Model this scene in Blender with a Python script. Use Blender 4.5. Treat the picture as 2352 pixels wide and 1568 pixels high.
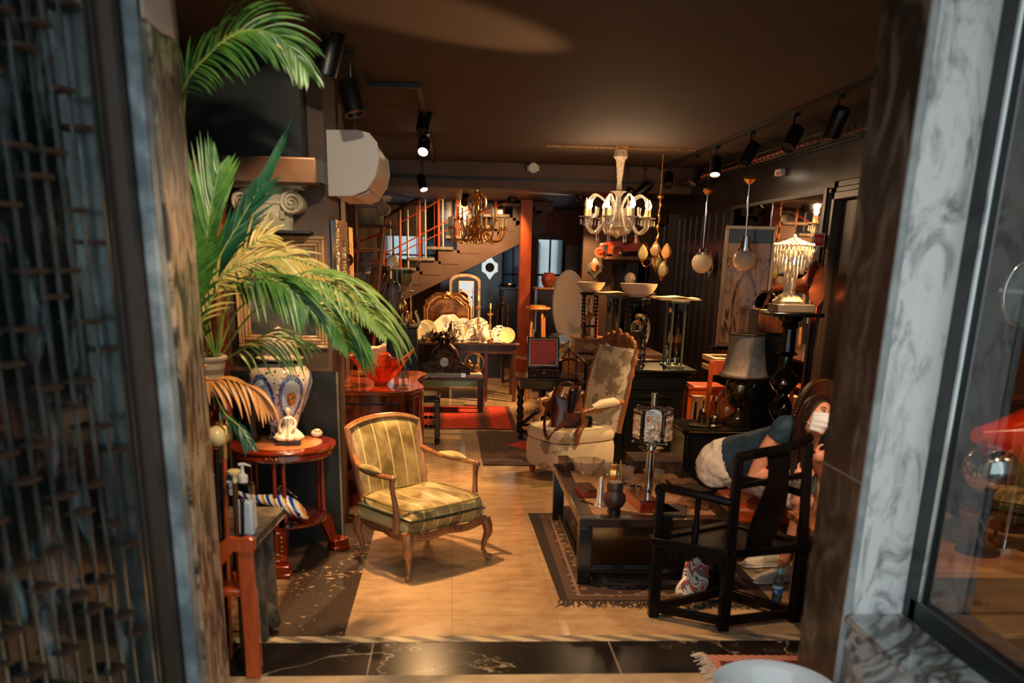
import bpy, math, random
from mathutils import Vector, Matrix
random.seed(7)
PI = math.pi
C = bpy.context.scene.collection
for o in list(bpy.data.objects): bpy.data.objects.remove(o)
# ---------------------------------------------------------------- camera (eye 2 m up, on the street step)
f = 2050.; H = 2.0; cx = 1176.; cy = 1241.9145
def _n(v):
    l = math.sqrt(sum(a*a for a in v)); return tuple(a/l for a in v)
D = _n((1040-cx, 588-cy, f)); N = _n((1025-cx, 7700-cy, f))
R = (N[1]*D[2]-N[2]*D[1], N[2]*D[0]-N[0]*D[2], N[0]*D[1]-N[1]*D[0])
def ray(px, py):
    v = (px-cx, py-cy, f)
    return (sum(a*b for a, b in zip(v, R)), sum(a*b for a, b in zip(v, D)), -sum(a*b for a, b in zip(v, N)))
def F(px, py, z=0.):            # point of the horizontal plane z seen at a pixel
    r = ray(px, py); t = (z-H)/r[2]; return Vector((r[0]*t, r[1]*t, z))
def W(px, py, Y):               # point at distance Y seen at a pixel
    r = ray(px, py); t = Y/r[1]; return Vector((r[0]*t, Y, H+r[2]*t))
def WX(px, py, X):
    r = ray(px, py); t = X/r[0]; return Vector((X, r[1]*t, H+r[2]*t))
def mpp(px, py, Y): return Y/ray(px, py)[1]
def BB(x0, y0, x1, y1, Y):      # base point, width, height of a thing filling that box at distance Y
    xc = (x0+x1)/2; b = W(xc, y1, Y); return b, (x1-x0)*mpp(xc, (y0+y1)/2, Y), W(xc, y0, Y).z-b.z
cam = bpy.data.objects.new('camera', bpy.data.cameras.new('camera')); C.objects.link(cam)
# world X,Y,Z -> camera axes : x=right, y=up(-image y), z=back
m = Matrix(((R[0], -R[1], -R[2], 0), (D[0], -D[1], -D[2], 0), (-N[0], N[1], N[2], H), (0, 0, 0, 1)))
cam.matrix_world = m
cam.data.sensor_width = 36; cam.data.lens = f/2352*36; cam.data.shift_y = -(784-cy)/2352*1.0
cam.data.clip_start = .05; cam.data.clip_end = 200
cam.data.dof.use_dof = True; cam.data.dof.focus_distance = 8.5; cam.data.dof.aperture_fstop = 1.5
S = bpy.context.scene; S.camera = cam
S.view_settings.view_transform = 'Standard'; S.view_settings.look = 'None'; S.view_settings.exposure = 0.0; S.view_settings.gamma = 1
S.view_settings.use_curve_mapping = False
# ---------------------------------------------------------------- world: overcast street daylight
w = bpy.data.worlds.new('sky'); S.world = w; w.use_nodes = True
w.node_tree.nodes['Background'].inputs[0].default_value = (.86, .95, 1.0, 1); w.node_tree.nodes['Background'].inputs[1].default_value = 1.3
def lamp(kind, loc, to, power, col=(1, .62, .3), ang=50, size=.04, blend=.6, name='spot_light'):
    l = bpy.data.lights.new(name, kind); l.energy = power; l.color = col
    if kind == 'SPOT': l.spot_size = math.radians(ang); l.spot_blend = blend; l.shadow_soft_size = size
    elif kind == 'POINT': l.shadow_soft_size = size
    elif kind == 'SUN': l.angle = size
    elif kind == 'AREA': l.size = size
    o = bpy.data.objects.new(name, l); C.objects.link(o); o.location = loc
    if to is not None: o.rotation_euler = (Vector(to)-Vector(loc)).to_track_quat('-Z', 'Y').to_euler()
    return o
WARM = (1, .58, .26); WH = (1, .80, .55)
SPOTS = []     # kept empty; track lamps are made together with their heads
# added fill spots, out of view, shaped as downlights in the vestibule soffit (their trims are built with the ceiling fittings)
ENTRY_FILL = [((.15, 3.05, 3.2), (-1.25, 5.7, 1.5), 320, 36, (1, .76, .50)), ((-.2, 3.05, 3.2), (-.85, 5.4, 2.75), 120, 40, (1, .8, .58)), ((-.35, 3.05, 3.2), (-1.08, 4.4, .6), 150, 40, (1, .66, .38)), ((.55, 3.05, 3.2), (-.2, 5.6, .3), 50, 40, (1, .66, .36)), ((.9, 3.05, 3.2), (2.0, 5.7, .8), 240, 34, (1, .62, .34)), ((.35, 3.05, 3.2), (.7, 8.5, .3), 45, 30, (1, .6, .3))]
for l_, t_, p_, a_, c_ in ENTRY_FILL: lamp('SPOT', l_, t_, p_, c_, a_, .03, .5, 'entrance_fill_lamp')
# ---------------------------------------------------------------- node helper: python expressions -> shader maths
def lin(c):
    c = [x/255 for x in c]; return tuple(x/12.92 if x <= .04045 else ((x+.055)/1.055)**2.4 for x in c)+(1,)
class T:
    def __init__(s, name):
        s.m = bpy.data.materials.new(name); s.m.use_nodes = True; s.t = s.m.node_tree; s.b = s.t.nodes['Principled BSDF']
        s.co = None
    def node(s, ty): return s.t.nodes.new(ty)
    def coord(s, which='Object'):
        n = s.node('ShaderNodeTexCoord'); return E(s, n.outputs[which])
    def sep(s, e):
        n = s.node('ShaderNodeSeparateXYZ'); s.t.links.new(e.o, n.inputs[0]); return [E(s, x) for x in n.outputs]
    def comb(s, x, y, z):
        n = s.node('ShaderNodeCombineXYZ')
        for i, a in enumerate((x, y, z)): s.put(a, n.inputs[i])
        return E(s, n.outputs[0])
    def put(s, a, inp):
        if isinstance(a, E): s.t.links.new(a.o, inp)
        elif isinstance(a, (tuple, list)) and len(a) == 3 and inp.type == 'RGBA': inp.default_value = lin(a)
        else: inp.default_value = a
    def noise(s, co, sc, det=3, rough=.55, dist=0, out='Fac'):
        n = s.node('ShaderNodeTexNoise'); n.inputs['Scale'].default_value = sc; n.inputs['Detail'].default_value = det
        n.inputs['Roughness'].default_value = rough; n.inputs['Distortion'].default_value = dist
        s.put(co, n.inputs['Vector']); return E(s, n.outputs[out])
    def vor(s, co, sc, out='Distance', feat='F1', rnd=1):
        n = s.node('ShaderNodeTexVoronoi'); n.feature = feat; n.inputs['Scale'].default_value = sc; n.inputs['Randomness'].default_value = rnd
        s.put(co, n.inputs['Vector']); return E(s, n.outputs[out])
    def scale(s, co, v):
        n = s.node('ShaderNodeVectorMath'); n.operation = 'MULTIPLY'; s.put(co, n.inputs[0]); n.inputs[1].default_value = v; return E(s, n.outputs[0])
    def mix(s, fac, a, b):
        n = s.node('ShaderNodeMix'); n.data_type = 'RGBA'; s.put(fac, n.inputs[0]); s.put(a, n.inputs[6]); s.put(b, n.inputs[7]); return E(s, n.outputs[2])
    def ramp(s, fac, stops):
        n = s.node('ShaderNodeValToRGB'); r = n.color_ramp
        while len(r.elements) < len(stops): r.elements.new(.5)
        for e, (p, c) in zip(r.elements, stops): e.position = p; e.color = lin(c)
        s.put(fac, n.inputs[0]); return E(s, n.outputs[0])
    def bump(s, h, k, d=.01):
        n = s.node('ShaderNodeBump'); n.inputs['Strength'].default_value = k; n.inputs['Distance'].default_value = d
        s.put(h, n.inputs['Height']); s.t.links.new(n.outputs[0], s.b.inputs['Normal'])
    def col(s, c): s.put(c, s.b.inputs['Base Color']); return s
    def set(s, **k):
        for a, v in k.items(): s.put(v, s.b.inputs[a.replace('_', ' ')])
        return s
class E:
    def __init__(s, t, o): s.k = t; s.o = o
    def op(s, o, b=None, c=None):
        n = s.k.node('ShaderNodeMath'); n.operation = o; s.k.put(s, n.inputs[0])
        if b is not None: s.k.put(b, n.inputs[1])
        if c is not None: s.k.put(c, n.inputs[2])
        return E(s.k, n.outputs[0])
    def __add__(s, b): return s.op('ADD', b)
    def __sub__(s, b): return s.op('SUBTRACT', b)
    def __mul__(s, b): return s.op('MULTIPLY', b)
    def __truediv__(s, b): return s.op('DIVIDE', b)
    def __gt__(s, b): return s.op('GREATER_THAN', b)
    def __lt__(s, b): return s.op('LESS_THAN', b)
    def pw(s, b): return s.op('POWER', b)
    def ab(s): return s.op('ABSOLUTE')
    def fr(s): return s.op('FRACT')
    def sin(s): return s.op('SINE')
    def mn(s, b): return s.op('MINIMUM', b)
    def mx(s, b): return s.op('MAXIMUM', b)
    def sm(s, a, b):
        n = s.k.node('ShaderNodeMapRange'); n.interpolation_type = 'SMOOTHSTEP'; s.k.put(s, n.inputs[0]); n.inputs[1].default_value = a; n.inputs[2].default_value = b; return E(s.k, n.outputs[0])
def mat(name, c, r=.5, m=0, c2=None, ns=8, bump=0, em=None, es=1, tr=0, ior=1.45, alpha=None, coat=0, sheen=0, sss=0, spec=None, stretch=(1, 1, 1), det=4):
    t = T(name); t.set(Roughness=r, Metallic=m)
    if c2 or bump:
        nz = t.noise(t.scale(t.coord(), stretch), ns, det)
        if c2: t.col(t.mix(nz.sm(.35, .65), c, c2))
        else: t.col(c)
        if bump: t.bump(nz, bump)
    else: t.col(c)
    if tr: t.set(Transmission_Weight=tr, IOR=ior)
    if spec is not None: t.b.inputs['Specular IOR Level'].default_value = spec
    if coat: t.set(Coat_Weight=coat, Coat_Roughness=.08)
    if sheen: t.set(Sheen_Weight=sheen, Sheen_Roughness=.4)
    if em: t.put(em, t.b.inputs['Emission Color']); t.b.inputs['Emission Strength'].default_value = es
    if alpha is not None: t.b.inputs['Alpha'].default_value = alpha
    return t.m
def wood(name, c, c2, r=.3, coat=.4, sc=3., axis=(1, 1, .12), spec=.5):
    t = T(name); co = t.scale(t.coord(), axis)
    g = t.noise(co, sc*6, 6, .65, 1.5); big = t.noise(co, sc*1.3, 2)
    t.col(t.mix((g*.7+big*.4).sm(.3, .75), c, c2)).set(Roughness=r, Coat_Weight=coat, Coat_Roughness=.12); t.bump(g, .08, .004); t.b.inputs['Specular IOR Level'].default_value = spec; return t.m
# ---------------------------------------------------------------- mesh helper
class M:
    def __init__(s): s.v = []; s.f = []
    def add(s, vs, fs):
        o = len(s.v); s.v += [tuple(a) for a in vs]; s.f += [tuple(i+o for i in q) for q in fs]; return s
    def box(s, c, d, rz=0, rx=0, ry=0):
        q = Matrix.Rotation(rz, 3, 'Z') @ Matrix.Rotation(rx, 3, 'X') @ Matrix.Rotation(ry, 3, 'Y'); c = Vector(c)
        vs = [c+q @ Vector((x*d[0]/2, y*d[1]/2, z*d[2]/2)) for z in (-1, 1) for x, y in ((-1, -1), (1, -1), (1, 1), (-1, 1))]
        return s.add(vs, [(3, 2, 1, 0), (4, 5, 6, 7), (0, 1, 5, 4), (1, 2, 6, 5), (2, 3, 7, 6), (3, 0, 4, 7)])
    def hexa(s, p): return s.add(p, [(3, 2, 1, 0), (4, 5, 6, 7), (0, 1, 5, 4), (1, 2, 6, 5), (2, 3, 7, 6), (3, 0, 4, 7)])
    def bar(s, a, b, wx, wy, up=(0, 0, 1)):     # square bar from a to b
        a = Vector(a); b = Vector(b); d = (b-a).normalized(); u = Vector(up)
        if abs(d.dot(u)) > .95: u = Vector((0, 1, 0))
        x = d.cross(u).normalized(); y = x.cross(d)
        ps = [p+x*i*wx/2+y*j*wy/2 for p in (a, b) for i, j in ((-1, -1), (1, -1), (1, 1), (-1, 1))]
        return s.hexa(ps)
    def lathe(s, prof, c=(0, 0, 0), n=24, sx=1, sy=1, axis=None, lobes=0, amp=0, cap=True):
        c = Vector(c); q = Vector((0, 0, 1)).rotation_difference(Vector(axis).normalized()).to_matrix() if axis else Matrix.Identity(3)
        vs = []
        for r, z in prof:
            for i in range(n):
                a = 2*PI*i/n; k = r*(1+(amp*math.cos(lobes*a) if lobes else 0)); vs.append(c+q @ Vector((k*math.cos(a)*sx, k*math.sin(a)*sy, z)))
        fs = []
        for j in range(len(prof)-1):
            for i in range(n):
                a = j*n+i; b = j*n+(i+1) % n; fs.append((a, b, b+n, a+n))
        if cap:
            if prof[0][0] > 1e-4: fs.append(tuple(range(n))[::-1])
            if prof[-1][0] > 1e-4: fs.append(tuple((len(prof)-1)*n+i for i in range(n)))
        return s.add(vs, fs)
    def cyl(s, a, b, r, r2=None, n=16):
        a = Vector(a); b = Vector(b); return s.lathe([(r, 0), (r2 if r2 is not None else r, (b-a).length)], a, n, axis=(b-a))
    def tube(s, pts, r, n=8, close=False, flat=1.):
        pts = [Vector(p) for p in pts]; L = len(pts); vs = []; u = None
        for i, p in enumerate(pts):
            d = (pts[(i+1) % L]-pts[i-1]) if close else (pts[min(i+1, L-1)]-pts[max(i-1, 0)])
            d = d.normalized() if d.length > 1e-9 else Vector((0, 0, 1))
            if u is None: u = d.cross(Vector((0, 0, 1)) if abs(d.z) < .9 else Vector((0, 1, 0))).normalized()
            u = (u-d*u.dot(d)); u = u.normalized() if u.length > 1e-6 else Vector((1, 0, 0)); w_ = d.cross(u); rr = r[i] if isinstance(r, (list, tuple)) else r
            for k in range(n):
                a = 2*PI*k/n; vs.append(p+u*math.cos(a)*rr+w_*math.sin(a)*rr*flat)
        fs = []
        for j in range(L if close else L-1):
            for k in range(n):
                a = j*n+k; b = j*n+(k+1) % n; c2 = ((j+1) % L)*n+(k+1) % n; d2 = ((j+1) % L)*n+k; fs.append((a, b, c2, d2))
        if not close: fs += [tuple(range(n))[::-1], tuple((L-1)*n+k for k in range(n))]
        return s.add(vs, fs)
    def sph(s, c, r, n=14, k=None):
        r = (r, r, r) if not isinstance(r, (tuple, list)) else r; m_ = max(6, n//2+1); o = Vector(c); vs = []
        for j in range(m_+1):
            t_ = PI*j/m_
            for i in range(n):
                a = 2*PI*i/n; vs.append(o+Vector((r[0]*math.sin(t_)*math.cos(a), r[1]*math.sin(t_)*math.sin(a), -r[2]*math.cos(t_))))
        return s.add(vs, [(j*n+i, j*n+(i+1) % n, (j+1)*n+(i+1) % n, (j+1)*n+i) for j in range(m_) for i in range(n)])
    def prism(s, pts, a, b, plane='xz'):          # outline extruded from a to b
        mk = {'xz': lambda p, t: (p[0], t, p[1]), 'xy': lambda p, t: (p[0], p[1], t), 'yz': lambda p, t: (t, p[0], p[1])}[plane]; n = len(pts)
        return s.add([mk(p, a) for p in pts]+[mk(p, b) for p in pts], [tuple(range(n)), tuple(range(2*n-1, n-1, -1))]+[(i, (i+1) % n, n+(i+1) % n, n+i) for i in range(n)])
    def grid(s, fn, nu, nv, cu=False):
        vs = [fn(i/nu, j/nv) for j in range(nv+1) for i in range(nu+(0 if cu else 1))]; w_ = nu+(0 if cu else 1)
        return s.add(vs, [(j*w_+i, j*w_+(i+1) % w_ if cu else j*w_+i+1, (j+1)*w_+((i+1) % w_ if cu else i+1), (j+1)*w_+i) for j in range(nv) for i in range(nu)])
    def frame(s, x0, z0, x1, z1, wd, y0, y1):     # rectangular frame in the xz plane
        s.box(((x0+x1)/2, (y0+y1)/2, z0+wd/2), (x1-x0, y1-y0, wd)); s.box(((x0+x1)/2, (y0+y1)/2, z1-wd/2), (x1-x0, y1-y0, wd))
        for x in (x0+wd/2, x1-wd/2): s.box((x, (y0+y1)/2, (z0+z1)/2), (wd, y1-y0, z1-z0-2*wd))
        return s
    def xf(s, mt): s.v = [tuple(mt @ Vector(p)) for p in s.v]; return s
def mesh(name, mb, mt, bev=0, sub=0, ang=.7, solid=0):
    me = bpy.data.meshes.new(name); me.from_pydata(mb.v, [], mb.f); me.update(); me.validate()
    me.polygons.foreach_set('use_smooth', [True]*len(me.polygons)); 
    if not sub: me.set_sharp_from_angle(angle=ang)
    if mt: me.materials.append(mt)
    o = bpy.data.objects.new(name, me); C.objects.link(o)
    if solid: q = o.modifiers.new('s', 'SOLIDIFY'); q.thickness = solid; q.offset = 0
    if bev: q = o.modifiers.new('b', 'BEVEL'); q.width = bev; q.segments = 2; q.limit_method = 'ANGLE'; q.angle_limit = .6
    if sub: q = o.modifiers.new('u', 'SUBSURF'); q.levels = sub; q.render_levels = sub
    return o
def tag(o, label, cat, group=None):
    o['label'] = label; o['category'] = cat
    if group: o['group'] = group
    return o
def root_of(o):
    while o.parent: o = o.parent
    return o
def thing(name, label, cat, loc, rz=0, group=None):
    o = bpy.data.objects.new(name, None); C.objects.link(o); o.empty_display_size = .1; o.location = loc; o.rotation_euler = (0, 0, rz); return tag(o, label, cat, group)
def part(par, name, mb, mt, L=0, label=None, **k):   # L=1: mesh already in the thing's own coordinates
    if not L:
        b = root_of(par).location; mb.v = [(p[0]-b[0], p[1]-b[1], p[2]-b[2]) for p in mb.v]
    o = mesh(name, mb, mt, **k); o.parent = par
    if label: o['label'] = label
    return o
def puff(mb, outline, rings):                  # rounded pad: the outline scaled ring by ring
    cx_, cy_ = sum(p[0] for p in outline)/len(outline), sum(p[1] for p in outline)/len(outline); n = len(outline)
    vs = [(cx_+(p[0]-cx_)*k, cy_+(p[1]-cy_)*k, z) for k, z in rings for p in outline]
    return mb.add(vs, [(j*n+i, j*n+(i+1) % n, (j+1)*n+(i+1) % n, (j+1)*n+i) for j in range(len(rings)-1) for i in range(n)]+[tuple(range(n))[::-1], tuple((len(rings)-1)*n+i for i in range(n))])
def one(name, mb, mt, label, cat, group=None, **k):  # a thing that is one mesh, built in world coordinates
    xs = [p[0] for p in mb.v]; ys = [p[1] for p in mb.v]; zs = [p[2] for p in mb.v]
    c = ((min(xs)+max(xs))/2, (min(ys)+max(ys))/2, min(zs)); mb.v = [(p[0]-c[0], p[1]-c[1], p[2]-c[2]) for p in mb.v]
    o = mesh(name, mb, mt, **k); o.location = c; return tag(o, label, cat, group)
def struct(name, mb, mt, par=None, **k):
    o = mesh(name, mb, mt, **k)
    if par: o.parent = par
    else: o['kind'] = 'structure'
    return o
def copy_tree(o, loc=None, par=None, label=None, rz=None):
    c = o.copy(); C.objects.link(c); c.parent = par
    if loc is not None: c.location = loc
    if rz is not None: c.rotation_euler = (0, 0, rz)
    if label: c['label'] = label
    for ch in list(o.children): copy_tree(ch, None, c)
    return c
def bez(a, b, c, d, n=8):
    a, b, c, d = map(Vector, (a, b, c, d)); return [a*(1-t)**3+b*3*t*(1-t)**2+c*3*t*t*(1-t)+d*t**3 for t in [i/n for i in range(n+1)]]
def spl(pts, n=4):                               # Catmull-Rom through points
    P_ = [Vector(p) for p in pts]; P_ = [P_[0]*2-P_[1]]+P_+[P_[-1]*2-P_[-2]]; out = []
    for i in range(1, len(P_)-2):
        for j in range(n):
            t = j/n; a, b, c, d = P_[i-1:i+3]; out.append(.5*((2*b)+(c-a)*t+(2*a-5*b+4*c-d)*t*t+(3*b-a-3*c+d)*t**3))
    return out+[P_[-2]]
def lathe_box(name, label, cat, bb, Y, prof, mt, group=None, n=24, z=None, sy=1, **k):
    """turned thing filling pixel box bb at distance Y (or standing on height z); prof in 0..1 radius / height"""
    x0, y0, x1, y1 = bb
    if z is not None: Y = F((x0+x1)/2, y1, z).y
    b, wd, h = BB(x0, y0, x1, y1, Y)
    if z is not None: b.z = z
    o = mesh(name, M().lathe([(r*wd/2, q*h) for r, q in prof], n=n, sy=sy, **{a: v for a, v in k.items() if a in ('lobes', 'amp')}), mt); o.location = b
    return tag(o, label, cat, group)
# ================================================================ materials
def marble(name, a, b, vein, sc=2., r=.18, vs=1.2, vw=.03):
    t = T(name); co = t.coord(); n1 = t.noise(co, sc, 6, .6, .8)
    wv = (t.noise(co, vs, 4, .6, 1.2)-.5).ab(); base = t.mix(n1.sm(.3, .7), a, b)
    t.col(t.mix(wv.sm(vw, 0), base, vein)).set(Roughness=r); return t.m
m_brownwall = mat('brown_paint', (92, 68, 50), .55, c2=(82, 58, 42), ns=3, bump=.03)
m_ceil = mat('ceiling_paint', (58, 40, 27), .8, c2=(50, 34, 24), ns=1.2)
m_dark = mat('dark_paint', (30, 27, 25), .45)
m_green = mat('dark_green_paint', (34, 40, 38), .4, c2=(28, 33, 32), ns=6)
m_black = mat('black_lacquer', (12, 13, 14), .18, coat=.5)
m_blackm = mat('black_metal', (14, 14, 15), .38)
m_greym = mat('grey_marble', (70, 74, 74), .25)
m_glassp = None
def pane(name, tint=(244, 250, 250), ior=1.5, r=.0):
    t = T(name); mixn = t.node('ShaderNodeMixShader'); tn = t.node('ShaderNodeBsdfTransparent'); gl = t.node('ShaderNodeBsdfGlossy'); gl.inputs['Roughness'].default_value = r
    fr = t.node('ShaderNodeFresnel'); fr.inputs[0].default_value = ior; ge = t.node('ShaderNodeNewGeometry'); fac = E(t, fr.outputs[0])*(E(t, ge.outputs['Backfacing'])*-1+1)
    tn.inputs[0].default_value = lin(tint); t.t.links.new(fac.o, mixn.inputs[0]); t.t.links.new(tn.outputs[0], mixn.inputs[1]); t.t.links.new(gl.outputs[0], mixn.inputs[2])
    t.t.links.new(mixn.outputs[0], t.t.nodes['Material Output'].inputs[0]); return t.m
m_pane = pane('window_glass'); m_shop = pane('coated_shop_glass', (236, 242, 240), 2.1); m_thin = pane('thin_glass', (225, 235, 228))
m_glass = mat('clear_glass', (250, 250, 250), .03, tr=1, ior=1.45)
m_mirror = mat('mirror_glass', (215, 205, 195), .02, 1)
m_chrome = mat('chrome', (215, 215, 215), .09, 1)
m_gold = mat('gilt', (226, 164, 92), .32, .9, c2=(160, 98, 48), ns=30, bump=.3)
m_brass = mat('brass', (236, 186, 116), .3, .85, c2=(190, 136, 74), ns=25)
m_bronze = mat('dark_bronze', (82, 58, 40), .35, .8, c2=(40, 28, 20), ns=14, bump=.4)
m_white = mat('white_plastic', (225, 222, 215), .4)
m_opal = mat('opal_glass', (240, 225, 200), .15, sss=.2)
m_cream = mat('cream_enamel', (218, 205, 185), .35)
m_plaster = mat('aged_plaster', (206, 198, 172), .7, c2=(150, 140, 112), ns=9, bump=.35)
w_red = wood('red_mahogany', (150, 48, 16), (84, 22, 8), .22, .7)
w_orange = wood('orange_beech', (205, 92, 30), (150, 58, 18), .28, .5)
w_walnut = wood('walnut', (92, 50, 26), (48, 24, 12), .25, .6)
w_dark = wood('dark_oak', (38, 24, 17), (20, 13, 10), .3, .4)
w_grey = wood('weathered_wood', (98, 86, 72), (60, 50, 42), .6, .0)
w_honey = wood('honey_wood', (176, 118, 66), (120, 74, 40), .35, .4)
w_frame = wood('gilt_frame_wood', (190, 158, 112), (132, 98, 60), .35, .3)
# floors
t = T('beige_marble_floor'); co = t.coord(); n = t.noise(co, 1.1, 6, .62, .6); n2 = t.noise(t.scale(co, (1, 2.5, 1)), 5, 5, .6)
x, y, z = t.sep(co); tile = ((x*1.65).fr()-.5).ab().sm(.492, .4985).mx(((y*1.65).fr()-.5).ab().sm(.492, .4985))
base = t.mix((n*.6+n2*.4).sm(.35, .66), (196, 166, 128), (150, 120, 88)); base = t.mix(tile*.35, base, (104, 80, 58))
t.col(base).set(Roughness=t.ramp(n2, [(0, (70, 70, 70)), (1, (120, 120, 120))])); m_floor = t.m
t = T('worn_dark_floor'); co = t.coord(); n = t.noise(co, 2.2, 7, .68, .8); n2 = t.noise(co, 22, 5, .7); x, y, z = t.sep(co)
strip = (x > -1.02)*(y < 99); base = t.mix(n.sm(.38, .62), (134, 106, 78), (60, 46, 35)); dk = t.mix(n.sm(.35, .7), (58, 44, 35), (42, 32, 26))
base = t.mix(strip, base, dk); base = t.mix((n2*n).sm(.31, .36), base, (170, 140, 104))
edge = ((x+1.02).ab()).sm(.03, .0); base = t.mix(edge*.8, base, (48, 36, 28)); t.col(base).set(Roughness=.38); t.bump(n2, .15); m_wfloor = t.m
t = T('black_marble'); co = t.coord(); n = t.noise(co, 3, 5); v1 = (t.noise(co, .9, 5, .55, .6)-.52).ab().sm(.006, .0); v2 = (t.noise(co, 2.7, 6, .6, 1)-.5).ab().sm(.008, 0)*t.noise(co, 1.5).sm(.5, .6)
x, y, z = t.sep(co); jn = ((x*.78+.33).fr()-.5).ab().sm(.4955, .499)
b_ = t.mix(n.sm(.3, .7), (24, 21, 19), (36, 31, 27)); b_ = t.mix((v1+v2*.8).mn(1)*.6, b_, (190, 172, 150)); t.col(t.mix(jn*.6, b_, (180, 160, 140))).set(Roughness=.25, Specular_IOR_Level=.12); m_bmar = t.m
t = T('hazard_tape'); x, y, z = t.sep(t.coord()); nz = t.noise(t.coord(), 9); s_ = ((x*4.6+y*9).fr()).sm(.47, .53); t.col(t.mix(s_, (186, 168, 134), t.mix(nz, (92, 84, 74), (128, 116, 100)))).set(Roughness=.5); m_haz = t.m
t = T('grey_marble_wall'); co = t.scale(t.coord(), (1, 1, .42)); n = t.noise(co, 6, 6, .62, 2.2); n2 = t.noise(co, 14, 5, .6, .5); b_ = t.mix(n.sm(.3, .56), (140, 144, 144), (236, 236, 234)); b_ = t.mix(n2.sm(.56, .74)*.3, b_, (110, 112, 114)); x, y, z = t.sep(t.coord())
t.col(t.mix((z-1.135).ab().sm(.006, .002)*.7, b_, (230, 230, 225))).set(Roughness=.2); m_gmar = t.m
t = T('shaded_marble_wall'); co = t.scale(t.coord(), (1, 1, .5)); n = t.noise(co, 5, 6, .65, 1.2); b_ = t.mix(n.sm(.42, .7), (50, 46, 42), (124, 112, 98)); x, y, z = t.sep(t.coord())
t.col(t.mix((z-1.135).ab().sm(.006, .002)*.6, b_, (170, 165, 158))).set(Roughness=.28); m_dmar = t.m  # interior shade on this jamb face is painted into the darker marble colour
t = T('brown_marble_wall'); co = t.scale(t.coord(), (1, 2.4, .75)); n = t.noise(co, 4.5, 6, .65, 1.4); b_ = t.mix(n.sm(.42, .62), (62, 54, 47), (190, 168, 140)); x, y, z = t.sep(t.coord())
t.col(t.mix((z-1.205).ab().sm(.006, .002)*.6, b_, (170, 160, 145))).set(Roughness=.3); m_lmar = t.m
m_bluem = mat('blue_grey_marble', (148, 164, 172), .3, c2=(96, 112, 120), ns=7)
m_bfr = mat('window_frame_paint', (22, 32, 34), .35)
m_bronzef = mat('brown_door_frame', (58, 44, 34), .4)
# ================================================================ setting
def bx(x0, y0, z0, x1, y1, z1): return M().box(((x0+x1)/2, (y0+y1)/2, (z0+z1)/2), (x1-x0, y1-y0, z1-z0))
CZ = 3.15; RW = 3.1; JL = -1.06; JR = 1.715
struct('floor', bx(-.59, 4.55, -.1, RW, 17, 0), m_floor)
struct('floor', bx(-2.6, 7.0, -.1, -.59, 17, 0), m_floor)
struct('floor', bx(-2.6, 4.55, -.1, -.59, 7.0, 0), m_wfloor)
struct('trim_1', bx(-2.6, 4.47, -.1, RW, 4.55, .002), m_haz)
struct('trim_2', bx(-2.6, 4.07, -.1, RW, 4.47, 0), m_bmar)
struct('floor', bx(-5, -4, -.1, 6, 4.07, 0), mat('pavement_stone', (186, 164, 132), .5, c2=(158, 136, 106), ns=5, bump=.1))
struct('ceiling', bx(-2.6, 3.95, CZ, RW+.2, 12.3, CZ+.15), m_ceil)
struct('ceiling', bx(-5, 2.3, 3.25, 6, 3.95, 3.4), m_dark)
struct('trim_3', bx(-2.6, 12.3, 2.84, RW+.2, 12.5, CZ+.15), m_brownwall)
struct('ceiling', bx(-2.6, 12.5, 2.84, RW+.2, 17.2, 2.95), m_dark)
struct('wall_right', bx(RW, 1.5, 0, RW+.2, 17.2, 3.4), mat('black_wall_panel', (20, 20, 21), .25, c2=(26, 25, 25), ns=2))
struct('wall_front_left', bx(-2.6, 3.6, 0, -1.13, 3.95, 3.3), m_dark)
struct('trim_4', bx(-1.13, 3.5, 0, JL-.012, 3.6, 3.3), m_bluem, bev=.012)
struct('trim_5', bx(-1.13, 3.6, 0, JL, 3.95, 3.3), m_lmar)
struct('trim_6', bx(-1.32, 3.42, 0, -1.13, 3.62, 3.3), m_bronzef)
struct('wall_front_right', bx(JR, 3.5, 0, JR+.26, 3.93, 3.3), m_gmar)
struct('trim_7', bx(JR-.012, 3.514, 0, JR, 3.93, 3.3), m_dmar)
struct('trim_8', bx(JR-.02, 3.49, .0, JR+.012, 3.514, 3.3), mat('pale_marble_arris', (178, 182, 182), .25, c2=(150, 154, 156), ns=9), bev=.006)
# shop window beside the entrance (runs back towards the street)
struct('trim_9', bx(JR, -3, 0, JR+.34, 3.495, .53), marble('sill_marble', (84, 92, 96), (150, 152, 150), (190, 190, 186), 5))
struct('trim_10', bx(JR-.015, -3, .53, JR+.34, 3.494, .56), marble('sill_top_marble', (130, 138, 142), (196, 192, 184), (84, 78, 70), 6, .12), bev=.006)
wf = M(); XW = JR+.27
for z_ in ((.56, .66), (3.1, 3.25)): wf.box((XW, .35, (z_[0]+z_[1])/2), (.06, 6.2, z_[1]-z_[0]))
wf.box((XW, 3.445, 1.9), (.06, .11, 2.7))
win = struct('window_1', wf, m_bfr, bev=.006); struct('window_1_pane', bx(XW-.004, -2.7, .66, XW+.004, 3.39, 3.1), m_shop, win)
struct('trim_12', bx(XW-.028, 3.372, .66, XW-.02, 3.392, 3.1), m_chrome)
struct('wall_front_side', bx(XW+.05, 3.55, 0, RW, 3.62, .0+.3), m_dark)
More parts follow.
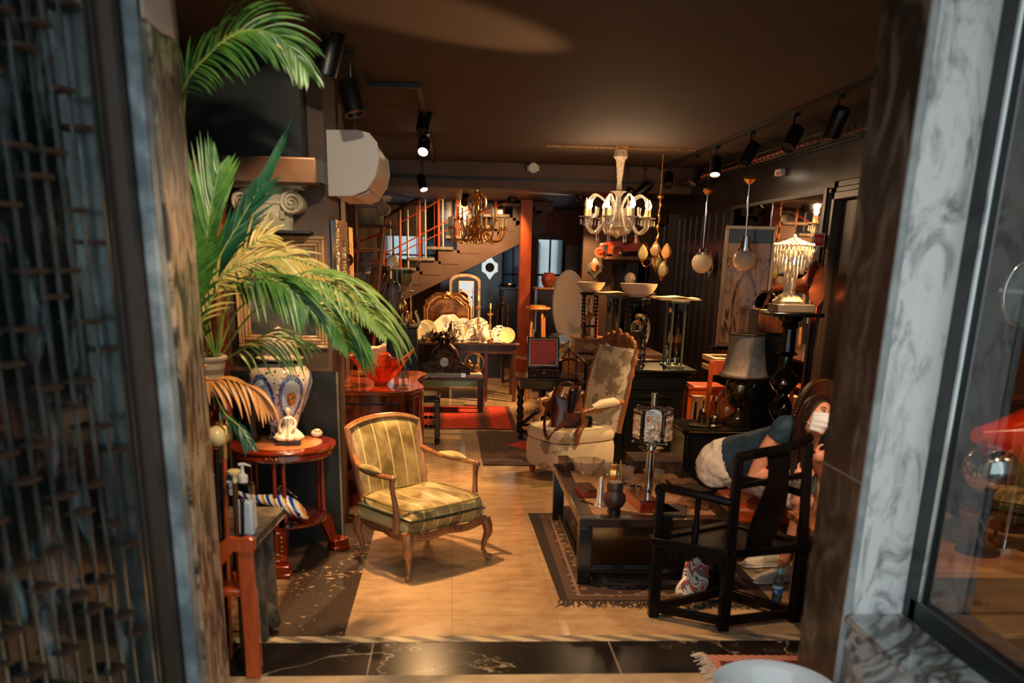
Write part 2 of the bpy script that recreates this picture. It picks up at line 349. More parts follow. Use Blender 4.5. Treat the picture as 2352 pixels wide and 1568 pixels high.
# left pier, its green board, ducts and the left wall
struct('wall_left', bx(-2.8, 3.95, 0, -2.6, 7, 3.3), m_brownwall)
struct('wall_left_pier', bx(-2.6, 6.32, 0, -.83, 7.0, 3.15), m_brownwall)
struct('wall_left_board', bx(-2.6, 6.26, 0, -.785, 6.32, 1.22), m_green)
struct('trim_11', bx(-.80, 6.25, 0, -.785, 6.262, 1.22), mat('board_edge', (120, 112, 98), .5))
struct('wall_left_rear', bx(-1.3, 7, 0, -1.0, 9.9, 3.15), m_brownwall)
for y_ in (7.9, 9.1): struct('trim_13', bx(-1.0, y_, 0, -.92, y_+.3, 3.15), m_brownwall)
struct('wall_left_back', bx(-2.8, 9.9, 0, -2.5, 17.2, 3.15), m_brownwall)
struct('ceiling_soffit', bx(-2.6, 6.05, 2.55, -.93, 6.319, 3.15), m_green)
struct('ceiling_soffit_flank', bx(-2.6, 4.6, 2.86, -1.95, 6.05, 3.15), m_brownwall)
du = M().box((-1.5, 5.98, 2.475), (1.34, .14, .15)); du2 = bx(-.83, 5.93, 2.41, -.80, 6.2, 2.54)
struct('beam_duct', du, mat('duct_paint', (66, 48, 35), .5), bev=.01); struct('beam_duct_end', du2, m_blackm)
# back of the shop
def X17(px, Y=17.): return W(px, 650, Y).x
def Z17(py, Y=17.): return W(1150, py, Y).z
zt = Z17(541); z1 = Z17(606)
bw = [(-2.6, X17(872), 0, 2.9), (X17(872), X17(1002), 0, z1), (X17(872), X17(1002), zt, 2.9), (X17(1002), X17(1150), 0, 2.9), (X17(1150), X17(1204), zt, 2.9), (X17(1150), X17(1204), 0, Z17(768)), (X17(1204), X17(1228), 0, 2.9), (X17(1228), X17(1294), zt, 2.9), (X17(1228), X17(1294), 0, Z17(768)), (X17(1294), RW, 0, 2.9)]
m_rust_w = mat('rust_brown_wall', (150, 70, 34), .5, c2=(120, 54, 28), ns=2)
for k, (a, b, c, d) in enumerate(bw): struct('wall_back', bx(a, 17, c, b, 17.2, d), m_rust_w if k >= 3 else m_brownwall)
for k, (a, b, c) in enumerate(((872, 1002, z1), (1150, 1204, Z17(768)), (1228, 1294, Z17(768)))):
    x0 = X17(a); x1 = X17(b); g = M().frame(x0, c, x1, zt, .05, 16.95, 17.05); nb = 3 if k == 0 else 1
    for i in range(nb): xx = x0+(x1-x0)*(i+1)/(nb+1); g.box((xx, 17, (c+zt)/2), (.03, .05, zt-c-.1))
    if k: g.box(((x0+x1)/2, 17, c+(zt-c)*.62), (x1-x0-.1, .05, .04))
    else: g.box(((x0+x1)/2, 17, c+.12), (x1-x0-.1, .05, .03))
    wn = struct('window_%d' % (k+2), g, mat('back_window_frame', (30, 30, 32), .4)); struct('pane', bx(x0+.03, 17.02, c+.03, x1-.03, 17.026, zt-.03), m_pane, wn)
a = W(1197, 515, 14.5); b = W(1222, 515, 14.5)
struct('column_orange', bx(a.x, 14.5, 0, b.x, 14.8, 2.84), mat('orange_painted_pillar', (206, 92, 34), .45, c2=(170, 70, 28), ns=3))
a = W(1290, 520, 14); struct('wall_back_right', bx(W(1338, 600, 14).x, 14, 0, RW, 14.2, 2.84), m_brownwall)
struct('door_1', bx(W(1300, 600, 15).x, 14.95, 0, W(1338, 600, 15).x, 15.05, 2.2), m_bronzef)
struct('wall_under_stairs', bx(X17(1012, 15.6), 15.6, 0, X17(1152, 15.6), 15.7, 2.84), m_black)
# far facade behind the back windows
fa = M().box((.5, 21.9, 3), (14, .2, 9)); fo = struct('wall_outside', fa, mat('white_render_facade', (246, 247, 248), .8, c2=(232, 235, 238), ns=2))
for k, (xx, zz, ww, hh) in enumerate([(-1.9, 2.0, .8, 1.3), (-.3, 2.0, .7, 1.3), (1.55, 1.2, .95, 2.3), (2.75, 1.5, .6, 2.4), (3.5, 1.5, .7, 2.4)]):
    q = struct('window_outside', M().frame(xx-ww/2, zz-hh/2, xx+ww/2, zz+hh/2, .06, 21.7, 21.8), mat('outside_window_frame', (90, 98, 108), .5))
    struct('pane', bx(xx-ww/2, 21.76, zz-hh/2, xx+ww/2, 21.79, zz+hh/2), mat('outside_dark_glass', (28, 44, 58), .08), q)
struct('ground_outside', bx(-8, 17.2, -.12, 9, 24, -.02), mat('outside_paving', (150, 150, 150), .7))
# right wall: mirror, wall panels, door frame
mir = struct('wall_mirror', bx(RW-.02, 7.62, .25, RW, 10.25, 2.56), m_mirror)
struct('trim_14', M().box((RW-.02, 8.95, 2.575), (.04, 2.75, .03)), m_dark)
gp = M()
for k in range(12): gp.box((RW-.004, 10.4+k*.3, 1.3), (.012, .01, 2.5))
struct('trim_15', gp, mat('panel_joint', (96, 96, 92), .25, .6))
dfm = M()
for k, (d, wd) in enumerate(((.0, .09), (.05, .07), (.09, .06))):
    y0, y1, zt2 = 5.4+d, 7.52-d, 2.64-d
    dfm.box((RW-.02-k*.012, y1-wd/2, zt2/2), (.05+.02*k, wd, zt2)); dfm.box((RW-.02-k*.012, (y0+y1)/2, zt2-wd/2), (.05+.02*k, y1-y0, wd))
d1 = struct('door_2', dfm, m_bronzef, bev=.008)
struct('door_2_panel', bx(RW-.03, 5.5, 0, RW-.01, 7.36, 2.48), m_dark, d1)
for y_ in (12.95, 13.9): struct('trim_16', bx(RW-.12, y_, 0, RW, y_+.12, 2.6), m_bronzef)
struct('trim_17', bx(RW-.12, 12.95, 2.5, RW, 14, 2.62), m_bronzef)
# dark mirrored panels on the rear right wall
for k, (a, b) in enumerate(((1400, 1436), (1440, 1476), (1480, 1512))):
    p0 = W(a, 700, 14); p1 = W(b, 700, 14); struct('wall_panel', bx(p0.x, 13.96, .6, p1.x, 14, Z17(598, 14)), mat('smoked_mirror', (70, 62, 56), .05, 1) if k == 0 else bpy.data.materials['smoked_mirror'])
# ================================================================ stairs
st = M(); tr = M(); Ys = 14.9
sx = mpp(1000, 570, Ys)
steps = [(925, 618), (968, 595), (1011, 570), (1054, 545), (1097, 520), (1140, 495), (1183, 470), (1226, 446)]
for px, py in steps:
    p = W(px, py, Ys); tr.box((p.x, Ys+.4, p.z), (.42, .9, .05))
    st.box((p.x+.14, Ys+.42, p.z-.13), (.34, .84, .21))
a = W(905, 650, Ys); b = W(1240, 466, Ys)
Yq = Ys+.012
st.hexa([(a.x-.1, Yq, a.z-.38), (b.x+.1, Yq, b.z-.42), (b.x+.1, Ys+.84, b.z-.42), (a.x-.1, Ys+.84, a.z-.38), (a.x-.1, Yq, a.z-.1), (b.x+.1, Yq, b.z-.12), (b.x+.1, Ys+.84, b.z-.12), (a.x-.1, Ys+.84, a.z-.1)])
sc_ = struct('stairs', st, m_brownwall); struct('tread', tr, mat('stone_tread', (122, 112, 98), .6, c2=(92, 84, 74), ns=12), sc_, bev=.012)
m_rail = mat('red_brown_paint', (150, 62, 34), .35, coat=.3); m_rail2 = mat('dark_red_paint', (86, 36, 24), .35)
for lab, x0_, x1_, px_ in (('front', 0, 0, 0),):
    rr = thing('stair_railing', 'red-brown painted stair railing with thin posts and sloping rods', 'railing', W(1000, 620, Ys-.03))
    def rod(p, q, r_, nm, mt, Y=Ys-.03): part(rr, nm, M().cyl(W(*p, Y), W(*q, Y), r_, n=8), mt)
    rod((848, 516), (965, 455), .028, 'handrail', m_rail2); rod((965, 455), (1010, 432), .028, 'handrail', m_rail2)
    rod((868, 540), (1050, 437), .011, 'rod', m_rail); rod((870, 590), (1165, 434), .011, 'rod', m_rail); rod((893, 592), (1165, 480-18), .009, 'rod', m_rail)
    for px, y0_, y1_ in ((878, 434, 640), (919, 480, 614), (963, 455, 600), (1007, 434, 568), (1050, 434, 545), (1138, 434, 500)): rod((px, y0_), (px+1, y1_), .022 if px != 878 else .04, 'post', m_rail)
    for k in range(14):
        px = 897+k*20; yt = 505-k*11.8; yb = 640-k*11.5
        rod((px, max(434, yt)), (px+1, yb), .008, 'baluster', m_rail2 if k % 2 else m_white)
# ================================================================ track lighting and ceiling fittings
WARMC = (1, .56, .24)
lens_on = mat('lit_lens', (255, 240, 220), .3, em=(255, 226, 190), es=14); lens_off = mat('dark_lens', (60, 55, 50), .1)
rail_m = mat('track_black', (20, 19, 18), .4)
def rail(a, b, label):
    one('track_rail', M().bar(a, b, .035, .03), rail_m, label, 'track rail', 'black lighting tracks on the ceiling')
z_ = CZ-.018
rail((2.66, 6.0, z_), (2.66, 12.28, z_), 'long black lighting track along the right edge of the ceiling')
rail((-.74, 4.3, z_), (-.60, 6.95, z_), 'short black lighting track above the palm')
rail((-.60, 6.97, z_), (-.26, 6.97, z_), 'black crosswise lighting track at the far end of the palm track')
rail((-.24, 6.95, z_), (-.24, 12.2, z_), 'black lighting track running back above the air conditioner')
rail((-.9, 12.27, 2.95), (2.6, 12.27, 2.95), 'black lighting track across the ceiling beam')
def head(name, px, py, Y, to, on=0, power=0, ang=46, L=.17, r=.05, top=None, label='', col=WARMC, blend=.55):
    c = W(px, py, Y); d = (Vector(to)-c).normalized(); t_ = thing(name, label, 'spotlight', c, 0, 'black track spotlights')
    tp = top if top is not None else CZ-.03
    part(t_, 'stem', M().cyl((c.x, c.y, c.z+.02), (c.x, c.y, tp), .008, n=6).box((c.x, c.y, tp-.01), (.05, .1, .03)), m_blackm)
    a = c-d*L/2; b = c+d*L/2
    part(t_, 'body', M().lathe([(r*.9, 0), (r, .01), (r, L), (r*.86, L), (r*.84, L-.02), (0, L-.02)], a, 20, axis=d, cap=False).lathe([(0, -.001), (r*.9, 0)], a, 20, axis=d, cap=False), m_blackm)
    part(t_, 'lens', M().lathe([(r*.84, L-.015), (0, L-.013)], a, 20, axis=d, cap=False), lens_on if on else lens_off)
    if power:
        l = lamp('SPOT', b+d*.012, to, power, col, ang, .035, blend); l.name = 'track_lamp'
    return t_
n_ = 'track_spotlight'
head(n_, 758, 118, 5.6, (-1.3, 5.75, 1.0), 0, 130, 80, L=.24, r=.065, label='large black track spotlight nearest the camera above the palm')
head(n_, 807, 225, 5.9, (.1, 5.3, .1), 0, 450, 70, L=.19, r=.06, label='black track spotlight at the far end of the palm track')
head(n_, 976, 274, 8.3, (-.7, 7.8, .9), 0, 420, 60, L=.2, r=.06, label='first black spotlight on the track above the air conditioner')
head(n_, 974, 335, 9.9, (-.6, 7.6, 1.0), 1, 200, 60, L=.2, r=.06, label='lit spotlight on the track right of the air conditioner')
head(n_, 970, 420, 12.0, (.3, 10.5, .3), 1, 170, 70, L=.2, r=.055, label='lit spotlight at the far end of the track, before the staircase')
head(n_, 1178, 452, 14.0, (.5, 14.9, 1.9), 1, 80, 100, L=.16, r=.06, top=2.82, label='round lit ceiling spotlight right of the brass chandelier')
head(n_, 1068, 458, 13.6, (.0, 14.9, 1.9), 0, 220, 90, L=.18, r=.05, top=2.82, label='grey spotlight beside the brass chandelier')
rp = [(1922, 280, (2.35, 7.9, .7), 300), (1820, 318, (1.0, 6.2, .1), 110), (1722, 352, (1.3, 8.6, .6), 260), (1643, 382, (2.4, 8.4, .3), 330), (1597, 404, (1.8, 10.0, 1.2), 420), (1535, 412, (2.35, 9.2, .3), 600), (1480, 434, (.1, 12.8, .9), 600), (1440, 448, (.3, 12.9, .9), 600)]
rl = ['nearest black spotlight on the right ceiling track', 'second black spotlight from the right pillar on the ceiling track', 'third black spotlight from the right pillar on the ceiling track', 'track spotlight with a lit white lens above the globe pendants', 'black spotlight just beyond the lit one on the right track', 'downward black spotlight on the right track', 'pale edged spotlight right of the crystal chandelier stem', 'farthest black spotlight on the right track']
for (px, py, to, pw), lb in zip(rp, rl):
    Yr = min(12.0, WX(px, py-25, 2.66).y)
    head(n_, px, py, Yr, to, px == 1643, pw, 58 if px not in (1643, 1535) else 46, L=.19 if px > 1500 else .2, r=.058, label=lb)
for px, py, lb in ((1332, 452, 'small dark spotlight left of the crystal chandelier'), (1359, 466, 'tilted copper spotlight left of the crystal chandelier')):
    head(n_, px, py, 13.2, (1.95, 13.6, 2.1) if px == 1359 else (.35, 12.7, 2.35), 0, 160, 70, L=.16, r=.045, top=2.83, label=lb)
for k, (l_, t2, p_, a_, c_) in enumerate(ENTRY_FILL):
    t_ = thing('added_downlight', 'added out-of-view fill downlight in the entrance soffit', 'downlight', (l_[0], l_[1], 3.21), 0, 'added entrance fill lights'); part(t_, 'trim_ring', M().lathe([(.05, 3.235), (.07, 3.235), (.07, 3.249), (.05, 3.249)], (l_[0], l_[1], 0), 24, cap=False), m_white); part(t_, 'lens', M().lathe([(0, 3.247), (.05, 3.247)], (l_[0], l_[1], 0), 24, cap=False), lens_on)  # unseen fittings that house the added fill lamps
# lamp that grazes the ceiling
for (px, py, zt_, Y, lb) in ((1225, 386, 2.93, 12.25, 'small white smoke detector on the ceiling beam'),):
    c = W(px, py, Y-.04); t_ = thing('smoke_detector', lb, 'smoke detector', c); part(t_, 'body', M().lathe([(.045, 0), (.06, .02), (.06, .04)], c, 16, axis=(0, -1, 0)), m_white); part(t_, 'base_plate', M().box(c+Vector((0, .02, 0)), (.15, .02, .06)), m_white)
c = WX(1792, 396, RW-.03); t_ = thing('smoke_detector', 'small white fire sensor with a red lamp on the dark right wall', 'smoke detector', c)
part(t_, 'body', M().box(c, (.06, .15, .06)), m_white, bev=.01); part(t_, 'indicator', M().box(c+Vector((-.032, -.02, -.01)), (.01, .05, .03)), mat('red_indicator', (200, 30, 20), .3))
# wire cable tray with copper coloured cables
a = WX(1990, 300, 3.0); b = WX(1345, 520, 3.0)
zt_ = 2.93; t_ = thing('cable_tray', 'black wire cable tray carrying orange cables along the right wall', 'cable tray', (2.98, 9.5, zt_))
tm = M()
for x_ in (2.9, 2.97, 3.05): tm.bar((x_, 5.4, zt_), (x_, 13.8, zt_), .008, .008)
for k in range(70): tm.bar((2.88, 5.4+k*.12, zt_), (3.07, 5.4+k*.12, zt_), .006, .006).bar((2.88, 5.4+k*.12, zt_), (2.88, 5.4+k*.12, zt_+.05), .006, .006)
tm.bar((2.88, 5.4, zt_+.05), (2.88, 13.8, zt_+.05), .008, .008); part(t_, 'tray', tm, m_blackm)
for k in range(3):
    part(t_, 'cable', M().tube([(2.93+.04*k+.01*math.sin(j*1.7+k), 5.4+j*.4, zt_+.02+.008*math.sin(j+k*2)) for j in range(21)], .012, 6), mat('copper_cable_%d' % k, (190, 80, 44) if k < 2 else (60, 40, 34), .3))
# wall mounted air conditioner
c = W(745, 450, 6.45); x0 = -.82
t_ = thing('air_conditioner', 'white wall-mounted air conditioner with a curved front, on the left pier', 'air conditioner', (x0, 6.45, 2.37))
pr = [(0, 0), (0, .39), (.2, .395), (.27, .38), (.315, .33), (.325, .22), (.30, .12), (.24, .04), (.15, .005)]
part(t_, 'end_cap', M().prism([(x0+x, 2.37+z) for x, z in pr], 6.42, 6.47), mat('grey_plastic', (214, 206, 200), .5), bev=.006)
part(t_, 'casing', M().prism([(x0+.005+x*.985, 2.375+z*.975) for x, z in pr], 6.47, 7.55), mat('cream_plastic', (232, 222, 200), .35), bev=.004)
part(t_, 'air_flap', M().prism([(x0+.17, 2.372), (x0+.255, 2.41), (x0+.25, 2.40), (x0+.17, 2.366)], 6.52, 7.5), m_white)
# ================================================================ gate, paper and things by the entrance (left)
G0 = W(300, 1060, 3.38); gd = Vector((-.235, -.972, 0)).normalized(); gn = Vector((gd.y, -gd.x, 0))*-1   # towards the passage
if gn.x < 0: gn = -gn
gate = thing('folding_gate', 'dark metal lattice folding gate with teal glass on the left of the entrance', 'gate', (G0.x, G0.y, 0))
def gp_(u, v, z): return (G0.x+gd.x*u+gn.x*v, G0.y+gd.y*u+gn.y*v, z)
GL = 2.3
t = T('teal_glass_painted_glints'); n = t.noise(t.scale(t.coord(), (3, 3, 1.1)), 3.2, 4, .6, .4); t.col(t.mix(n.sm(.5, .72), (14, 26, 30), (120, 140, 146))).set(Roughness=.12, Coat_Weight=.6);  # pale noise spots stand in for reflections, painted into the glass colour
part(gate, 'glass_panel', M().hexa([gp_(.02, -.05, .02), gp_(GL, -.05, .02), gp_(GL, -.03, .02), gp_(.02, -.03, .02), gp_(.02, -.05, 3.2), gp_(GL, -.05, 3.2), gp_(GL, -.03, 3.2), gp_(.02, -.03, 3.2)]), t.m)
m_gate = mat('brushed_gate_metal', (160, 172, 172), .22, .9, c2=(120, 132, 132), ns=20, stretch=(1, 1, .2)); m_rust = mat('rusty_brown_metal', (78, 58, 46), .5, .4)
def gbar(u, v, w_, d, z0, z1): 
    return [gp_(u-w_/2, v-d/2, z0), gp_(u+w_/2, v-d/2, z0), gp_(u+w_/2, v+d/2, z0), gp_(u-w_/2, v+d/2, z0), gp_(u-w_/2, v-d/2, z1), gp_(u+w_/2, v-d/2, z1), gp_(u+w_/2, v+d/2, z1), gp_(u-w_/2, v+d/2, z1)]
fm = M()
for u in (0, .035, GL): fm.hexa(gbar(u, 0, .018, .06, .02, 3.2))
for z_ in (.04, 3.18): fm.hexa([gp_(0, -.03, z_-.03), gp_(GL, -.03, z_-.03), gp_(GL, .03, z_-.03), gp_(0, .03, z_-.03), gp_(0, -.03, z_+.03), gp_(GL, -.03, z_+.03), gp_(GL, .03, z_+.03), gp_(0, .03, z_+.03)])
part(gate, 'frame', fm, m_gate)
random.seed(3); us = [.035+.082*k for k in range(28)]
for k, u in enumerate(us[1:]): part(gate, 'slat', M().hexa(gbar(u, .0, .013, .010, .05, 3.17)), m_gate)
cbs = []
for k in range(27):
    z_ = .12+(.19 if k % 2 else 0)+(.09 if k % 3 == 0 else 0)
    while z_ < 3.1:
        cbs.append([gp_(us[k], -.03, z_), gp_(us[k+1], -.03, z_), gp_(us[k+1], .028, z_), gp_(us[k], .028, z_), gp_(us[k], -.03, z_+.014), gp_(us[k+1], -.03, z_+.014), gp_(us[k+1], .028, z_+.014), gp_(us[k], .028, z_+.014)]); z_ += .36
for hx_ in cbs[-100:]: part(gate, 'crossbar', M().hexa(hx_), m_rust)
hm = M()
for hx_ in cbs[:-100]: hm.hexa(hx_)
part(gate, 'crossbars', hm, m_rust)['kind'] = 'stuff'
a = W(322, -40, 3.72); b = W(400, 95, 3.72)
pm = M().grid(lambda u, v: (JL+.006+.004*math.sin(v*5+u*3), 3.505+.37*u, 3.1-.35*v+.006*math.sin(u*9)), 8, 8)
one('paper_notice', pm, mat('cream_paper', (206, 190, 176), .8), 'cream sheet of paper taped high on the left marble jamb', 'paper', solid=.002)
# tall pedestal table with ormolu, the palm's pot on it
c = W(505, 900, 5.45); PZ = c.z; t_ = thing('pedestal_table', 'tall red mahogany pedestal table with gilt mounts under the palm', 'table', (-1.52, 5.37, 0))
part(t_, 'tabletop', M().box((-1.52, 5.37, PZ-.015), (.40, .31, .03)), mat('dark_slate', (40, 40, 42), .2), bev=.005)
part(t_, 'apron', M().box((-1.52, 5.37, PZ-.085), (.36, .28, .11)), w_red)
for sx_ in (-1, 1):
    for sy_ in (-1, 1):
        cc = (-1.52+sx_*.15, 5.37+sy_*.11, 0); part(t_, 'column', M().lathe([(.03, .06), (.03, .1), (.022, .12), (.02, PZ-.3), (.026, PZ-.28), (.026, PZ-.14)], cc, 14), m_black)
        part(t_, 'gilt_capital', M().lathe([(.026, PZ-.23), (.032, PZ-.22), (.027, PZ-.205), (.033, PZ-.19), (.027, PZ-.175), (.035, PZ-.155), (.035, PZ-.14)], cc, 14), m_gold)
part(t_, 'base', M().box((-1.52, 5.37, .03), (.40, .31, .06)), w_red)
sc_ = M()
for s_ in (-1, 1): sc_.tube([(-1.40+s_*(.008+.022*math.cos(a)*(1-a/9)), 5.225, PZ-.08+.022*math.sin(a)*(1-a/9)) for a in [k*.5 for k in range(13)]], .004, 6); sc_.tube([(-1.40+s_*(.018*math.sin(a*.9)), 5.225, PZ-.07-a*.012) for a in range(5)], .003, 5)
part(t_, 'gilt_mount', sc_, m_gold)
t = T('striped_pot'); x, y, z = t.sep(t.coord()); t.col(t.mix(((z*16+x*.8).fr()).sm(.4, .6), (120, 104, 86), (176, 160, 136))).set(Roughness=.6)
palm = thing('potted_palm', 'tall green palm with arching fronds in a striped pot at the left entrance', 'plant', (-1.48, 5.38, PZ))
part(palm, 'pot', M().lathe([(.11, 0), (.125, .03), (.155, .19), (.165, .2), (.165, .22), (.14, .22), (.13, .19), (0, .18)], (-1.48, 5.38, PZ), 28), t.m)
part(palm, 'soil', M().lathe([(0, .195), (.135, .19)], (-1.48, 5.38, PZ), 20, cap=False), mat('dark_soil', (50, 36, 26), .9, bump=.6, ns=40))
def leafmat(nm, a, b): 
    t = T(nm); n = t.noise(t.coord(), 12, 3); t.col(t.mix(n.sm(.3, .7), a, b)).set(Roughness=.38); t.b.inputs['Transmission Weight'].default_value = 0
    t.b.inputs['Subsurface Weight'].default_value = .0; return t.m
lg = leafmat('palm_green', (84, 128, 52), (48, 92, 42)); lt = leafmat('palm_straw', (214, 190, 112), (186, 168, 92)); ld = leafmat('palm_dry', (226, 158, 84), (196, 132, 66)); lpal = leafmat('palm_light_green', (150, 170, 84), (110, 146, 66)); ldk = leafmat('palm_dark_green', (34, 84, 56), (22, 62, 40))
def blade(mb, base, d, L, wd, droop, nrm, tip=.0, n=7):
    d = Vector(d).normalized(); p = Vector(base); pts = []
    for i in range(n+1):
        pts.append(p.copy()); d = (d+Vector((0, 0, -droop/n))).normalized(); p = p+d*L/n
    s = d.cross(Vector(nrm)); s = s.normalized() if s.length > .05 else Vector((1, 0, 0)); vs = []
    up = Vector(nrm).normalized()
    for i, q in enumerate(pts):
        t0 = i/n; w_ = wd*(min(1, .25+t0*4))*(1-t0**2.2)+.0006
        vs += [q-s*w_, q-up*w_*.35, q+s*w_]
    mb.add(vs, [(3*i+k, 3*i+3+k, 3*i+4+k, 3*i+1+k) for i in range(n) for k in (0, 1)])
def frond(pts, n, L, mt, droop=.9, wd=.011, side=(1, 1), ang=.75, t0=.25, vn=(.15, -1, .25), stem=None, jit=.15):
    ps = spl([W(*p) for p in pts], 8); m_ = M(); tot = len(ps)-1
    part(palm, 'frond_stem', M().tube(ps, [.007*(1-i/(tot+1)*.75) for i in range(tot+1)], 6), stem or lpal)
    for i in range(n):
        u = t0+(1-t0)*i/(n-1); k = min(tot-1, int(u*tot)); fr_ = u*tot-k; p = ps[k].lerp(ps[k+1], min(1, fr_)); tg = (ps[k+1]-ps[k]).normalized()
        sd = tg.cross(Vector(vn)).normalized()
        for q, s_ in ((0, 1), (1, -1)):
            if not side[q]: continue
            l_ = L*side[q]*(math.sin(PI*(.15+.8*(i/(n-1))))**.6)*(1+random.uniform(-jit, jit)); d = tg*ang+sd*s_*(1-.25*ang)+Vector(vn)*random.uniform(-.25, .35)
            blade(m_, p, d, l_, wd*random.uniform(.8, 1.15), droop*random.uniform(.8, 1.2), Vector(vn)+Vector((random.uniform(-.3, .3), 0, random.uniform(-.3, .3))))
    part(palm, 'frond', m_, mt, ang=1.2)
random.seed(11)
frond([(478, 800, 5.5), (445, 560, 5.2), (395, 330, 4.8), (420, 205, 4.7), (480, 125, 4.6), (555, 72, 4.55), (640, 85, 4.6), (702, 160, 4.65)], 46, .30, lg, 1.1, .009, (.75, .95), 1.15, .42)
frond([(478, 800, 5.5), (430, 480, 5.1), (425, 215, 4.75), (470, 130, 4.7), (540, 75, 4.6), (600, 75, 4.6), (660, 105, 4.65), (700, 150, 4.7)], 26, .12, lt, .3, .006, (1, .4), 1.6, .5)
frond([(500, 830, 5.5), (520, 700, 5.3), (575, 620, 5.2), (640, 640, 5.1), (735, 645, 5.1), (830, 700, 5.15), (885, 770, 5.2)], 34, .52, lpal, 1.9, .011, (.28, 1.0), .9, .35)
frond([(500, 830, 5.5), (560, 740, 5.4), (620, 690, 5.3), (690, 680, 5.2), (760, 730, 5.2), (800, 800, 5.3)], 26, .46, lg, 2.2, .013, (.35, 1.0), .8, .4)
frond([(495, 830, 5.5), (480, 720, 5.3), (500, 640, 5.2), (580, 600, 5.2), (660, 590, 5.2), (745, 620, 5.3)], 30, .30, lt, .8, .009, (.9, .7), 1.2, .3)
frond([(490, 830, 5.5), (465, 700, 5.2), (470, 600, 5.1), (480, 500, 5.1), (500, 400, 5.1)], 15, .42, lg, -.1, .016, (.8, 1.), 1.7, .3)
frond([(490, 830, 5.5), (470, 700, 5.3), (500, 600, 5.2), (550, 510, 5.2), (590, 440, 5.2)], 13, .34, ldk, .2, .015, (1., .8), 1.9, .2)
frond([(495, 830, 5.5), (455, 730, 5.1), (445, 640, 5.0), (450, 560, 5.0)], 14, .36, lg, .5, .014, (.6, 1.0), 1.2, .2)
frond([(495, 830, 5.5), (520, 660, 5.3), (600, 640, 5.0), (660, 660, 4.9), (700, 700, 4.9)], 18, .34, lg, 1.2, .013, (.8, 1.0), 1.1, .3)
frond([(495, 830, 5.5), (540, 720, 5.3), (610, 670, 5.2), (680, 665, 5.2), (745, 690, 5.3), (800, 760, 5.3)], 20, .40, lt, 1.7, .008, (.4, .9), 1.0, .4)
frond([(495, 830, 5.5), (460, 780, 5.3), (480, 700, 5.2), (570, 570, 5.2), (620, 540, 5.2)], 16, .22, lt, .5, .009, (1, 1), 1.3, .4)
frond([(500, 840, 5.5), (560, 800, 5.3), (620, 780, 5.3), (700, 790, 5.4)], 12, .30, lpal, 1.6, .010, (1, 1), 1.2, .25)
frond([(495, 845, 5.5), (470, 840, 5.2), (475, 870, 5.1), (520, 870, 5.05), (580, 890, 5.0), (620, 930, 5.0)], 14, .34, ld, 2.1, .011, (.7, .8), 1.4, .35, stem=ld)
frond([(495, 840, 5.5), (480, 860, 5.3), (510, 940, 5.1), (550, 980, 5.05), (575, 1020, 5.0)], 8, .18, ldk, 1.2, .012, (.8, .8), 1.4, .4)
sp = M(); p0 = W(575, 480, 5.25); p1 = W(682, 252, 5.2); blade(sp, p0, p1-p0, (p1-p0).length, .03, .02, (.1, -1, .1)); sp.tube(spl([W(495, 830, 5.5), W(500, 640, 5.3), p0]), .006, 6); part(palm, 'spear_leaf', sp, ldk)
# longcase clock behind the palm
t_ = thing('longcase_clock', 'orange mahogany longcase clock with gilt finials behind the palm', 'clock', (-1.66, 6.06, 0)); X_ = -1.66; Y_ = 6.06
part(t_, 'trunk', M().box((X_, Y_, 1.05), (.34, .22, 2.1)), w_red, bev=.008); part(t_, 'hood', M().box((X_, Y_-.02, 2.26), (.42, .28, .36)), w_orange, bev=.008)
part(t_, 'cornice', M().box((X_, Y_-.02, 2.46), (.5, .32, .05)).box((X_, Y_-.02, 2.5), (.54, .35, .03)), w_orange, bev=.01)
part(t_, 'dial', M().cyl((X_, Y_-.155, 2.24), (X_, Y_-.17, 2.24), .13, n=32), mat('clock_dial_dark', (34, 30, 26), .3))
for s_ in (-1, 1): part(t_, 'gilt_column', M().lathe([(.022, 2.0), (.03, 2.02), (.018, 2.05), (.016, 2.2), (.022, 2.23), (.016, 2.26), (.018, 2.38), (.028, 2.41)], (X_+s_*.185, Y_-.18, 0), 14, lobes=6, amp=.12), m_gold)
part(t_, 'base', M().box((X_, Y_, .2), (.36, .26, .4)), w_red, bev=.01)
# framed painting on the pier
a = W(533, 537, 6.29); b = W(748, 537, 6.29); c = W(755, 800, 6.29); x0, x1, z0, z1 = a.x, c.x, c.z, a.z
t_ = thing('framed_painting', 'large dark landscape painting in a ribbed gilt frame behind the palm', 'painting', ((x0+x1)/2, 6.29, z0))
for k, (wd, dy) in enumerate(((.022, .05), (.022, .035), (.022, .045), (.018, .02))):
    o_ = .022*k; part(t_, 'frame', M().frame(x0+o_, z0+o_, x1-o_, z1-o_, wd, 6.31-dy, 6.315), w_frame, bev=.006)
t = T('painted_canvas'); co = t.coord(); n = t.noise(co, 3, 5, .6, .5); x, y, z = t.sep(co); b_ = t.mix(n.sm(.35, .65), (40, 46, 46), (96, 96, 84)); b_ = t.mix((z-.45).sm(.0, .25)*.6, b_, (112, 128, 134)); d_ = ((x+.02)*(x+.02)*9+(z-.37)*(z-.37)*3).sm(.05, .0)*n.sm(.3, .5)
b_ = t.mix(((x-.05)*2+(z-.3)).sm(0, .5)*.5, b_, (92, 66, 48)); t.col(t.mix(d_, b_, (186, 150, 118))).set(Roughness=.35); t.bump(t.noise(co, 80), .2)
part(t_, 'canvas', bx(x0+.08, 6.295, z0+.08, x1-.08, 6.305, z1-.08), t.m)
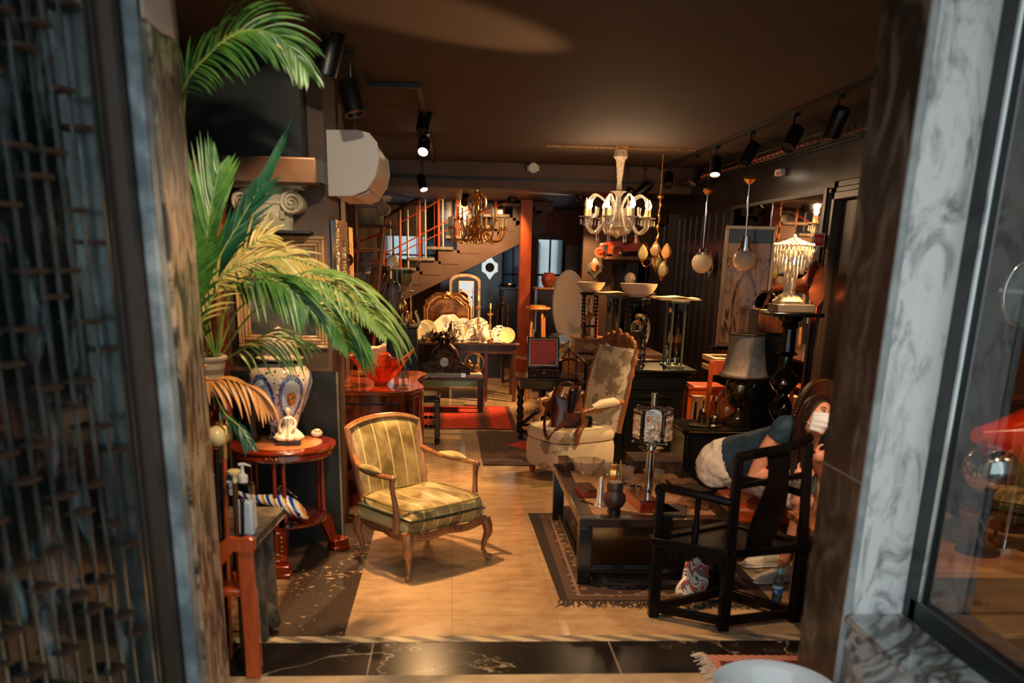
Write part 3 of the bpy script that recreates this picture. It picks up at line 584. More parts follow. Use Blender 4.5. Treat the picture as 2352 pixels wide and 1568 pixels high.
# ionic capital standing on a ledge above the painting
def capital(x, y, z, s, label):
    t_ = thing('ionic_capital', label, 'architectural capital', (x, y, z)); 
    part(t_, 'abacus', M().box((x, y, z+.285*s), (.46*s, .2*s, .03*s)).box((x, y, z+.258*s), (.43*s, .18*s, .025*s)), m_plaster, bev=.006*s)
    part(t_, 'echinus', M().box((x, y, z+.2*s), (.34*s, .17*s, .1*s)).tube([(x-.17*s+.34*s*i/12, y-.09*s, z+.165*s) for i in range(13)], .017*s, 8), m_plaster, bev=.01*s)
    for s_ in (-1, 1):
        sp = []
        for i in range(40): a = i*.4; r_ = (.07-.0016*i)*s; sp.append((x+s_*(.155*s+r_*math.cos(a+1.57)*1), y-.1*s-.0009*s*i, z+.165*s+r_*math.sin(a+1.57)))
        part(t_, 'volute', M().tube(sp, [.013*s*(1-i/60) for i in range(40)], 8).cyl((x+s_*.155*s, y-.09*s, z+.165*s), (x+s_*.155*s, y+.09*s, z+.165*s), .068*s, n=24), m_plaster)
    nk = M().lathe([(.14*s, 0), (.145*s, .1*s), (.155*s, .15*s)], (x, y, z), 32, sy=.6)
    for k in range(9):
        if k % 2: nk.box((x-.12*s+.03*s*k, y-.085*s, z+.09*s), (.028*s, .02*s, .05*s))
    part(t_, 'neck', nk, m_plaster)
    dr = M()
    for a in (-.8, -.4, 0, .4, .8): dr.tube(bez((x, y-.1*s, z+.2*s), (x+.01*a*s, y-.12*s, z+.25*s), (x+.05*a*s, y-.13*s, z+.27*s), (x+.075*a*s, y-.13*s, z+.245*s)), [.009*s]*5+[.007*s]*2+[.005*s]*2, 6)
    part(t_, 'acanthus_ornament', dr.sph((x, y-.12*s, z+.19*s), .015*s), m_plaster); return t_
cp = capital(-1.17, 6.19, 2.135, 1.0, 'aged plaster ionic capital on the ledge above the large painting')
struct('wall_left_pier_ledge', bx(-1.42, 6.08, 2.118, -.92, 6.32, 2.134), m_dark)
p = W(862, 515, 9.6); capital(p.x-.06, 9.75, p.z, .92, 'pale ionic capital on the far wall left of the stair railing'); struct('wall_left_rear_ledge', bx(p.x-.35, 9.6, p.z-.03, p.x+.2, 9.9, p.z-.002), m_brownwall)
# mosaic framed mirrors on the flank of the pier and on the next pilaster
t = T('gold_mosaic'); v = t.vor(t.coord(), 55, 'Color'); vd = t.vor(t.coord(), 55); t.col(t.mix(t.sep(v)[0], (236, 196, 128), (168, 110, 56))).set(Roughness=.3, Metallic=.5); t.bump(vd, .5); m_mos = t.m
for (X0, Y0, Y1, pa, pb, lb) in ((-.825, 6.45, 6.98, 505, 805, 'tall chrome-edged mirror with gold mosaic border nearest the painting'), (-.915, 7.9, 8.2, 520, 715, 'chrome-edged mirror with gold mosaic border beside the rope ladder')):
    z1 = W(760, pa, Y0).z; z0 = W(760, pb, Y0).z; t_ = thing('mosaic_mirror', lb, 'mirror', (X0+.02, (Y0+Y1)/2, z0)); part(t_, 'edge', bx(X0, Y0, z0, X0+.035, Y1, z1), m_chrome, bev=.003)
    fr = M(); 
    for q in ((Y0, Y0+.13, z0, z1), (Y1-.13, Y1, z0, z1), (Y0+.13, Y1-.13, z0, z0+.12), (Y0+.13, Y1-.13, z1-.12, z1)): fr.box((X0+.045, (q[0]+q[1])/2, (q[2]+q[3])/2), (.02, q[1]-q[0], q[3]-q[2]))
    part(t_, 'mosaic_border', fr, m_mos); part(t_, 'mirror_glass', bx(X0+.035, Y0+.13, z0+.12, X0+.04, Y1-.13, z1-.12), m_mirror)
# brass wall lamp arms sticking out before the second mirror
for k, (px, py, lb) in enumerate(((797, 597, 'upper round brown bracket knob beside the mosaic mirrors'), (786, 622, 'lower round brown bracket knob beside the mosaic mirrors'))):
    c = W(px, py, 7.0+.4*k); t_ = thing('wall_bracket', lb, 'bracket', c); part(t_, 'arm', M().tube([(-.9, c.y, c.z), (c.x-.04, c.y, c.z+.01), (c.x, c.y-.02, c.z)], .016, 8), w_walnut); part(t_, 'knob', M().sph((c.x, c.y-.02, c.z), (.05, .03, .05), 18), mat('dark_red_gloss', (96, 40, 26), .12, coat=1))
# rope ladder and old saw
a = W(815, 715, 8.9); b = W(825, 540, 8.9); c = W(862, 745, 8.9); d = W(882, 520, 8.9)
t_ = thing('wooden_ladder', 'honey coloured wooden ladder with dark rungs left of the stairs', 'ladder', (a.x, 8.9, 0)); 
for p, q in ((a, b), (c, d)):
    dr = (p-q).normalized(); foot = q+dr*((q.z)/abs(dr.z)); part(t_, 'rail', M().cyl(q, foot, .017, .02), w_honey)
for u in (.08, .42, .75, .87): part(t_, 'rung', M().cyl(b.lerp(a, u), d.lerp(c, u*.8), .011, n=8), w_red)
sw = thing('hand_saw', 'old grey toothed saw with a wooden grip hanging on the ladder', 'saw', W(835, 575, 8.9))
q = [(822, 580), (858, 577), (852, 620), (838, 690), (826, 690), (832, 640), (812, 628)]; part(sw, 'blade', M().prism([(W(*p, 8.895).x, W(*p, 8.895).z) for p in q], 8.89, 8.90), mat('old_steel', (96, 90, 84), .4, .7, c2=(50, 46, 42), ns=20))
part(sw, 'grip', M().cyl(W(806, 576, 8.895), W(880, 573, 8.895), .018, .012), w_honey)
tm = M()
for k in range(10): p = W(814+k*4, 628-k*.5, 8.885); tm.prism([(p.x-.008, p.z), (p.x+.008, p.z), (p.x, p.z-.02)], 8.882, 8.889)
part(sw, 'teeth', tm, m_chrome)
# ================================================================ round pedestal table and what stands on it
TZ = .805; TC = Vector((-1.12, 5.9, 0)); t_ = thing('round_table', 'round red mahogany table with leather top and gilt frieze mounts', 'table', TC)
part(t_, 'tabletop', M().lathe([(0, TZ-.03), (.32, TZ-.03), (.345, TZ-.024), (.35, TZ-.012), (.345, TZ-.003), (.335, TZ-.002), (0, TZ-.002)], TC, 64), w_red)
part(t_, 'leather_inset', M().lathe([(.255, TZ-.002), (.255, TZ), (0, TZ)], TC, 48), mat('tan_leather', (206, 138, 84), .3, c2=(180, 112, 64), ns=9, coat=.4))
part(t_, 'apron', M().lathe([(.33, TZ-.03), (.335, TZ-.06), (.32, TZ-.075), (.25, TZ-.08)], TC, 64), w_red)
for q in range(3):
    A = -PI/2+q*2*PI/3+.05; ca, sa = math.cos(A), math.sin(A); gm = M()
    for s_ in (-1, 1):
        for k in range(3):
            pts = []
            for j in range(9):
                th = A+s_*(.04+.075*k)+s_*.03*math.cos(j*.75)*(1-j/14); pts.append((TC.x+.338*math.cos(th), TC.y+.338*math.sin(th), TZ-.045+.012*math.sin(j*.75)*(1-j/14)))
            gm.tube(pts, .0028, 5)
    gm.sph((TC.x+.336*ca, TC.y+.336*sa, TZ-.045), .012); part(t_, 'gilt_mount', gm, m_gold)
    for s_ in (-.11, .11): part(t_, 'leg', M().lathe([(.014, .3), (.019, .31), (.014, .33), (.013, TZ-.12), (.018, TZ-.1), (.016, TZ-.08)], (TC.x+.26*math.cos(A+s_), TC.y+.26*math.sin(A+s_), 0), 12), w_red)
    rot = Matrix.Translation(TC) @ Matrix.Rotation(A, 4, 'Z')
    lm = M().prism([(.1, .29), (.25, .29), (.3, .27), (.32, .2), (.33, .13), (.37, .1), (.37, .075), (.30, .075), (.27, .16), (.24, .22), (.18, .25), (.1, .255)], -.038, .038, 'xz').xf(rot)
    ft = part(t_, 'foot', lm, w_red, bev=.005); part(ft, 'foot_block', M().box((.375, 0, .05), (.11, .11, .06)).box((.375, 0, .015), (.125, .125, .03)).xf(rot), w_red, bev=.006)
    g2 = M()
    for k in range(5): g2.sph((.318+.004*k, 0, .24-.03*k), (.006, .012, .012), 8)
    part(ft, 'gilt_mount', g2.xf(rot), m_gold)
part(t_, 'lower_shelf', M().lathe([(0, .275), (.26, .275), (.27, .285), (.27, .295), (.26, .30), (0, .30)], TC, 48), w_red)
# delft style covered jar
t = T('painted_delft_china'); co = t.coord(); x, y, z = t.sep(co); n0 = t.node('ShaderNodeMath'); n0.operation = 'ARCTAN2'; t.put(y, n0.inputs[0]); t.put(x, n0.inputs[1]); th = E(t, n0.outputs[0])
u = (((th/(2*PI))*6+.5).fr()-.5)*2   # -1..1 within each of six fields
h = (z-.29)/.125; d = (u*u*1.7+h*h*.75); nz = t.noise(co, 34, 3); d2 = d+(nz-.5)*.28
cv = t.comb(th*2.2, z*13, 0); fl = t.vor(cv, 3.2); fc = t.vor(cv, 3.2, 'Color'); scr = (t.noise(cv, 4.5, 2, .5, 2.5)-.5).ab().sm(.018, .006)
white = (238, 232, 220); blue = (38, 62, 134); flower = t.mix(t.sep(fc)[0] > .55, t.mix(t.sep(fc)[1] > .5, (176, 62, 52), (214, 152, 60)), (70, 104, 62))
b_ = t.mix(scr*.75, white, (40, 38, 78)); b_ = t.mix((fl < .30), b_, flower)
inner = t.mix((((x+.0)*(x+.0)).mn(1)*0+(u*u*3+h*h*2.2+(nz-.5)*.5)) < .34, (196, 214, 226), t.mix(nz.sm(.4, .6), (196, 90, 60), t.mix(t.noise(co, 50).sm(.45, .55), (222, 170, 60), (60, 96, 60))))
b_ = t.mix(d2 < 1.25, b_, t.mix(t.noise(co, 60).sm(.4, .6), blue, (120, 140, 196))); b_ = t.mix(d2 < .72, b_, inner)
low = (z < .1); b_ = t.mix(low*(nz > .5), b_, t.mix(fl < .25, blue, (176, 62, 52))); t.col(b_).set(Roughness=.12, Coat_Weight=.6); m_delft = t.m
vb = F(648, 1000, TZ); jar = thing('covered_jar', 'large covered china jar painted with flowers in blue medallions', 'jar', (-1.13, 6.02, TZ))
hs = W(648, 756, 5.97).z-TZ
pf = [(.1, 0), (.105, .015), (.085, .04), (.095, .1), (.13, .18), (.18, .29), (.205, .38), (.20, .44), (.165, .485), (.125, .503), (.118, .515)]
k_ = hs/.73
part(jar, 'body', M().lathe([(r, z*k_) for r, z in pf], (0, 0, 0), 48), m_delft, L=1)
part(jar, 'neck_ring', M().lathe([(.12, .512*k_), (.128, .515*k_), (.128, .53*k_), (.118, .535*k_)], (0, 0, 0), 40), mat('black_gilt_band', (40, 34, 34), .2), L=1)
part(jar, 'lid', M().lathe([(.15, .535*k_), (.155, .545*k_), (.115, .565*k_), (.115, .6*k_), (.108, .65*k_), (.08, .69*k_), (.04, .708*k_), (.022, .712*k_), (.03, .73*k_), (.0, .745*k_)], (0, 0, 0), 40), m_delft, L=1)
# figurine
p = F(662, 1022, TZ); p.y += .05; fg = thing('figurine', 'cream porcelain seated dancer figurine on a dark stone base', 'figurine', (p.x, p.y, TZ)); m_porc = mat('cream_porcelain', (240, 224, 196), .25, coat=.5)
x_, y_ = p.x, p.y
part(fg, 'base', M().box((x_, y_, TZ+.015), (.15, .11, .03), rz=.1), mat('green_black_stone', (46, 50, 44), .25), bev=.005)
part(fg, 'dress', M().lathe([(.07, .03), (.088, .045), (.075, .07), (.045, .1), (.026, .13), (.03, .155), (.034, .17), (.012, .185)], (x_, y_, TZ), 40, lobes=9, amp=.14), m_porc)
part(fg, 'figure', M().lathe([(.0, .178), (.011, .18), (.011, .195), (.019, .205), (.021, .22), (.014, .235), (0, .24)], (x_, y_, TZ), 16).tube(bez((x_-.032, y_, TZ+.165), (x_-.06, y_-.02, TZ+.14), (x_-.06, y_-.02, TZ+.1), (x_-.045, y_-.04, TZ+.08)), .008, 8).tube(bez((x_+.032, y_, TZ+.165), (x_+.06, y_-.02, TZ+.15), (x_+.055, y_-.04, TZ+.12), (x_+.03, y_-.05, TZ+.1)), .008, 8).sph((x_-.05, y_-.06, TZ+.05), (.028, .03, .02)).sph((x_+.06, y_-.05, TZ+.05), (.026, .03, .02)), m_porc)
p = F(728, 1003, TZ); one('carved_stone', M().sph((p.x, p.y, TZ+.026), (.04, .034, .028), 16).sph((p.x+.005, p.y-.01, TZ+.045), (.026, .022, .014), 12), m_porc, 'small pale carved stone rose on the right of the round table', 'ornament')
lathe_box('green_vase', 'tall narrow green glass vase beside the glass dome', 'vase', (535, 868, 572, 1008), 5.8, [(.8, 0), (.85, .02), (.7, .03), (.62, .3), (.66, .7), (.85, 1), (.78, 1), (.6, .7), (.55, .3), (.6, .06), (0, .05)], mat('green_glass', (60, 150, 100), .05, tr=1), z=TZ)
lathe_box('glass_cloche', 'clear glass cylinder jar with banded rim on the round table', 'jar', (560, 922, 604, 1012), 5.75, [(.7, 0), (.9, .03), (.95, .1), (.95, .88), (1, .9), (1, .93), (.95, .94), (.95, 1), (.9, 1), (.9, .1), (.8, .05), (0, .04)], m_thin, z=TZ)
# glass fish on the lower shelf
t = T('striped_fish_glass'); x, y, z = t.sep(t.coord()); q = ((x*1.0+z*.5)*14).fr(); b_ = t.mix(q > .28, (40, 70, 170), (240, 226, 190)); b_ = t.mix(q > .62, b_, (214, 140, 60)); b_ = t.mix(q > .8, b_, (250, 240, 220)); t.col(b_).set(Roughness=.06, Coat_Weight=1); m_fish = t.m
fp = spl([(-1.5, 5.68, .62), (-1.43, 5.68, .545), (-1.32, 5.68, .49), (-1.2, 5.68, .47), (-1.1, 5.67, .455), (-1.02, 5.66, .42), (-.965, 5.65, .375), (-.935, 5.65, .355)], 3)
rr = [.012, .014, .016, .017, .018, .02, .024, .03, .037, .045, .053, .06, .066, .068, .066, .06, .054, .046, .036, .024, .016, .012]
fsh = thing('glass_fish', 'striped blue and white blown glass fish on the lower table shelf', 'glass fish', (-1.1, 5.67, .30)); part(fsh, 'body', M().tube(fp, rr[:len(fp)]+[.01]*max(0, len(fp)-len(rr)), 16, flat=.8), m_fish)
part(fsh, 'dorsal_fin', M().tube(bez((-1.09, 5.67, .5), (-1.12, 5.67, .6), (-1.09, 5.66, .56), (-1.0, 5.66, .49)), [.012, .02, .02, .018, .016, .016, .014, .01, .006], 8, flat=.4), m_glass)
part(fsh, 'tail_fin', M().tube(bez((-1.5, 5.68, .6), (-1.56, 5.67, .66), (-1.53, 5.67, .68), (-1.505, 5.67, .72)), .009, 8), m_glass)
part(fsh, 'belly_fin', M().tube(bez((-1.1, 5.66, .4), (-1.1, 5.64, .34), (-1.05, 5.63, .31), (-1.0, 5.63, .32)), .014, 8), m_glass)
part(fsh, 'eye', M().sph((-.985, 5.595, .395), .011, 10), m_black); part(fsh, 'foot', M().lathe([(.06, 0), (.055, .02), (.02, .04), (.025, .1)], (-1.08, 5.67, .30), 16), m_glass)
# ================================================================ things in the near left corner
sb = thing('stone_bench', 'weathered grey stone slab table behind the orange chair back', 'bench', (-1.2, 4.65, 0)); m_slab = mat('weathered_slab', (104, 92, 78), .7, c2=(64, 56, 46), ns=14, bump=.5)
part(sb, 'slab', M().prism([(-1.6, 4.34), (-.985, 4.33), (-.94, 4.9), (-1.6, 4.92)], .59, .636, 'xy'), m_slab, bev=.006)
for x_, y_ in ((-1.03, 4.52), (-1.03, 4.8), (-1.52, 4.52), (-1.52, 4.8)): part(sb, 'leg', M().bar((x_, y_, .59), (x_+.005, y_, 0), .07, .07), m_slab, bev=.01)
p = F(567, 1228, .636); sz = thing('sanitizer_bottle', 'clear pump bottle of pale blue hand sanitizer on the stone slab', 'bottle', (p.x, p.y, .636)); x_, y_ = p.x, p.y
s_ = mpp(567, 1160, p.y); hh = 125*s_
part(sz, 'bottle', M().box((x_, y_, .636+hh*.5), (46*s_, 30*s_, hh), rz=-.15), pane('bottle_plastic', (240, 246, 250)), bev=.012); part(sz, 'gel', M().box((x_, y_, .636+hh*.34), (42*s_, 26*s_, hh*.64), rz=-.15), mat('blue_gel', (222, 236, 244), .15), bev=.01)
part(sz, 'label', M().box((x_+23*s_, y_-.012, .636+hh*.45), (.002, 20*s_, hh*.6), rz=-.15), m_white)
part(sz, 'cap', M().lathe([(.02, hh), (.024, hh+.004), (.024, hh+.035), (.014, hh+.042), (.009, hh+.05), (.008, hh+.085), (.012, hh+.09)], (x_, y_, .636), 18), m_white)
part(sz, 'pump_nozzle', M().tube([(x_-.016, y_, .636+hh+.09), (x_+.01, y_, .636+hh+.094), (x_+.045, y_-.01, .636+hh+.086)], [.008, .007, .004], 8), m_white)
rk = M().sph((0, 0, 0), (.07, .07, .085), 20); rk.v = [tuple(Vector(v)*(1+.12*math.sin(v[0]*60+v[2]*40)+.08*math.sin(v[1]*90))) for v in rk.v]; rk.xf(Matrix.Translation((-1.015, 4.62, .09))); one('rock', rk, mat('dark_rock', (58, 56, 50), .7, c2=(34, 34, 32), ns=20, bump=.8), 'dark rounded rock on the floor beside the threshold tape', 'rock')
# chair back in orange wood
oc = thing('wooden_chair', 'orange wooden chair close to the left jamb, cut by the frame', 'chair', (-1.2, 4.12, 0)); Yc = 4.06
xr = W(566, 1300, Yc).x; zt_ = W(590, 1240, Yc).z; xl = xr-.44
for x_ in (xr, xl): part(oc, 'stile', M().bar((x_, Yc, 0), (x_, Yc, zt_-.03), .072, .035), w_orange, bev=.006)
pts = [(xl-.04, zt_-.06), (xl+.05, zt_-.13), (xl+.15, zt_-.14), (xr-.15, zt_-.14), (xr-.1, zt_-.1), (xr-.05, zt_-.04), (xr+.04, zt_-.05), (xr+.042, zt_+.0), (xr+.02, zt_+.012), (xr-.02, zt_), (xr-.07, zt_+.01), (xr-.12, zt_-.03), (xr-.16, zt_-.07), (xl+.16, zt_-.07), (xl+.1, zt_-.02), (xl, zt_)]
part(oc, 'crest_rail', M().prism(pts, Yc-.03, Yc+.02), w_orange, bev=.006)
part(oc, 'splat', M().box(((xr+xl)/2, Yc, .62), (.1, .015, .3)), w_orange); part(oc, 'seat', M().box(((xr+xl)/2, Yc+.07, .44), (.46, .14, .04)), w_orange, bev=.01)
for x_ in (xr, xl): part(oc, 'front_leg', M().bar((x_, Yc+.12, 0), (x_, Yc+.12, .42), .03, .03), w_orange)
# canes
def cane(pxt, pyt, Y, pxb, mt, r_, label, knob, kmat, tagt=None):
    a = W(pxt, pyt, Y); b = Vector((W(pxb, 1500, Y).x, Y, 0)); t_ = thing('walking_cane', label, 'cane', b); part(t_, 'shaft', M().cyl(b, a, r_*.8, r_, n=12), mt)
    if knob: part(t_, 'knob', knob(a), kmat)
    return t_, a
m_ivory = mat('ivory_knob', (236, 214, 150), .2, coat=.6)
t_, a = cane(515, 1030, 4.28, 530, w_orange, .011, 'orange wood cane with a large cream ball knob and gold collar', lambda a: M().sph((a.x-.03, a.y, a.z+.06), .05, 20), m_ivory); part(t_, 'collar', M().tube([(a.x, a.y, a.z-.05), (a.x, a.y, a.z+.03), (a.x+.018, a.y, a.z+.06), (a.x+.012, a.y, a.z+.1), (a.x-.02, a.y+.01, a.z+.115)], [.012, .014, .02, .018, .01], 10), m_brass)
t_, a = cane(539, 1108, 4.26, 556, w_walnut, .013, 'brown cane with a flat pale yellow knob', lambda a: M().lathe([(.012, 0), (.016, .02), (.012, .035), (.03, .045), (.032, .058), (.022, .066), (0, .068)], a, 18), m_ivory)
c = W(528, 1115, 4.24); part(t_, 'price_tag', M().box((c.x, 4.235, c.z), (.034, .003, .085)), mat('black_card', (28, 28, 30), .5))
def text(par, s, loc, size, mt, rot=(PI/2, 0, 0), ext=.0006, L=0):
    cu = bpy.data.curves.new('lettering', 'FONT'); cu.body = s; cu.size = size; cu.extrude = ext; cu.align_x = 'CENTER'; cu.align_y = 'CENTER'
    o = bpy.data.objects.new('lettering_tmp', cu); C.objects.link(o); dg = bpy.context.evaluated_depsgraph_get(); me = bpy.data.meshes.new_from_object(o.evaluated_get(dg)); bpy.data.objects.remove(o)
    me.materials.clear(); me.materials.append(mt); q = bpy.data.objects.new('lettering', me); C.objects.link(q); q.parent = par; q.rotation_euler = rot
    q.location = Vector(loc) if L else Vector(loc)-root_of(par).location; return q
m_ink = mat('white_ink', (240, 238, 230), .6)
text(t_, 'JNV 024', (c.x+.004, 4.2325, c.z-.01), .021, m_ink, (PI/2, PI/2, 0)); text(t_, 'A', (c.x-.008, 4.2325, c.z+.02), .02, m_ink, (PI/2, PI/2, 0))
cane(497, 1030, 4.30, 508, m_black, .013, 'thick black cane nearest the left marble jamb', None, None)
cane(507, 1060, 4.32, 524, m_black, .011, 'thinner black cane between the orange cane and the jamb', None, None)
cane(556, 1150, 4.24, 563, m_black, .010, 'knotted black cane behind the orange chair back', lambda a: M().sph(a, .014, 10), m_black)
# ================================================================ green velvet armchair (bergere)
t = T('striped_green_velvet'); co = t.coord(); x, y, z = t.sep(co); n = t.noise(co, 5, 4, .6, .4); q = ((x*9.3+.5).fr()-.5).ab(); b_ = t.mix(n.sm(.35, .65), (176, 158, 104), (112, 94, 54))
t.col(t.mix(q.sm(.055, .03)*.75, b_, (232, 210, 150))).set(Roughness=.42, Sheen_Weight=.6, Sheen_Roughness=.35); t.put((255, 236, 180), t.b.inputs['Sheen Tint']); m_velvet = t.m
w_gold = wood('gilded_walnut', (176, 120, 76), (112, 64, 36), .28, .5)
A = Vector((-.28, 5.44, 0)); ex = Vector((.763, .646, 0)); ang = math.atan2(ex.y, ex.x); cc = A+ex*.33+Vector((-.646, .763, 0))*.29
ch = thing('armchair', 'carved walnut armchair in striped green velvet in the middle of the floor', 'armchair', cc, ang)
hw, hd = .33, .29
def cab(x, y, z1, ox, oy):       # cabriole leg
    return M().tube([(x, y, z1), (x+.012*ox, y+.012*oy, z1-.05), (x+.016*ox, y+.016*oy, z1-.1), (x-.002*ox, y-.002*oy, z1*.45), (x-.008*ox, y-.008*oy, z1*.25), (x+.01*ox, y+.01*oy, .03), (x+.022*ox, y+.022*oy, .012), (x+.02*ox, y+.02*oy, .0)], [.036, .036, .031, .02, .015, .014, .02, .014], 12).sph((x+.026*ox, y+.026*oy, .03), .017, 10)
for x_, y_ in ((-hw, -hd), (hw, -hd), (-hw+.04, hd), (hw-.04, hd)): part(ch, 'leg', cab(x_, y_, .30, 1 if x_ > 0 else -1, 1 if y_ > 0 else -1), w_gold, L=1)
def railpts(a, b, dip, n=12): return [Vector(a).lerp(Vector(b), i/n)+Vector((0, 0, -dip*(1-math.cos(4*PI*i/n))*.5-(dip*.6*math.sin(PI*i/n)))) for i in range(n+1)]
for a, b in (((-hw, -hd, .29), (hw, -hd, .29)), ((-hw, -hd, .29), (-hw+.04, hd, .29)), ((hw, -hd, .29), (hw-.04, hd, .29)), ((-hw+.04, hd, .29), (hw-.04, hd, .29))):
    part(ch, 'seat_rail', M().tube(railpts(a, b, .018), .022, 8, flat=1.3), w_gold, L=1)
part(ch, 'seat_base', M().box((0, .0, .335), (2*hw-.01, 2*hd, .09)), m_velvet, L=1, bev=.03)
cu = M()
def cush(u, v):
    x_ = (u-.5)*2; y_ = (v-.5)*2; e = (1-abs(x_)**5)*(1-abs(y_)**5); return ((x_*.325)*(1 if v > .15 else 1), -.02+y_*.29-.02*(1-x_*x_)*(v < .5), .40+.085*e**.4+.012*math.sin(x_*5+1)*math.cos(y_*4)*e-.015*(1-(x_*x_+y_*y_)*.5)*e)
cu.grid(cush, 24, 24); cu.grid(lambda u, v: (lambda p: (p[0], p[1], .78-p[2]))(cush(1-u, v)), 24, 24); part(ch, 'seat_cushion', cu, m_velvet, L=1)
part(ch, 'piping', M().tube([(lambda p: (p[0], p[1], .455))((.326*math.copysign(abs(math.cos(a))**.35, math.cos(a)), -.02+.292*math.copysign(abs(math.sin(a))**.35, math.sin(a)), 0)) for a in [i*2*PI/48 for i in range(48)]], .006, 6, close=True), mat('velvet_piping', (132, 120, 70), .5), L=1)
def bk(u, v, off=0):             # back panel surface; u across, v up; leans back
    x_ = (u-.5)*2; top = .93-.05*abs(x_)**2.4-.0*x_; z_ = .40+(top-.40)*v; return (x_*(.265+.035*v), .27+.13*v+.02*(1-x_*x_)-off, z_)
def ed(k): return [bk(0, i/8) for i in range(9)]+[bk(i/14, 1) for i in range(1, 14)]+[bk(1, 1-i/8) for i in range(9)]
fr = [Vector((-hw+.04, hd, .28)), Vector((-hw+.045, hd, .36))]+[Vector(p)+Vector((0, .01, 0)) for p in ed(0)]+[Vector((hw-.045, hd, .36)), Vector((hw-.04, hd, .28))]
part(ch, 'back_frame', M().tube(fr, .024, 8), w_gold, L=1)
part(ch, 'back_frame', M().tube([p+Vector((0, -.022, .004)) for p in fr], .008, 6), w_frame, L=1)
bm = M().grid(lambda u, v: bk(.03+.94*u, .02+.95*v, .045*(math.sin(PI*u)**.4)*(math.sin(PI*min(1, v+.02))**.4)), 18, 18); bm.grid(lambda u, v: bk(.03+.94*(1-u), .02+.95*v, -.015), 6, 6); part(ch, 'backrest', bm, m_velvet, L=1)
for s in (-1, 1):
    arm = bez((s*.285, .34, .70), (s*.36, .2, .62), (s*.37, .0, .655), (s*.355, -.16, .655), 10); part(ch, 'arm', M().tube(arm, [.02]*11, 8, flat=.9).sph((s*.355, -.17, .652), (.022, .03, .024)), w_gold, L=1)
    part(ch, 'arm_pad', M().tube([arm[3]+Vector((0, 0, .018)), arm[4]+Vector((0, 0, .022)), arm[5]+Vector((0, 0, .026)), arm[6]+Vector((0, 0, .026)), arm[7]+Vector((0, 0, .024)), arm[8]+Vector((0, 0, .016))], [.012, .028, .034, .034, .028, .01], 12, flat=.75), m_velvet, L=1)
    part(ch, 'arm_support', M().tube(bez((s*.352, -.17, .65), (s*.36, -.14, .56), (s*.325, -.2, .48), (s*.33, -.17, .29), 10), [.022, .02, .018, .017, .017, .018, .02, .022, .025, .028, .03], 10), w_gold, L=1)
# ================================================================ commode with glass bowl and shell vase
t = T('figured_walnut'); co = t.coord(); n = t.noise(t.scale(co, (1, 1, .5)), 4, 6, .6, 3); t.col(t.mix(n.sm(.35, .65), (120, 52, 24), (52, 20, 12))).set(Roughness=.16, Coat_Weight=.8, Coat_Roughness=.06); m_fig = t.m
CT = .955; x0, x1, y0, y1 = -.985, -.27, 7.25, 8.6
cm = thing('commode', 'glossy figured walnut commode with a shaped top behind the armchair', 'commode', ((x0+x1)/2, 7.9, 0))
def outl(o=0, n=14):
    p = [(x0, y1), (x0, y0+.06-o), (x0+.08, y0-o)]; 
    p += [(x0+.08+(x1-x0-.2)*i/n, y0-o-.0*math.sin(PI*i/n)) for i in range(1, n+1)]; p += [(x1-.09+o, y0+.05-o), (x1-.05+o, y0+.14), (x1+o, y0+.2)]
    p += [(x1+o-.07*math.sin(PI*i/n)**2*(1), y0+.25+(y1-y0-.4)*i/n) for i in range(n+1)]; return p+[(x1-.05, y1)]
part(cm, 'body', M().prism(outl(0), .1, CT-.035, 'xy'), m_fig); part(cm, 'top', M().prism(outl(.02), CT-.035, CT, 'xy'), mat('orange_glossy_walnut', (190, 84, 38), .1, c2=(120, 44, 18), ns=4, coat=1), bev=.01)
part(cm, 'base', M().prism(outl(.01), 0, .1, 'xy'), w_red)
part(cm, 'drawer_panel', M().frame(x0+.1, CT-.36, x1-.16, CT-.1, .014, y0-.008, y0+.01), mat('ebony_inlay', (30, 14, 10), .3)); part(cm, 'corner_column', M().cyl((x1-.05, y0+.07, .08), (x1-.05, y0+.07, CT-.05), .055, n=20), m_fig)
p = F(868, 885, CT); bx_, by_ = p.x+.02, p.y+.08
t = T('red_orange_art_glass'); n = t.noise(t.coord(), 9, 3); t.col(t.mix(n.sm(.3, .7), (235, 70, 20), (255, 150, 90))).set(Roughness=.04, IOR=1.45); t.b.inputs['Transmission Weight'].default_value = .9; t.b.inputs['Coat Weight'].default_value = 1; m_rg = t.m
def bowl(u, v):
    a = u*2*PI; r = .03+.17*v**1.1; lob = math.sin(5*a+.6); rr = r*(1+.28*lob*v*v); return (bx_+rr*math.cos(a)*1.15, by_+rr*math.sin(a)*.8, CT+.012+.17*v**1.4+.07*max(-.3, lob)*v**3+(.05 if math.cos(a) > .7 else 0)*v**3)
one('glass_bowl', M().grid(bowl, 60, 14, cu=True).lathe([(0, 0), (.06, 0), (.05, .01), (.03, .02)], (bx_, by_, CT+.001), 20), m_rg, 'red and clear art glass bowl with pulled rim on the walnut commode', 'bowl', solid=.008)
p = F(868, 850, CT); sv = M()
def shell(u, v):
    a = u*2*PI; r = (.062+.03*v+.01*math.sin(3*a+v*3)+.008*math.sin(9*a)*v); return (p.x+.0+r*math.cos(a)*1.15, 8.2+r*math.sin(a), CT+.002+.27*v+.02*math.cos(2*a)*v)
t = T('banded_shell_ceramic'); x, y, z = t.sep(t.coord()); nn = t.noise(t.coord(), 8); t.col(t.mix(((z*22+nn*2.2).fr()).sm(.0, .12), (150, 96, 66), (232, 206, 176))).set(Roughness=.25, Coat_Weight=.4)
one('shell_vase', sv.grid(shell, 40, 12, cu=True).lathe([(0, .0), (.065, .0)], (p.x, 8.2, CT+.002), 20, cap=False), t.m, 'cream banded shell-shaped vase behind the red glass bowl', 'vase', solid=.006)
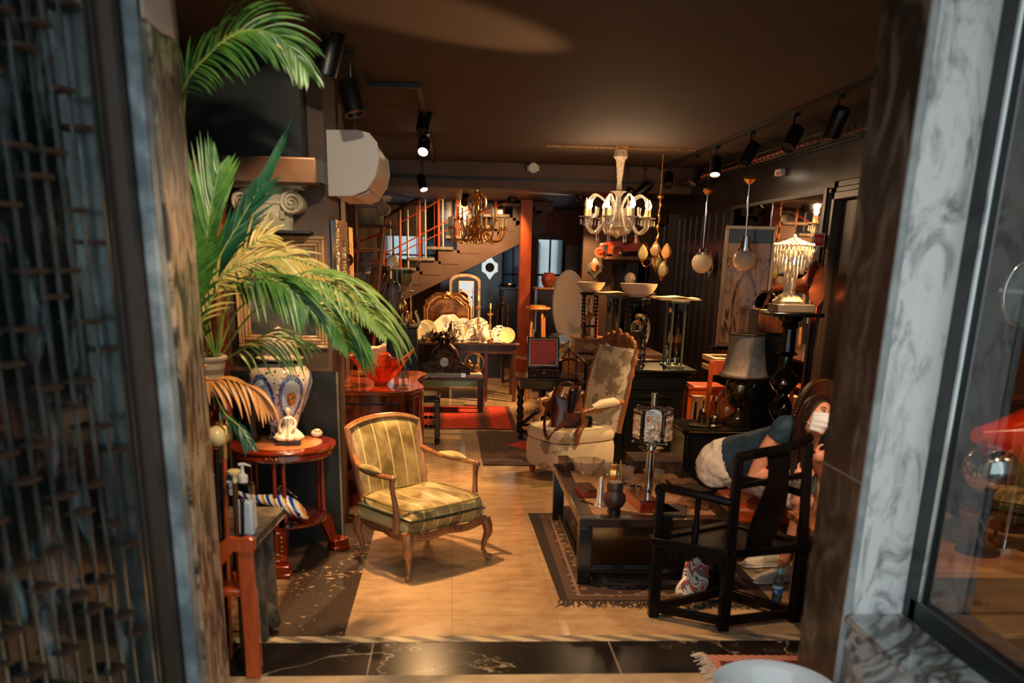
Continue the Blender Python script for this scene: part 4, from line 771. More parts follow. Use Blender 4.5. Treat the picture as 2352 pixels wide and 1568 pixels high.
p = W(822, 802, 8.35); t_ = thing('table_fan', 'round pale yellow disc ornament with orange vase half hidden by palm leaves on the commode', 'ornament', (p.x, 8.35, CT))
part(t_, 'disc', M().cyl((p.x, 8.33, p.z), (p.x, 8.345, p.z), .045, n=24), mat('pale_yellow', (226, 220, 140), .4)); part(t_, 'stand', M().cyl((p.x, 8.36, CT), (p.x, 8.36, p.z), .012).lathe([(.04, 0), (.04, .015), (.012, .02)], (p.x, 8.36, CT), 16), m_brass)
# small glass feet dish on commode right
lathe_box('glass_tumbler', 'clear cut glass stem standing on the right of the red bowl', 'glass', (915, 850, 940, 893), 7.5, [(.9, 0), (.9, .06), (.3, .12), (.3, .5), (1, .6), (1, 1), (.92, 1), (.9, .62), (0, .55)], m_thin, z=CT)
# ================================================================ dark carved chair behind the commode
dc = thing('carved_chair', 'black turned-leg chair beyond the walnut commode', 'chair', (-.35, 9.95, 0))
for x_, y_ in ((-.17, 9.83), (-.56, 9.83), (-.17, 10.2), (-.56, 10.2)): part(dc, 'leg', M().bar((x_, y_, .06), (x_, y_, .47), .055, .055).lathe([(.025, 0), (.034, .03), (.022, .06)], (x_, y_, 0), 12), m_black, bev=.004)
tw = M()
for z_ in (.2, .3):
    for a, b in (((-.56, 9.83, z_), (-.17, 9.83, z_)), ((-.17, 9.83, z_), (-.17, 10.2, z_))):
        d = Vector(b)-Vector(a); tw.tube([Vector(a)+d*i/30 for i in range(31)], [.016+.009*math.sin(i*1.6) for i in range(31)], 8)
part(dc, 'stretcher', tw, m_black); part(dc, 'seat', M().box((-.365, 10.02, .49), (.46, .44, .05)), m_black, bev=.012); part(dc, 'seat_pad', M().box((-.365, 10.02, .525), (.38, .36, .03)), w_dark, bev=.01)
# ================================================================ rugs
def rug(name, label, quad, fn, th=.008, fringe=None, grp=None):
    t = T(name+'_pile'); fn(t); c = sum((Vector((q[0], q[1], 0)) for q in quad), Vector())/4; o = mesh(name, M().hexa([(q[0]-c.x, q[1]-c.y, 0.003) for q in quad]+[(q[0]-c.x, q[1]-c.y, th) for q in quad]), t.m); o.location = (c.x, c.y, 0); tag(o, label, 'rug'); return o
def f_red(t):
    co = t.coord(); x, y, z = t.sep(co); n = t.noise(co, 14, 4); b_ = t.mix(n.sm(.3, .7), (196, 56, 22), (150, 34, 16)); saw = ((y*6).fr()-.5).ab()*.16
    for xx in (-.55, .15, .75): b_ = t.mix(((x-xx).ab()-saw) < .035, b_, (62, 30, 26))
    e = (x.ab() > 1.08).mx(y.ab() > .84); b_ = t.mix(e, b_, (90, 34, 22)); t.col(b_).set(Roughness=.9); t.bump(n, .3)
rug('red_rug', 'bright red rug with black medallions beyond the dark carved chair', [(-1.5, 10.75), (.79, 10.75), (.79, 12.5), (-1.5, 12.5)], f_red)
def f_dk(t):
    co = t.coord(); x, y, z = t.sep(co); n = t.noise(co, 16, 4); b_ = t.mix(n.sm(.35, .65), (92, 66, 54), (58, 40, 36)); b_ = t.mix((x-.5+y*.0).ab() < .012, b_, (140, 100, 80)); d = ((x-.25).ab()*.9+(y-.1).ab()*.75); b_ = t.mix(d < .52, b_, t.mix(n, (190, 40, 22), (150, 30, 20))); b_ = t.mix(y < -.75, b_, (52, 38, 36)); t.col(b_).set(Roughness=.9); t.bump(n, .3)
rug('dark_rug', 'dark brown rug with a red centre left of the floral armchair', [(.31, 8.8), (1.55, 8.75), (1.55, 10.6), (.29, 10.62)], f_dk)
def f_or(t):
    co = t.coord(); x, y, z = t.sep(co); n = t.noise(co, 18, 4); v = t.vor(co, 15, 'Distance')+(t.noise(co, 30, 2)-.5)*.3; b_ = t.mix(n.sm(.35, .65), (98, 84, 68), (72, 58, 48))
    ex_ = (x.ab()-.62).mx((y.ab()-.98)); b_ = t.mix((v < .34), b_, (54, 38, 33)); b_ = t.mix(ex_ > -.30, b_, t.mix(v < .36, (58, 38, 33), (116, 92, 74))); b_ = t.mix((ex_+.30).ab() < .012, b_, (128, 100, 80)); b_ = t.mix((ex_+.10).ab() < .010, b_, (120, 92, 74)); zz = (((x+y)*26).fr()-.5).ab()
    b_ = t.mix(ex_ > -.07, b_, t.mix(zz < .22, (96, 70, 58), (40, 26, 24))); b_ = t.mix(ex_ > -.02, b_, (34, 22, 20)); t.col(b_).set(Roughness=.92); t.bump(n, .35)
q = [(.66, 5.08), (1.98, 5.02), (1.98, 7.0), (.62, 7.02)]; og = rug('oriental_rug', 'brown patterned oriental rug under the black coffee table', q, f_or)
fr = M()
for k in range(150): x_ = .66+1.3*k/150; l_ = random.uniform(.05, .11); fr.tube([(x_, 5.085-.06*k/150, .006), (x_+random.uniform(-.02, .02), 5.04-.06*k/150, .006), (x_+random.uniform(-.05, .04), 5.07-l_-.06*k/150, .004)], .003, 4)
fr.v = [(v[0]-og.location.x, v[1]-og.location.y, v[2]) for v in fr.v]; f_ = mesh('fringe', fr, mat('dark_wool_fringe', (62, 50, 40), .95)); f_.parent = og; f_['kind'] = 'stuff'
# ================================================================ iron stove / cabinet at the left rear with lamps on it
p = F(922, 875, .45); x0 = W(872, 800, 10.6).x; x1 = W(957, 800, 10.6).x; zt_ = W(915, 747, 10.6).z
sc_ = thing('iron_cabinet', 'dark green-black iron cabinet with relief panels behind the commode', 'cabinet', ((x0+x1)/2, 10.8, 0))
m_iron = mat('blue_black_iron', (40, 48, 52), .4, .3, c2=(30, 36, 40), ns=9)
part(sc_, 'body', bx(x0, 10.6, 0, x1, 11.0, zt_-.03), m_iron, bev=.01); part(sc_, 'top', bx(x0-.02, 10.57, zt_-.03, x1+.02, 11.02, zt_), m_iron, bev=.006)
part(sc_, 'door', M().frame(x0+.07, zt_-.75, x1-.06, zt_-.12, .04, 10.57, 10.6), m_iron, bev=.006); part(sc_, 'door_panel', bx(x0+.1, 10.585, zt_-.7, x1-.1, 10.6, zt_-.2), mat('mesh_panel', (62, 72, 76), .4, .5, c2=(30, 36, 40), ns=60))
tm = M()
for k in range(26): tm.sph((x0+(x1-x0)*k/25, 10.57, zt_-.012), .006, 6)
part(sc_, 'bead_trim', tm, m_gold)
ZS = zt_
# oil lamp with glass shade, carved figure, candle pricket etc. on the cabinet
L_ = 10.8
t_ = thing('oil_lamp', 'oil lamp with a clear glass shade on the dark iron cabinet', 'lamp', (W(925, 740, L_).x, L_, ZS)); xx = t_.location.x
part(t_, 'foot', M().lathe([(.06, 0), (.055, .02), (.02, .05), (.015, .12), (.05, .16), (.06, .2), (.05, .24), (.02, .28), (.03, .3)], (xx, L_, ZS), 20), m_brass)
part(t_, 'glass_shade', M().lathe([(.03, .3), (.02, .36), (.09, .44), (.12, .5), (.115, .62), (.112, .62), (.115, .5), (.085, .45)], (xx, L_, ZS), 24, cap=False), m_thin)
part(t_, 'prisms', M().sph((xx-.03, L_-.03, ZS+.38), .015, 8).sph((xx+.02, L_-.03, ZS+.35), .013, 8).sph((xx, L_-.03, ZS+.31), .014, 8), m_glass); t_.children[1]['label'] = 'clear tulip glass shade'
p = W(907, 640, 10.95); t_ = thing('stoneware_vase', 'grey balloon-shaped vase left of the oil lamp', 'vase', (p.x, 10.95, ZS)); part(t_, 'body', M().lathe([(.05, 0), (.03, .03), (.03, .18), (.06, .26), (.075, .36), (.06, .45), (.03, .48)], (p.x, 10.95, ZS), 24), mat('grey_stoneware', (96, 82, 72), .4))
p = W(902, 600, 11.6); t_ = thing('globe_lamp', 'cream dome lamp shade at the foot of the stairs', 'lamp', (p.x, 11.6, 0)); part(t_, 'pole', M().cyl((p.x, 11.6, 0.02), (p.x, 11.6, p.z-.05), .012).lathe([(.14, 0), (.14, .02), (.02, .04)], (p.x, 11.6, 0), 20), m_brass); part(t_, 'shade', M().lathe([(.075, -.06), (.08, -.03), (.07, .03), (.04, .065), (0, .075)], (p.x, 11.6, p.z), 24), mat('cream_glass_shade', (236, 200, 160), .3))
p = W(880, 655, 10.3); t_ = thing('carved_figure', 'hanging carved wooden figure beside the ladder', 'carving', (p.x, 10.3, p.z-.25)); part(t_, 'body', M().tube([(p.x-.01, 10.3, p.z+.2), (p.x+.02, 10.3, p.z+.13), (p.x-.02, 10.3, p.z+.03), (p.x+.02, 10.28, p.z-.07), (p.x+.05, 10.28, p.z-.24)], [.025, .06, .05, .04, .014], 12), w_walnut); part(t_, 'hanging_cord', M().cyl((p.x, 10.3, p.z+.18), (p.x, 10.3, 3.14), .003), m_blackm)
for k, (px, y0_, y1_, Y, lb) in enumerate(((944, 655, 712, 10.9, 'brass pricket candlestick left of the gilt mirror'), (1098, 690, 738, 13.1, 'tall turned candlestick right of the gilt mirror'), (1126, 708, 742, 13.1, 'brass candlestick behind the white teapot'), (1153, 680, 742, 13.4, 'dark candlestick before the narrow rear window'), (1165, 700, 742, 13.5, 'tall thin dark candlestick at the right end of the plate table'), (1142, 690, 745, 13.45, 'slender brass rod candlestick among the plates'))):
    zb = ZS if k == 0 else .79; b, wd, h = BB(px-7, y0_, px+7, y1_, Y); z1 = W(px, y0_, Y).z; hh = z1-zb
    t_ = thing('candlestick', lb, 'candlestick', (b.x, Y, zb), 0, 'candlesticks at the rear'); part(t_, 'stem', M().lathe([(.05, 0), (.045, .02), (.015, .05), (.02, hh*.3), (.01, hh*.36), (.018, hh*.55), (.01, hh*.62), (.014, hh*.8), (.045, hh*.84), (.045, hh*.86), (.012, hh*.87), (.012, hh)], (b.x, Y, zb), 16), m_brass if k < 3 else m_bronze)
    if k < 3: part(t_, 'candle', M().cyl((b.x, Y, z1), (b.x, Y, z1+.07), .012), m_ivory)
for k, (px, col_) in enumerate(((890, 2), (908, 1), (936, 0), (957, 1))):
    p = W(px, 735, 10.7+.05*k); t_ = thing('small_ornament', ['small copper animal ornament at the left edge of the iron cabinet', 'dark glass bottle on the iron cabinet', 'brass bell on the iron cabinet right of the lamp', 'curled ivory horn on the right edge of the iron cabinet'][k], 'ornament', (p.x, p.y, ZS))
    if k < 3: part(t_, 'body', M().lathe([(.03, 0), (.04, .03), (.035, .08), (.015, .11), (.02, .14), (0, .15)], (p.x, p.y, ZS), 16), [m_brass, mat('brown_glass', (90, 40, 24), .08), m_gold][col_])
    else: part(t_, 'horn', M().tube(bez((p.x+.03, p.y, ZS), (p.x+.02, p.y, ZS+.1), (p.x-.05, p.y, ZS+.16), (p.x+.01, p.y, ZS+.15)), [.02, .02, .018, .016, .014, .012, .01, .008, .005], 10), m_ivory)
# ================================================================ bench with the figural mantel clock
BY = 11.9; p = W(1000, 872, BY); BZ_ = W(1050, 866, BY).z; x0 = W(905, 870, BY).x; x1 = W(1113, 870, BY).x
bn = thing('bench_table', 'low brown wooden table carrying the figural clock before the plate table', 'table', ((x0+x1)/2, BY+.2, 0))
part(bn, 'top', bx(x0, BY, BZ_-.05, x1, BY+.42, BZ_), w_walnut, bev=.006)
for x_ in (x0+.05, x1-.05):
    for y_ in (BY+.05, BY+.37): part(bn, 'leg', M().bar((x_, y_, 0), (x_, y_, BZ_-.05), .07, .07), w_walnut, bev=.005)
p = W(1040, 890, BY+.3); gt = thing('glass_table', 'glass and metal low table behind the bench', 'table', (p.x, BY+.95, 0)); part(gt, 'top', bx(x0-.1, BY+.6, BZ_-.16, x1+.0, BY+.94, BZ_-.14), m_thin); part(gt, 'rim', bx(x0-.1, BY+.56, BZ_-.2, x1, BY+.6, BZ_-.13), mat('green_glass_edge', (110, 130, 100), .1, .4))
for x_ in (x0, x1+.0): part(gt, 'leg', bx(x_-.03, BY+.6, 0, x_+.03, BY+.68, BZ_-.16), m_chrome)
tr_ = thing('glass_tray', 'glass tray with silver mounts under the figural clock', 'tray', (p.x, BY+.2, BZ_)); ax = W(970, 860, BY).x; bx2 = W(1068, 860, BY).x
part(tr_, 'plate', bx(ax, BY+.05, BZ_+.001, bx2, BY+.35, BZ_+.035), mat('thick_green_glass', (130, 150, 140), .05, coat=1))
for q in (ax+.02, bx2-.02): part(tr_, 'mount', bx(q-.03, BY+.02, BZ_, q+.03, BY+.05, BZ_+.05), m_chrome)
cx_ = W(1020, 850, BY).x; zc = BZ_+.036; s_ = mpp(1020, 830, BY); fc = W(1020, 832, BY+.1)
ck = thing('mantel_clock', 'dark bronze mantel clock topped with figures and a round white dial', 'clock', (cx_, BY+.2, zc))
bpts = [(-.33, 0), (.33, 0), (.34, .05), (.28, .09), (.22, .14), (.14, .2), (.1, .28), (.07, .31), (-.07, .31), (-.1, .28), (-.14, .2), (-.22, .14), (-.28, .09), (-.34, .05)]
part(ck, 'case', M().prism([(cx_+x*.98, zc+z*.9) for x, z in bpts], BY+.12, BY+.28), m_bronze, bev=.02)
part(ck, 'dial', M().cyl((fc.x, BY+.12, fc.z), (fc.x, BY+.095, fc.z), .056, n=32), mat('white_enamel_dial', (220, 218, 210), .25))
tk = M()
for k in range(12): a = k*PI/6; tk.box((fc.x+.042*math.sin(a), BY+.093, fc.z+.042*math.cos(a)), (.004, .003, .014), ry=a)
tk.box((fc.x+.01, BY+.091, fc.z+.004), (.03, .002, .004), ry=-.3).box((fc.x-.006, BY+.091, fc.z+.012), (.004, .002, .03), ry=-.4); part(ck, 'numerals_and_hands', tk, m_black)
fgm = M(); zt_ = zc+.27
for s in (-1, 1): fgm.tube([(cx_+s*.2, BY+.2, zc+.13), (cx_+s*.13, BY+.18, zt_+.02), (cx_+s*.05, BY+.2, zt_+.1)], [.03, .045, .04], 10).tube([(cx_+s*.05, BY+.2, zt_+.1), (cx_+s*.03, BY+.18, zt_+.19)], [.04, .03], 10).tube([(cx_+s*.06, BY+.18, zt_+.15), (cx_+s*.14, BY+.15, zt_+.2), (cx_+s*.09, BY+.15, zt_+.26)], .014, 8).sph((cx_+s*.035, BY+.18, zt_+.235), .034, 12)
fgm.sph((cx_-.1, BY+.17, zt_+.2), (.05, .03, .06)); part(ck, 'figures', fgm, m_bronze)
rg_ = W(1090, 832, BY); t_ = thing('copper_ring_ornament', 'round copper ring gong standing right of the figural clock', 'ornament', (rg_.x, BY+.2, BZ_)); R_ = .125; zr = BZ_+.04+R_
part(t_, 'ring', M().tube([(rg_.x+R_*math.cos(a), BY+.2, zr+R_*math.sin(a)) for a in [i*PI/20 for i in range(40)]], .011, 8, close=True), m_brass); part(t_, 'figures', M().tube([(rg_.x-.08, BY+.2, zr-.09), (rg_.x-.05, BY+.2, zr+.02), (rg_.x-.02, BY+.2, zr-.03)], [.03, .035, .02], 8).sph((rg_.x+.03, BY+.2, zr-.06), (.03, .02, .05)), m_gold); part(t_, 'base', bx(rg_.x-.1, BY+.12, BZ_, rg_.x+.1, BY+.28, BZ_+.035), m_cream, bev=.006)
# ================================================================ plate table
PY = 12.9; PT = W(1100, 787, PY+.05).z; x0 = W(905, 787, PY).x; x1 = W(1193, 787, PY).x
pt = thing('plate_table', 'long brown wooden table crowded with plates and teapots', 'table', ((x0+x1)/2, PY+.4, 0)); part(pt, 'top', bx(x0, PY, PT-.03, x1, PY+.85, PT), w_walnut, bev=.006); part(pt, 'apron', bx(x0+.6, PY+.04, PT-.15, x1-.06, PY+.07, PT-.03), w_walnut)
for x_ in (x0+.06, x1-.47, x1-.06):
    for y_ in (PY+.06, PY+.78): part(pt, 'leg', M().bar((x_, y_, 0), (x_, y_, PT-.03), .05, .05), w_walnut)
m_plate = mat('cream_china', (238, 226, 196), .15, coat=.6)
def china(name, rim, ctr, f_):
    t = T(name); co = t.coord(); x, y, z = t.sep(co); r = (x*x+z*z).pw(.5); n = t.vor(co, 38); n2 = t.noise(co, 24, 3); b_ = t.mix((n < .4)*(r > f_*.68), (238, 230, 208), rim); b_ = t.mix((r < f_*.45)*(n2 > .5), b_, ctr); b_ = t.mix((r-f_*.66).ab() < .004, b_, rim); t.col(b_).set(Roughness=.12, Coat_Weight=.6); return t.m
def plate(px, py, rp, Y, mt, label, lean=.3, octa=0, sx=1.):
    c = W(px, py, Y); r = rp*mpp(px, py, Y); zb = PT+.001; n = 8 if octa else 40; rm = Matrix.Rotation(-PI/2+lean, 4, 'X') if False else Matrix.Rotation(PI/2-lean, 4, 'X')
    mb = M().lathe([(0, .0), (r*.55, .0), (r*.62, .004), (r*.97, .022), (r, .024), (r*.97, .028), (r*.6, .012), (0, .010)], (0, 0, 0), n, sx=sx); q = Matrix.Rotation(PI/8, 4, 'Z') if octa else Matrix.Identity(4)
    mb.xf(Matrix.Rotation(lean*-1, 4, 'X') @ Matrix.Rotation(PI/2, 4, 'X') @ q); zmin = min(v[2] for v in mb.v); o = mesh('plate', mb, mt); o.location = (c.x, Y, zb-zmin); return tag(o, label, 'plate', 'display plates on the long table')
pl_blue = china('blue_transfer_china', (40, 44, 72), (60, 60, 84), .13); pl_red = china('red_transfer_china', (150, 70, 50), (140, 60, 40), .09); pl_green = china('sage_china', (150, 150, 110), (190, 180, 130), .13); pl_y = mat('pale_yellow_china', (222, 206, 150), .15, c2=(206, 190, 136), ns=6, coat=.6)
plate(980, 765, 24, 13.2, pl_y, 'pale yellow dish at the left end of the plate table'); plate(968, 776, 22, 13.05, pl_y, 'front pale yellow dish at the extreme left of the plate table')
plate(1027, 758, 30, 13.35, m_plate, 'octagonal cream platter behind the coffee pot', octa=1, sx=1.25); plate(1041, 764, 23, 13.15, pl_blue, 'round plate with dark spotted rim behind the coffee pot'); plate(1064, 762, 26, 13.3, pl_green, 'large sage patterned plate right of the coffee pot')
plate(1099, 745, 26, 13.45, pl_blue, 'large blue and white plate raised at the back of the plate row'); plate(1086, 764, 16, 13.12, pl_red, 'small plate with red pattern left of the white teapot'); plate(1110, 763, 15, 13.25, pl_red, 'small rose-coloured plate directly behind the white teapot')
plate(1147, 763, 19, 13.2, pl_blue, 'blue-rimmed plate behind the yellow plate'); plate(1165, 768, 18, 13.02, pl_y, 'plain yellow-green plate at the right end of the table')
for k, (px, Y) in enumerate(((1085, 12.98), (1143, 13.0))):
    p = F(px, 787, PT); o = mesh('saucer', M().lathe([(0, .004), (.05, .0), (.1, .012), (.105, .014), (.1, .017), (.05, .008), (0, .009)], (0, 0, 0), 28), m_plate); o.location = (p.x, PY+.11, PT+.001); tag(o, ['saucer lying flat left of the white teapot', 'small white saucer lying right of the teapot'][k], 'saucer')
def pot(name, label, px, py, h, Y, mt, tall=0):
    p = W(px, py, Y); t_ = thing(name, label, 'teapot' if not tall else 'coffee pot', (p.x, Y, PT)); z = PT+.001; k = h/.2
    prof = [(.035, 0), (.03, .01), (.055, .04), (.066, .08), (.055, .12), (.03, .145), (.028, .15)] if not tall else [(.04, 0), (.05, .01), (.05, .05), (.045, .12), (.028, .17), (.022, .18)]
    part(t_, 'body', M().lathe([(r*k, q*k) for r, q in prof], (p.x, Y, z), 28), mt); part(t_, 'lid', M().lathe([(.03*k, .15*k if not tall else .18*k), (.02*k, .17*k if not tall else .2*k), (.006*k, .176*k if not tall else .205*k), (.01*k, .19*k if not tall else .22*k), (0, .2*k if not tall else .228*k)], (p.x, Y, z), 20), mt)
    part(t_, 'spout', M().tube(bez((p.x-.05*k, Y, z+.06*k), (p.x-.08*k, Y, z+.07*k), (p.x-.075*k, Y, z+.12*k), (p.x-.095*k, Y, z+.14*k)), [.015*k]*4+[.011*k]*3+[.008*k]*2, 10), mt); part(t_, 'handle', M().tube(bez((p.x+.04*k, Y, z+.13*k), (p.x+.12*k, Y, z+.15*k), (p.x+.11*k, Y, z+.05*k), (p.x+.05*k, Y, z+.04*k)), .006*k, 8), mt)
m_silver = mat('tarnished_silver', (168, 140, 110), .25, .9, c2=(110, 86, 64), ns=12)
pot('teapot', 'cream white china teapot among the plates', 1112, 785, .25, 13.0, m_plate); pot('coffee_pot', 'tall tarnished silver coffee pot before the octagonal platter', 1037, 785, .26, 12.98, m_silver, 1); pot('metal_teapot', 'squat tarnished silver teapot left of the coffee pot', 995, 785, .19, 13.0, m_silver)
for k, px in enumerate((975, 1010, 1054)): p = W(px, 785, 12.97); o = mesh('sugar_bowl', M().lathe([(.03, 0), (.02, .01), (.045, .04), (.04, .07), (.036, .07)], (0, 0, 0), 20), m_silver if k != 2 else m_plate); o.location = (p.x, 12.95, PT+.001); tag(o, ['small silver bowl at the left end of the plate table', 'small silver bowl between the two metal pots', 'small pale bowl right of the coffee pot'][k], 'bowl')
p = W(1130, 786, 12.95); t_ = thing('salt_shaker', 'small red and white pair of shakers right of the teapot', 'shaker', (p.x, 12.95, PT)); part(t_, 'red_shaker', M().lathe([(.014, 0), (.016, .03), (.01, .05), (0, .055)], (p.x-.01, 12.95, PT), 14), mat('red_glass', (200, 40, 20), .1)); part(t_, 'white_shaker', M().lathe([(.014, 0), (.016, .03), (.01, .05), (0, .055)], (p.x+.03, 12.95, PT), 14), m_plate)
# gilt overmantel mirror on the plate table's rear
MY = 13.68; a = W(975, 765, MY); b = W(1081, 765, MY); zt_ = W(1028, 672, MY).z; zs = W(1028, 700, MY).z; z0 = PT+.0
pm = thing('gilt_mirror', 'gilt arched mirror with shell crest standing behind the plates', 'mirror', ((a.x+b.x)/2, MY, z0)); xa, xb = a.x, b.x; xm = (xa+xb)/2; hw_ = (xb-xa)/2
arch = [(xa, z0), (xa, zs-.02), (xa+.03, zs+.01)]+[(xm-hw_*math.cos(PI*i/12)*.93, zs+.03+.13*math.sin(PI*i/12)+.02*math.cos(i*2*PI/4)) for i in range(13)]+[(xb-.03, zs+.01), (xb, zs-.02), (xb, z0)]
part(pm, 'frame', M().tube([(x, MY, z) for x, z in arch], .022, 8), m_gold); part(pm, 'frame', M().tube([(xm+(x-xm)*.88, MY-.02, z0+(z-z0)*.93) for x, z in arch], .01, 8), w_frame)
t = T('foxed_mirror'); n = t.noise(t.coord(), 5, 4); t.col(t.mix(n.sm(.35, .6), (190, 110, 50), (110, 60, 30))).set(Metallic=.85, Roughness=.12)
part(pm, 'glass', M().prism(arch, MY+.01, MY+.02), t.m)
cr = M()
for k in range(9): a_ = PI*(k+.5)/9; cr.tube([(xm, MY-.01, zt_-.08), (xm+.055*math.cos(a_), MY-.03, zt_-.075+.05*math.sin(a_)), (xm+.085*math.cos(a_), MY-.02, zt_-.07+.085*math.sin(a_))], [.008, .015, .01], 8)
for s in (-1, 1): cr.tube([(xm+s*.06, MY-.01, zt_-.08), (xm+s*.13, MY-.02, zt_-.09), (xm+s*.2, MY-.01, zt_-.15), (xm+s*.25, MY, zt_-.2)], [.02, .016, .02, .01], 8)
part(pm, 'shell_crest', cr, m_gold)
# blue painted arched mirror + brown vessel lamp behind
MY = 14.8; a = W(1034, 760, MY); b = W(1101, 760, MY); zt_ = W(1066, 630, MY).z
bmr = thing('painted_mirror', 'tall arched mirror in a worn cream and blue frame behind the gilt mirror', 'mirror', ((a.x+b.x)/2, MY, 0)); xa, xb, xm = a.x, b.x, (a.x+b.x)/2; z0 = 0
def archp(w_, top, z0_=0): return [(xm-w_, z0_)]+[(xm-w_*math.cos(PI*i/16)*1., top-w_*.45+w_*.45*math.sin(PI*i/16)) for i in range(17)]+[(xm+w_, z0_)]
hw_ = (xb-xa)/2; part(bmr, 'frame', M().prism(archp(hw_, zt_), MY, MY+.05), mat('worn_cream_paint', (200, 176, 140), .5, c2=(150, 120, 90), ns=12), bev=.01); part(bmr, 'inner_frame', M().prism(archp(hw_-.04, zt_-.04, .1), MY-.02, MY), mat('navy_paint', (36, 48, 66), .35), bev=.008)
g = W(1077, 645, MY); g2 = W(1077, 728, MY); part(bmr, 'mirror_glass', M().box((g.x-.04, MY-.03, (g.z+g2.z)/2), (.24, .01, g.z-g2.z)), m_mirror); part(bmr, 'glass_bead', M().frame(g.x-.16, g2.z, g.x+.08, g.z, .015, MY-.04, MY-.03).box((g.x-.04, MY-.035, g.z-.16), (.24, .01, .015)), m_cream)
# mirrored diamond wall clocks
def diamond(px, py, Y, label, r=.16, axis='y', X=None, ctr=m_bronze):
    c = W(px, py, Y) if X is None else WX(px, py, X); t_ = thing('diamond_mirror_clock', label, 'wall clock', c); mb = M(); pt_ = [(0, 1.25), (.45, .62), (.85, .4), (.85, -.4), (.45, -.62), (0, -1.25), (-.45, -.62), (-.85, -.4), (-.85, .4), (-.45, .62)]
    if axis == 'y':
        mb.prism([(c.x+x*r, c.z+z*r) for x, z in pt_], c.y-.012, c.y); mb.prism([(c.x+x*r*.8, c.z+z*r*.8) for x, z in pt_], c.y-.025, c.y-.012); part(t_, 'mirror_star', mb, mat('bevelled_mirror', (220, 220, 214), .08, .9), bev=.006)
        part(t_, 'dial', M().lathe([(0, .05), (r*.4, .045), (r*.5, .03), (r*.5, .0)], (c.x, c.y-.02, c.z), 28, axis=(0, -1, 0)), ctr); part(t_, 'hub', M().sph((c.x+.02, c.y-.075, c.z), .012, 8), m_chrome)
    else:
        mb.prism([(c.y+x*r, c.z+z*r) for x, z in pt_], c.x-.012, c.x, 'yz'); part(t_, 'mirror_star', mb, mat('bevelled_mirror', (220, 220, 214), .08, .9), bev=.006); part(t_, 'dial', M().lathe([(0, .05), (r*.4, .045), (r*.5, .03), (r*.5, .0)], (c.x-.02, c.y, c.z), 28, axis=(-1, 0, 0)), ctr)
diamond(1125, 614, 15.59, 'diamond-shaped mirrored clock with dark dial on the black wall under the stairs', .15)
diamond(1366, 615, 13.99, 'mirrored clock with an orange dial on the brown wall below the toy car', .12, ctr=mat('orange_dial', (206, 120, 70), .3))
diamond(1632, 610, 11, 'mirrored clock with brown dial on the black panelled right wall', .13, 'x', RW-.03)
# dark fireplace cabinet beyond with chest
a = W(1155, 664, 14.9); b = W(1187, 735, 14.9); t_ = thing('iron_stove', 'small black stove silhouetted before the narrow rear window', 'stove', ((a.x+b.x)/2, 15, 0)); part(t_, 'body', bx(a.x, 14.9, .25, b.x, 15.2, a.z), m_black, bev=.01); part(t_, 'top_plate', bx(a.x-.03, 14.87, a.z, b.x+.03, 15.23, a.z+.03), m_black); part(t_, 'pot', M().lathe([(.1, 0), (.11, .04), (.1, .06)], ((a.x+b.x)/2, 15.05, a.z+.03), 20), m_black)
for x_ in (a.x+.03, b.x-.03): part(t_, 'leg', M().bar((x_, 15.05, 0), (x_, 15.05, .25), .04, .2), m_black)
# stand with brown jar and honey stool near the back right
a = W(1230, 660, 14.0); b = W(1290, 660, 14.0); t_ = thing('side_cabinet', 'dark wooden cabinet with a pale top before the right rear window', 'cabinet', ((a.x+b.x)/2, 14.2, 0)); part(t_, 'body', bx(a.x+.03, 14.02, .0, b.x-.03, 14.4, a.z-.03), w_dark); part(t_, 'top', bx(a.x, 14, a.z-.03, b.x, 14.42, a.z), w_honey, bev=.006)
p = W(1256, 660, 14.2); lathe_box('brown_jar', 'round red-brown stoneware jar on the cabinet before the rear window', 'jar', (1242, 622, 1276, 656), 14.2, [(.5, 0), (.8, .15), (1, .5), (.9, .8), (.6, .9), (.65, 1), (.5, 1)], mat('red_brown_glaze', (120, 52, 30), .15, coat=.5)).location.z = a.z
c = W(1274, 652, 14.1); bk_ = one('picture_stand', M().box((c.x+.02, 14.15, a.z+.09), (.12, .02, .17), rx=-.15), m_bronzef, 'small framed picture leaning beside the brown jar', 'picture'); bk_.location.z = a.z
a = W(1210, 706, 12.9); b = W(1266, 706, 12.9); t_ = thing('wooden_stool', 'honey coloured three-legged wooden stool left of the white dish lamp', 'stool', ((a.x+b.x)/2, 13.05, 0)); part(t_, 'seat', M().lathe([(0, -.05), (.16, -.045), (.18, -.02), (.175, 0), (0, -.005)], ((a.x+b.x)/2, 13.05, a.z), 28), w_honey)
for k in range(4): q = k*PI/2+.5; part(t_, 'leg', M().cyl(((a.x+b.x)/2+.1*math.cos(q), 13.05+.1*math.sin(q), a.z-.03), ((a.x+b.x)/2+.17*math.cos(q), 13.05+.17*math.sin(q), 0), .02, .016), w_honey)
xx = (a.x+b.x)/2; t_ = thing('glass_dome', 'small glass dome on a copper tray on the honey stool', 'glass dome', (xx, 13.05, a.z)); part(t_, 'dome', M().lathe([(.085, .03), (.085, .05), (.06, .09), (0, .11)], (xx, 13.05, a.z), 24, cap=False), m_thin); part(t_, 'tray', M().lathe([(.11, 0), (.12, .02), (.08, .03), (0, .03)], (xx, 13.05, a.z), 24), m_brass)
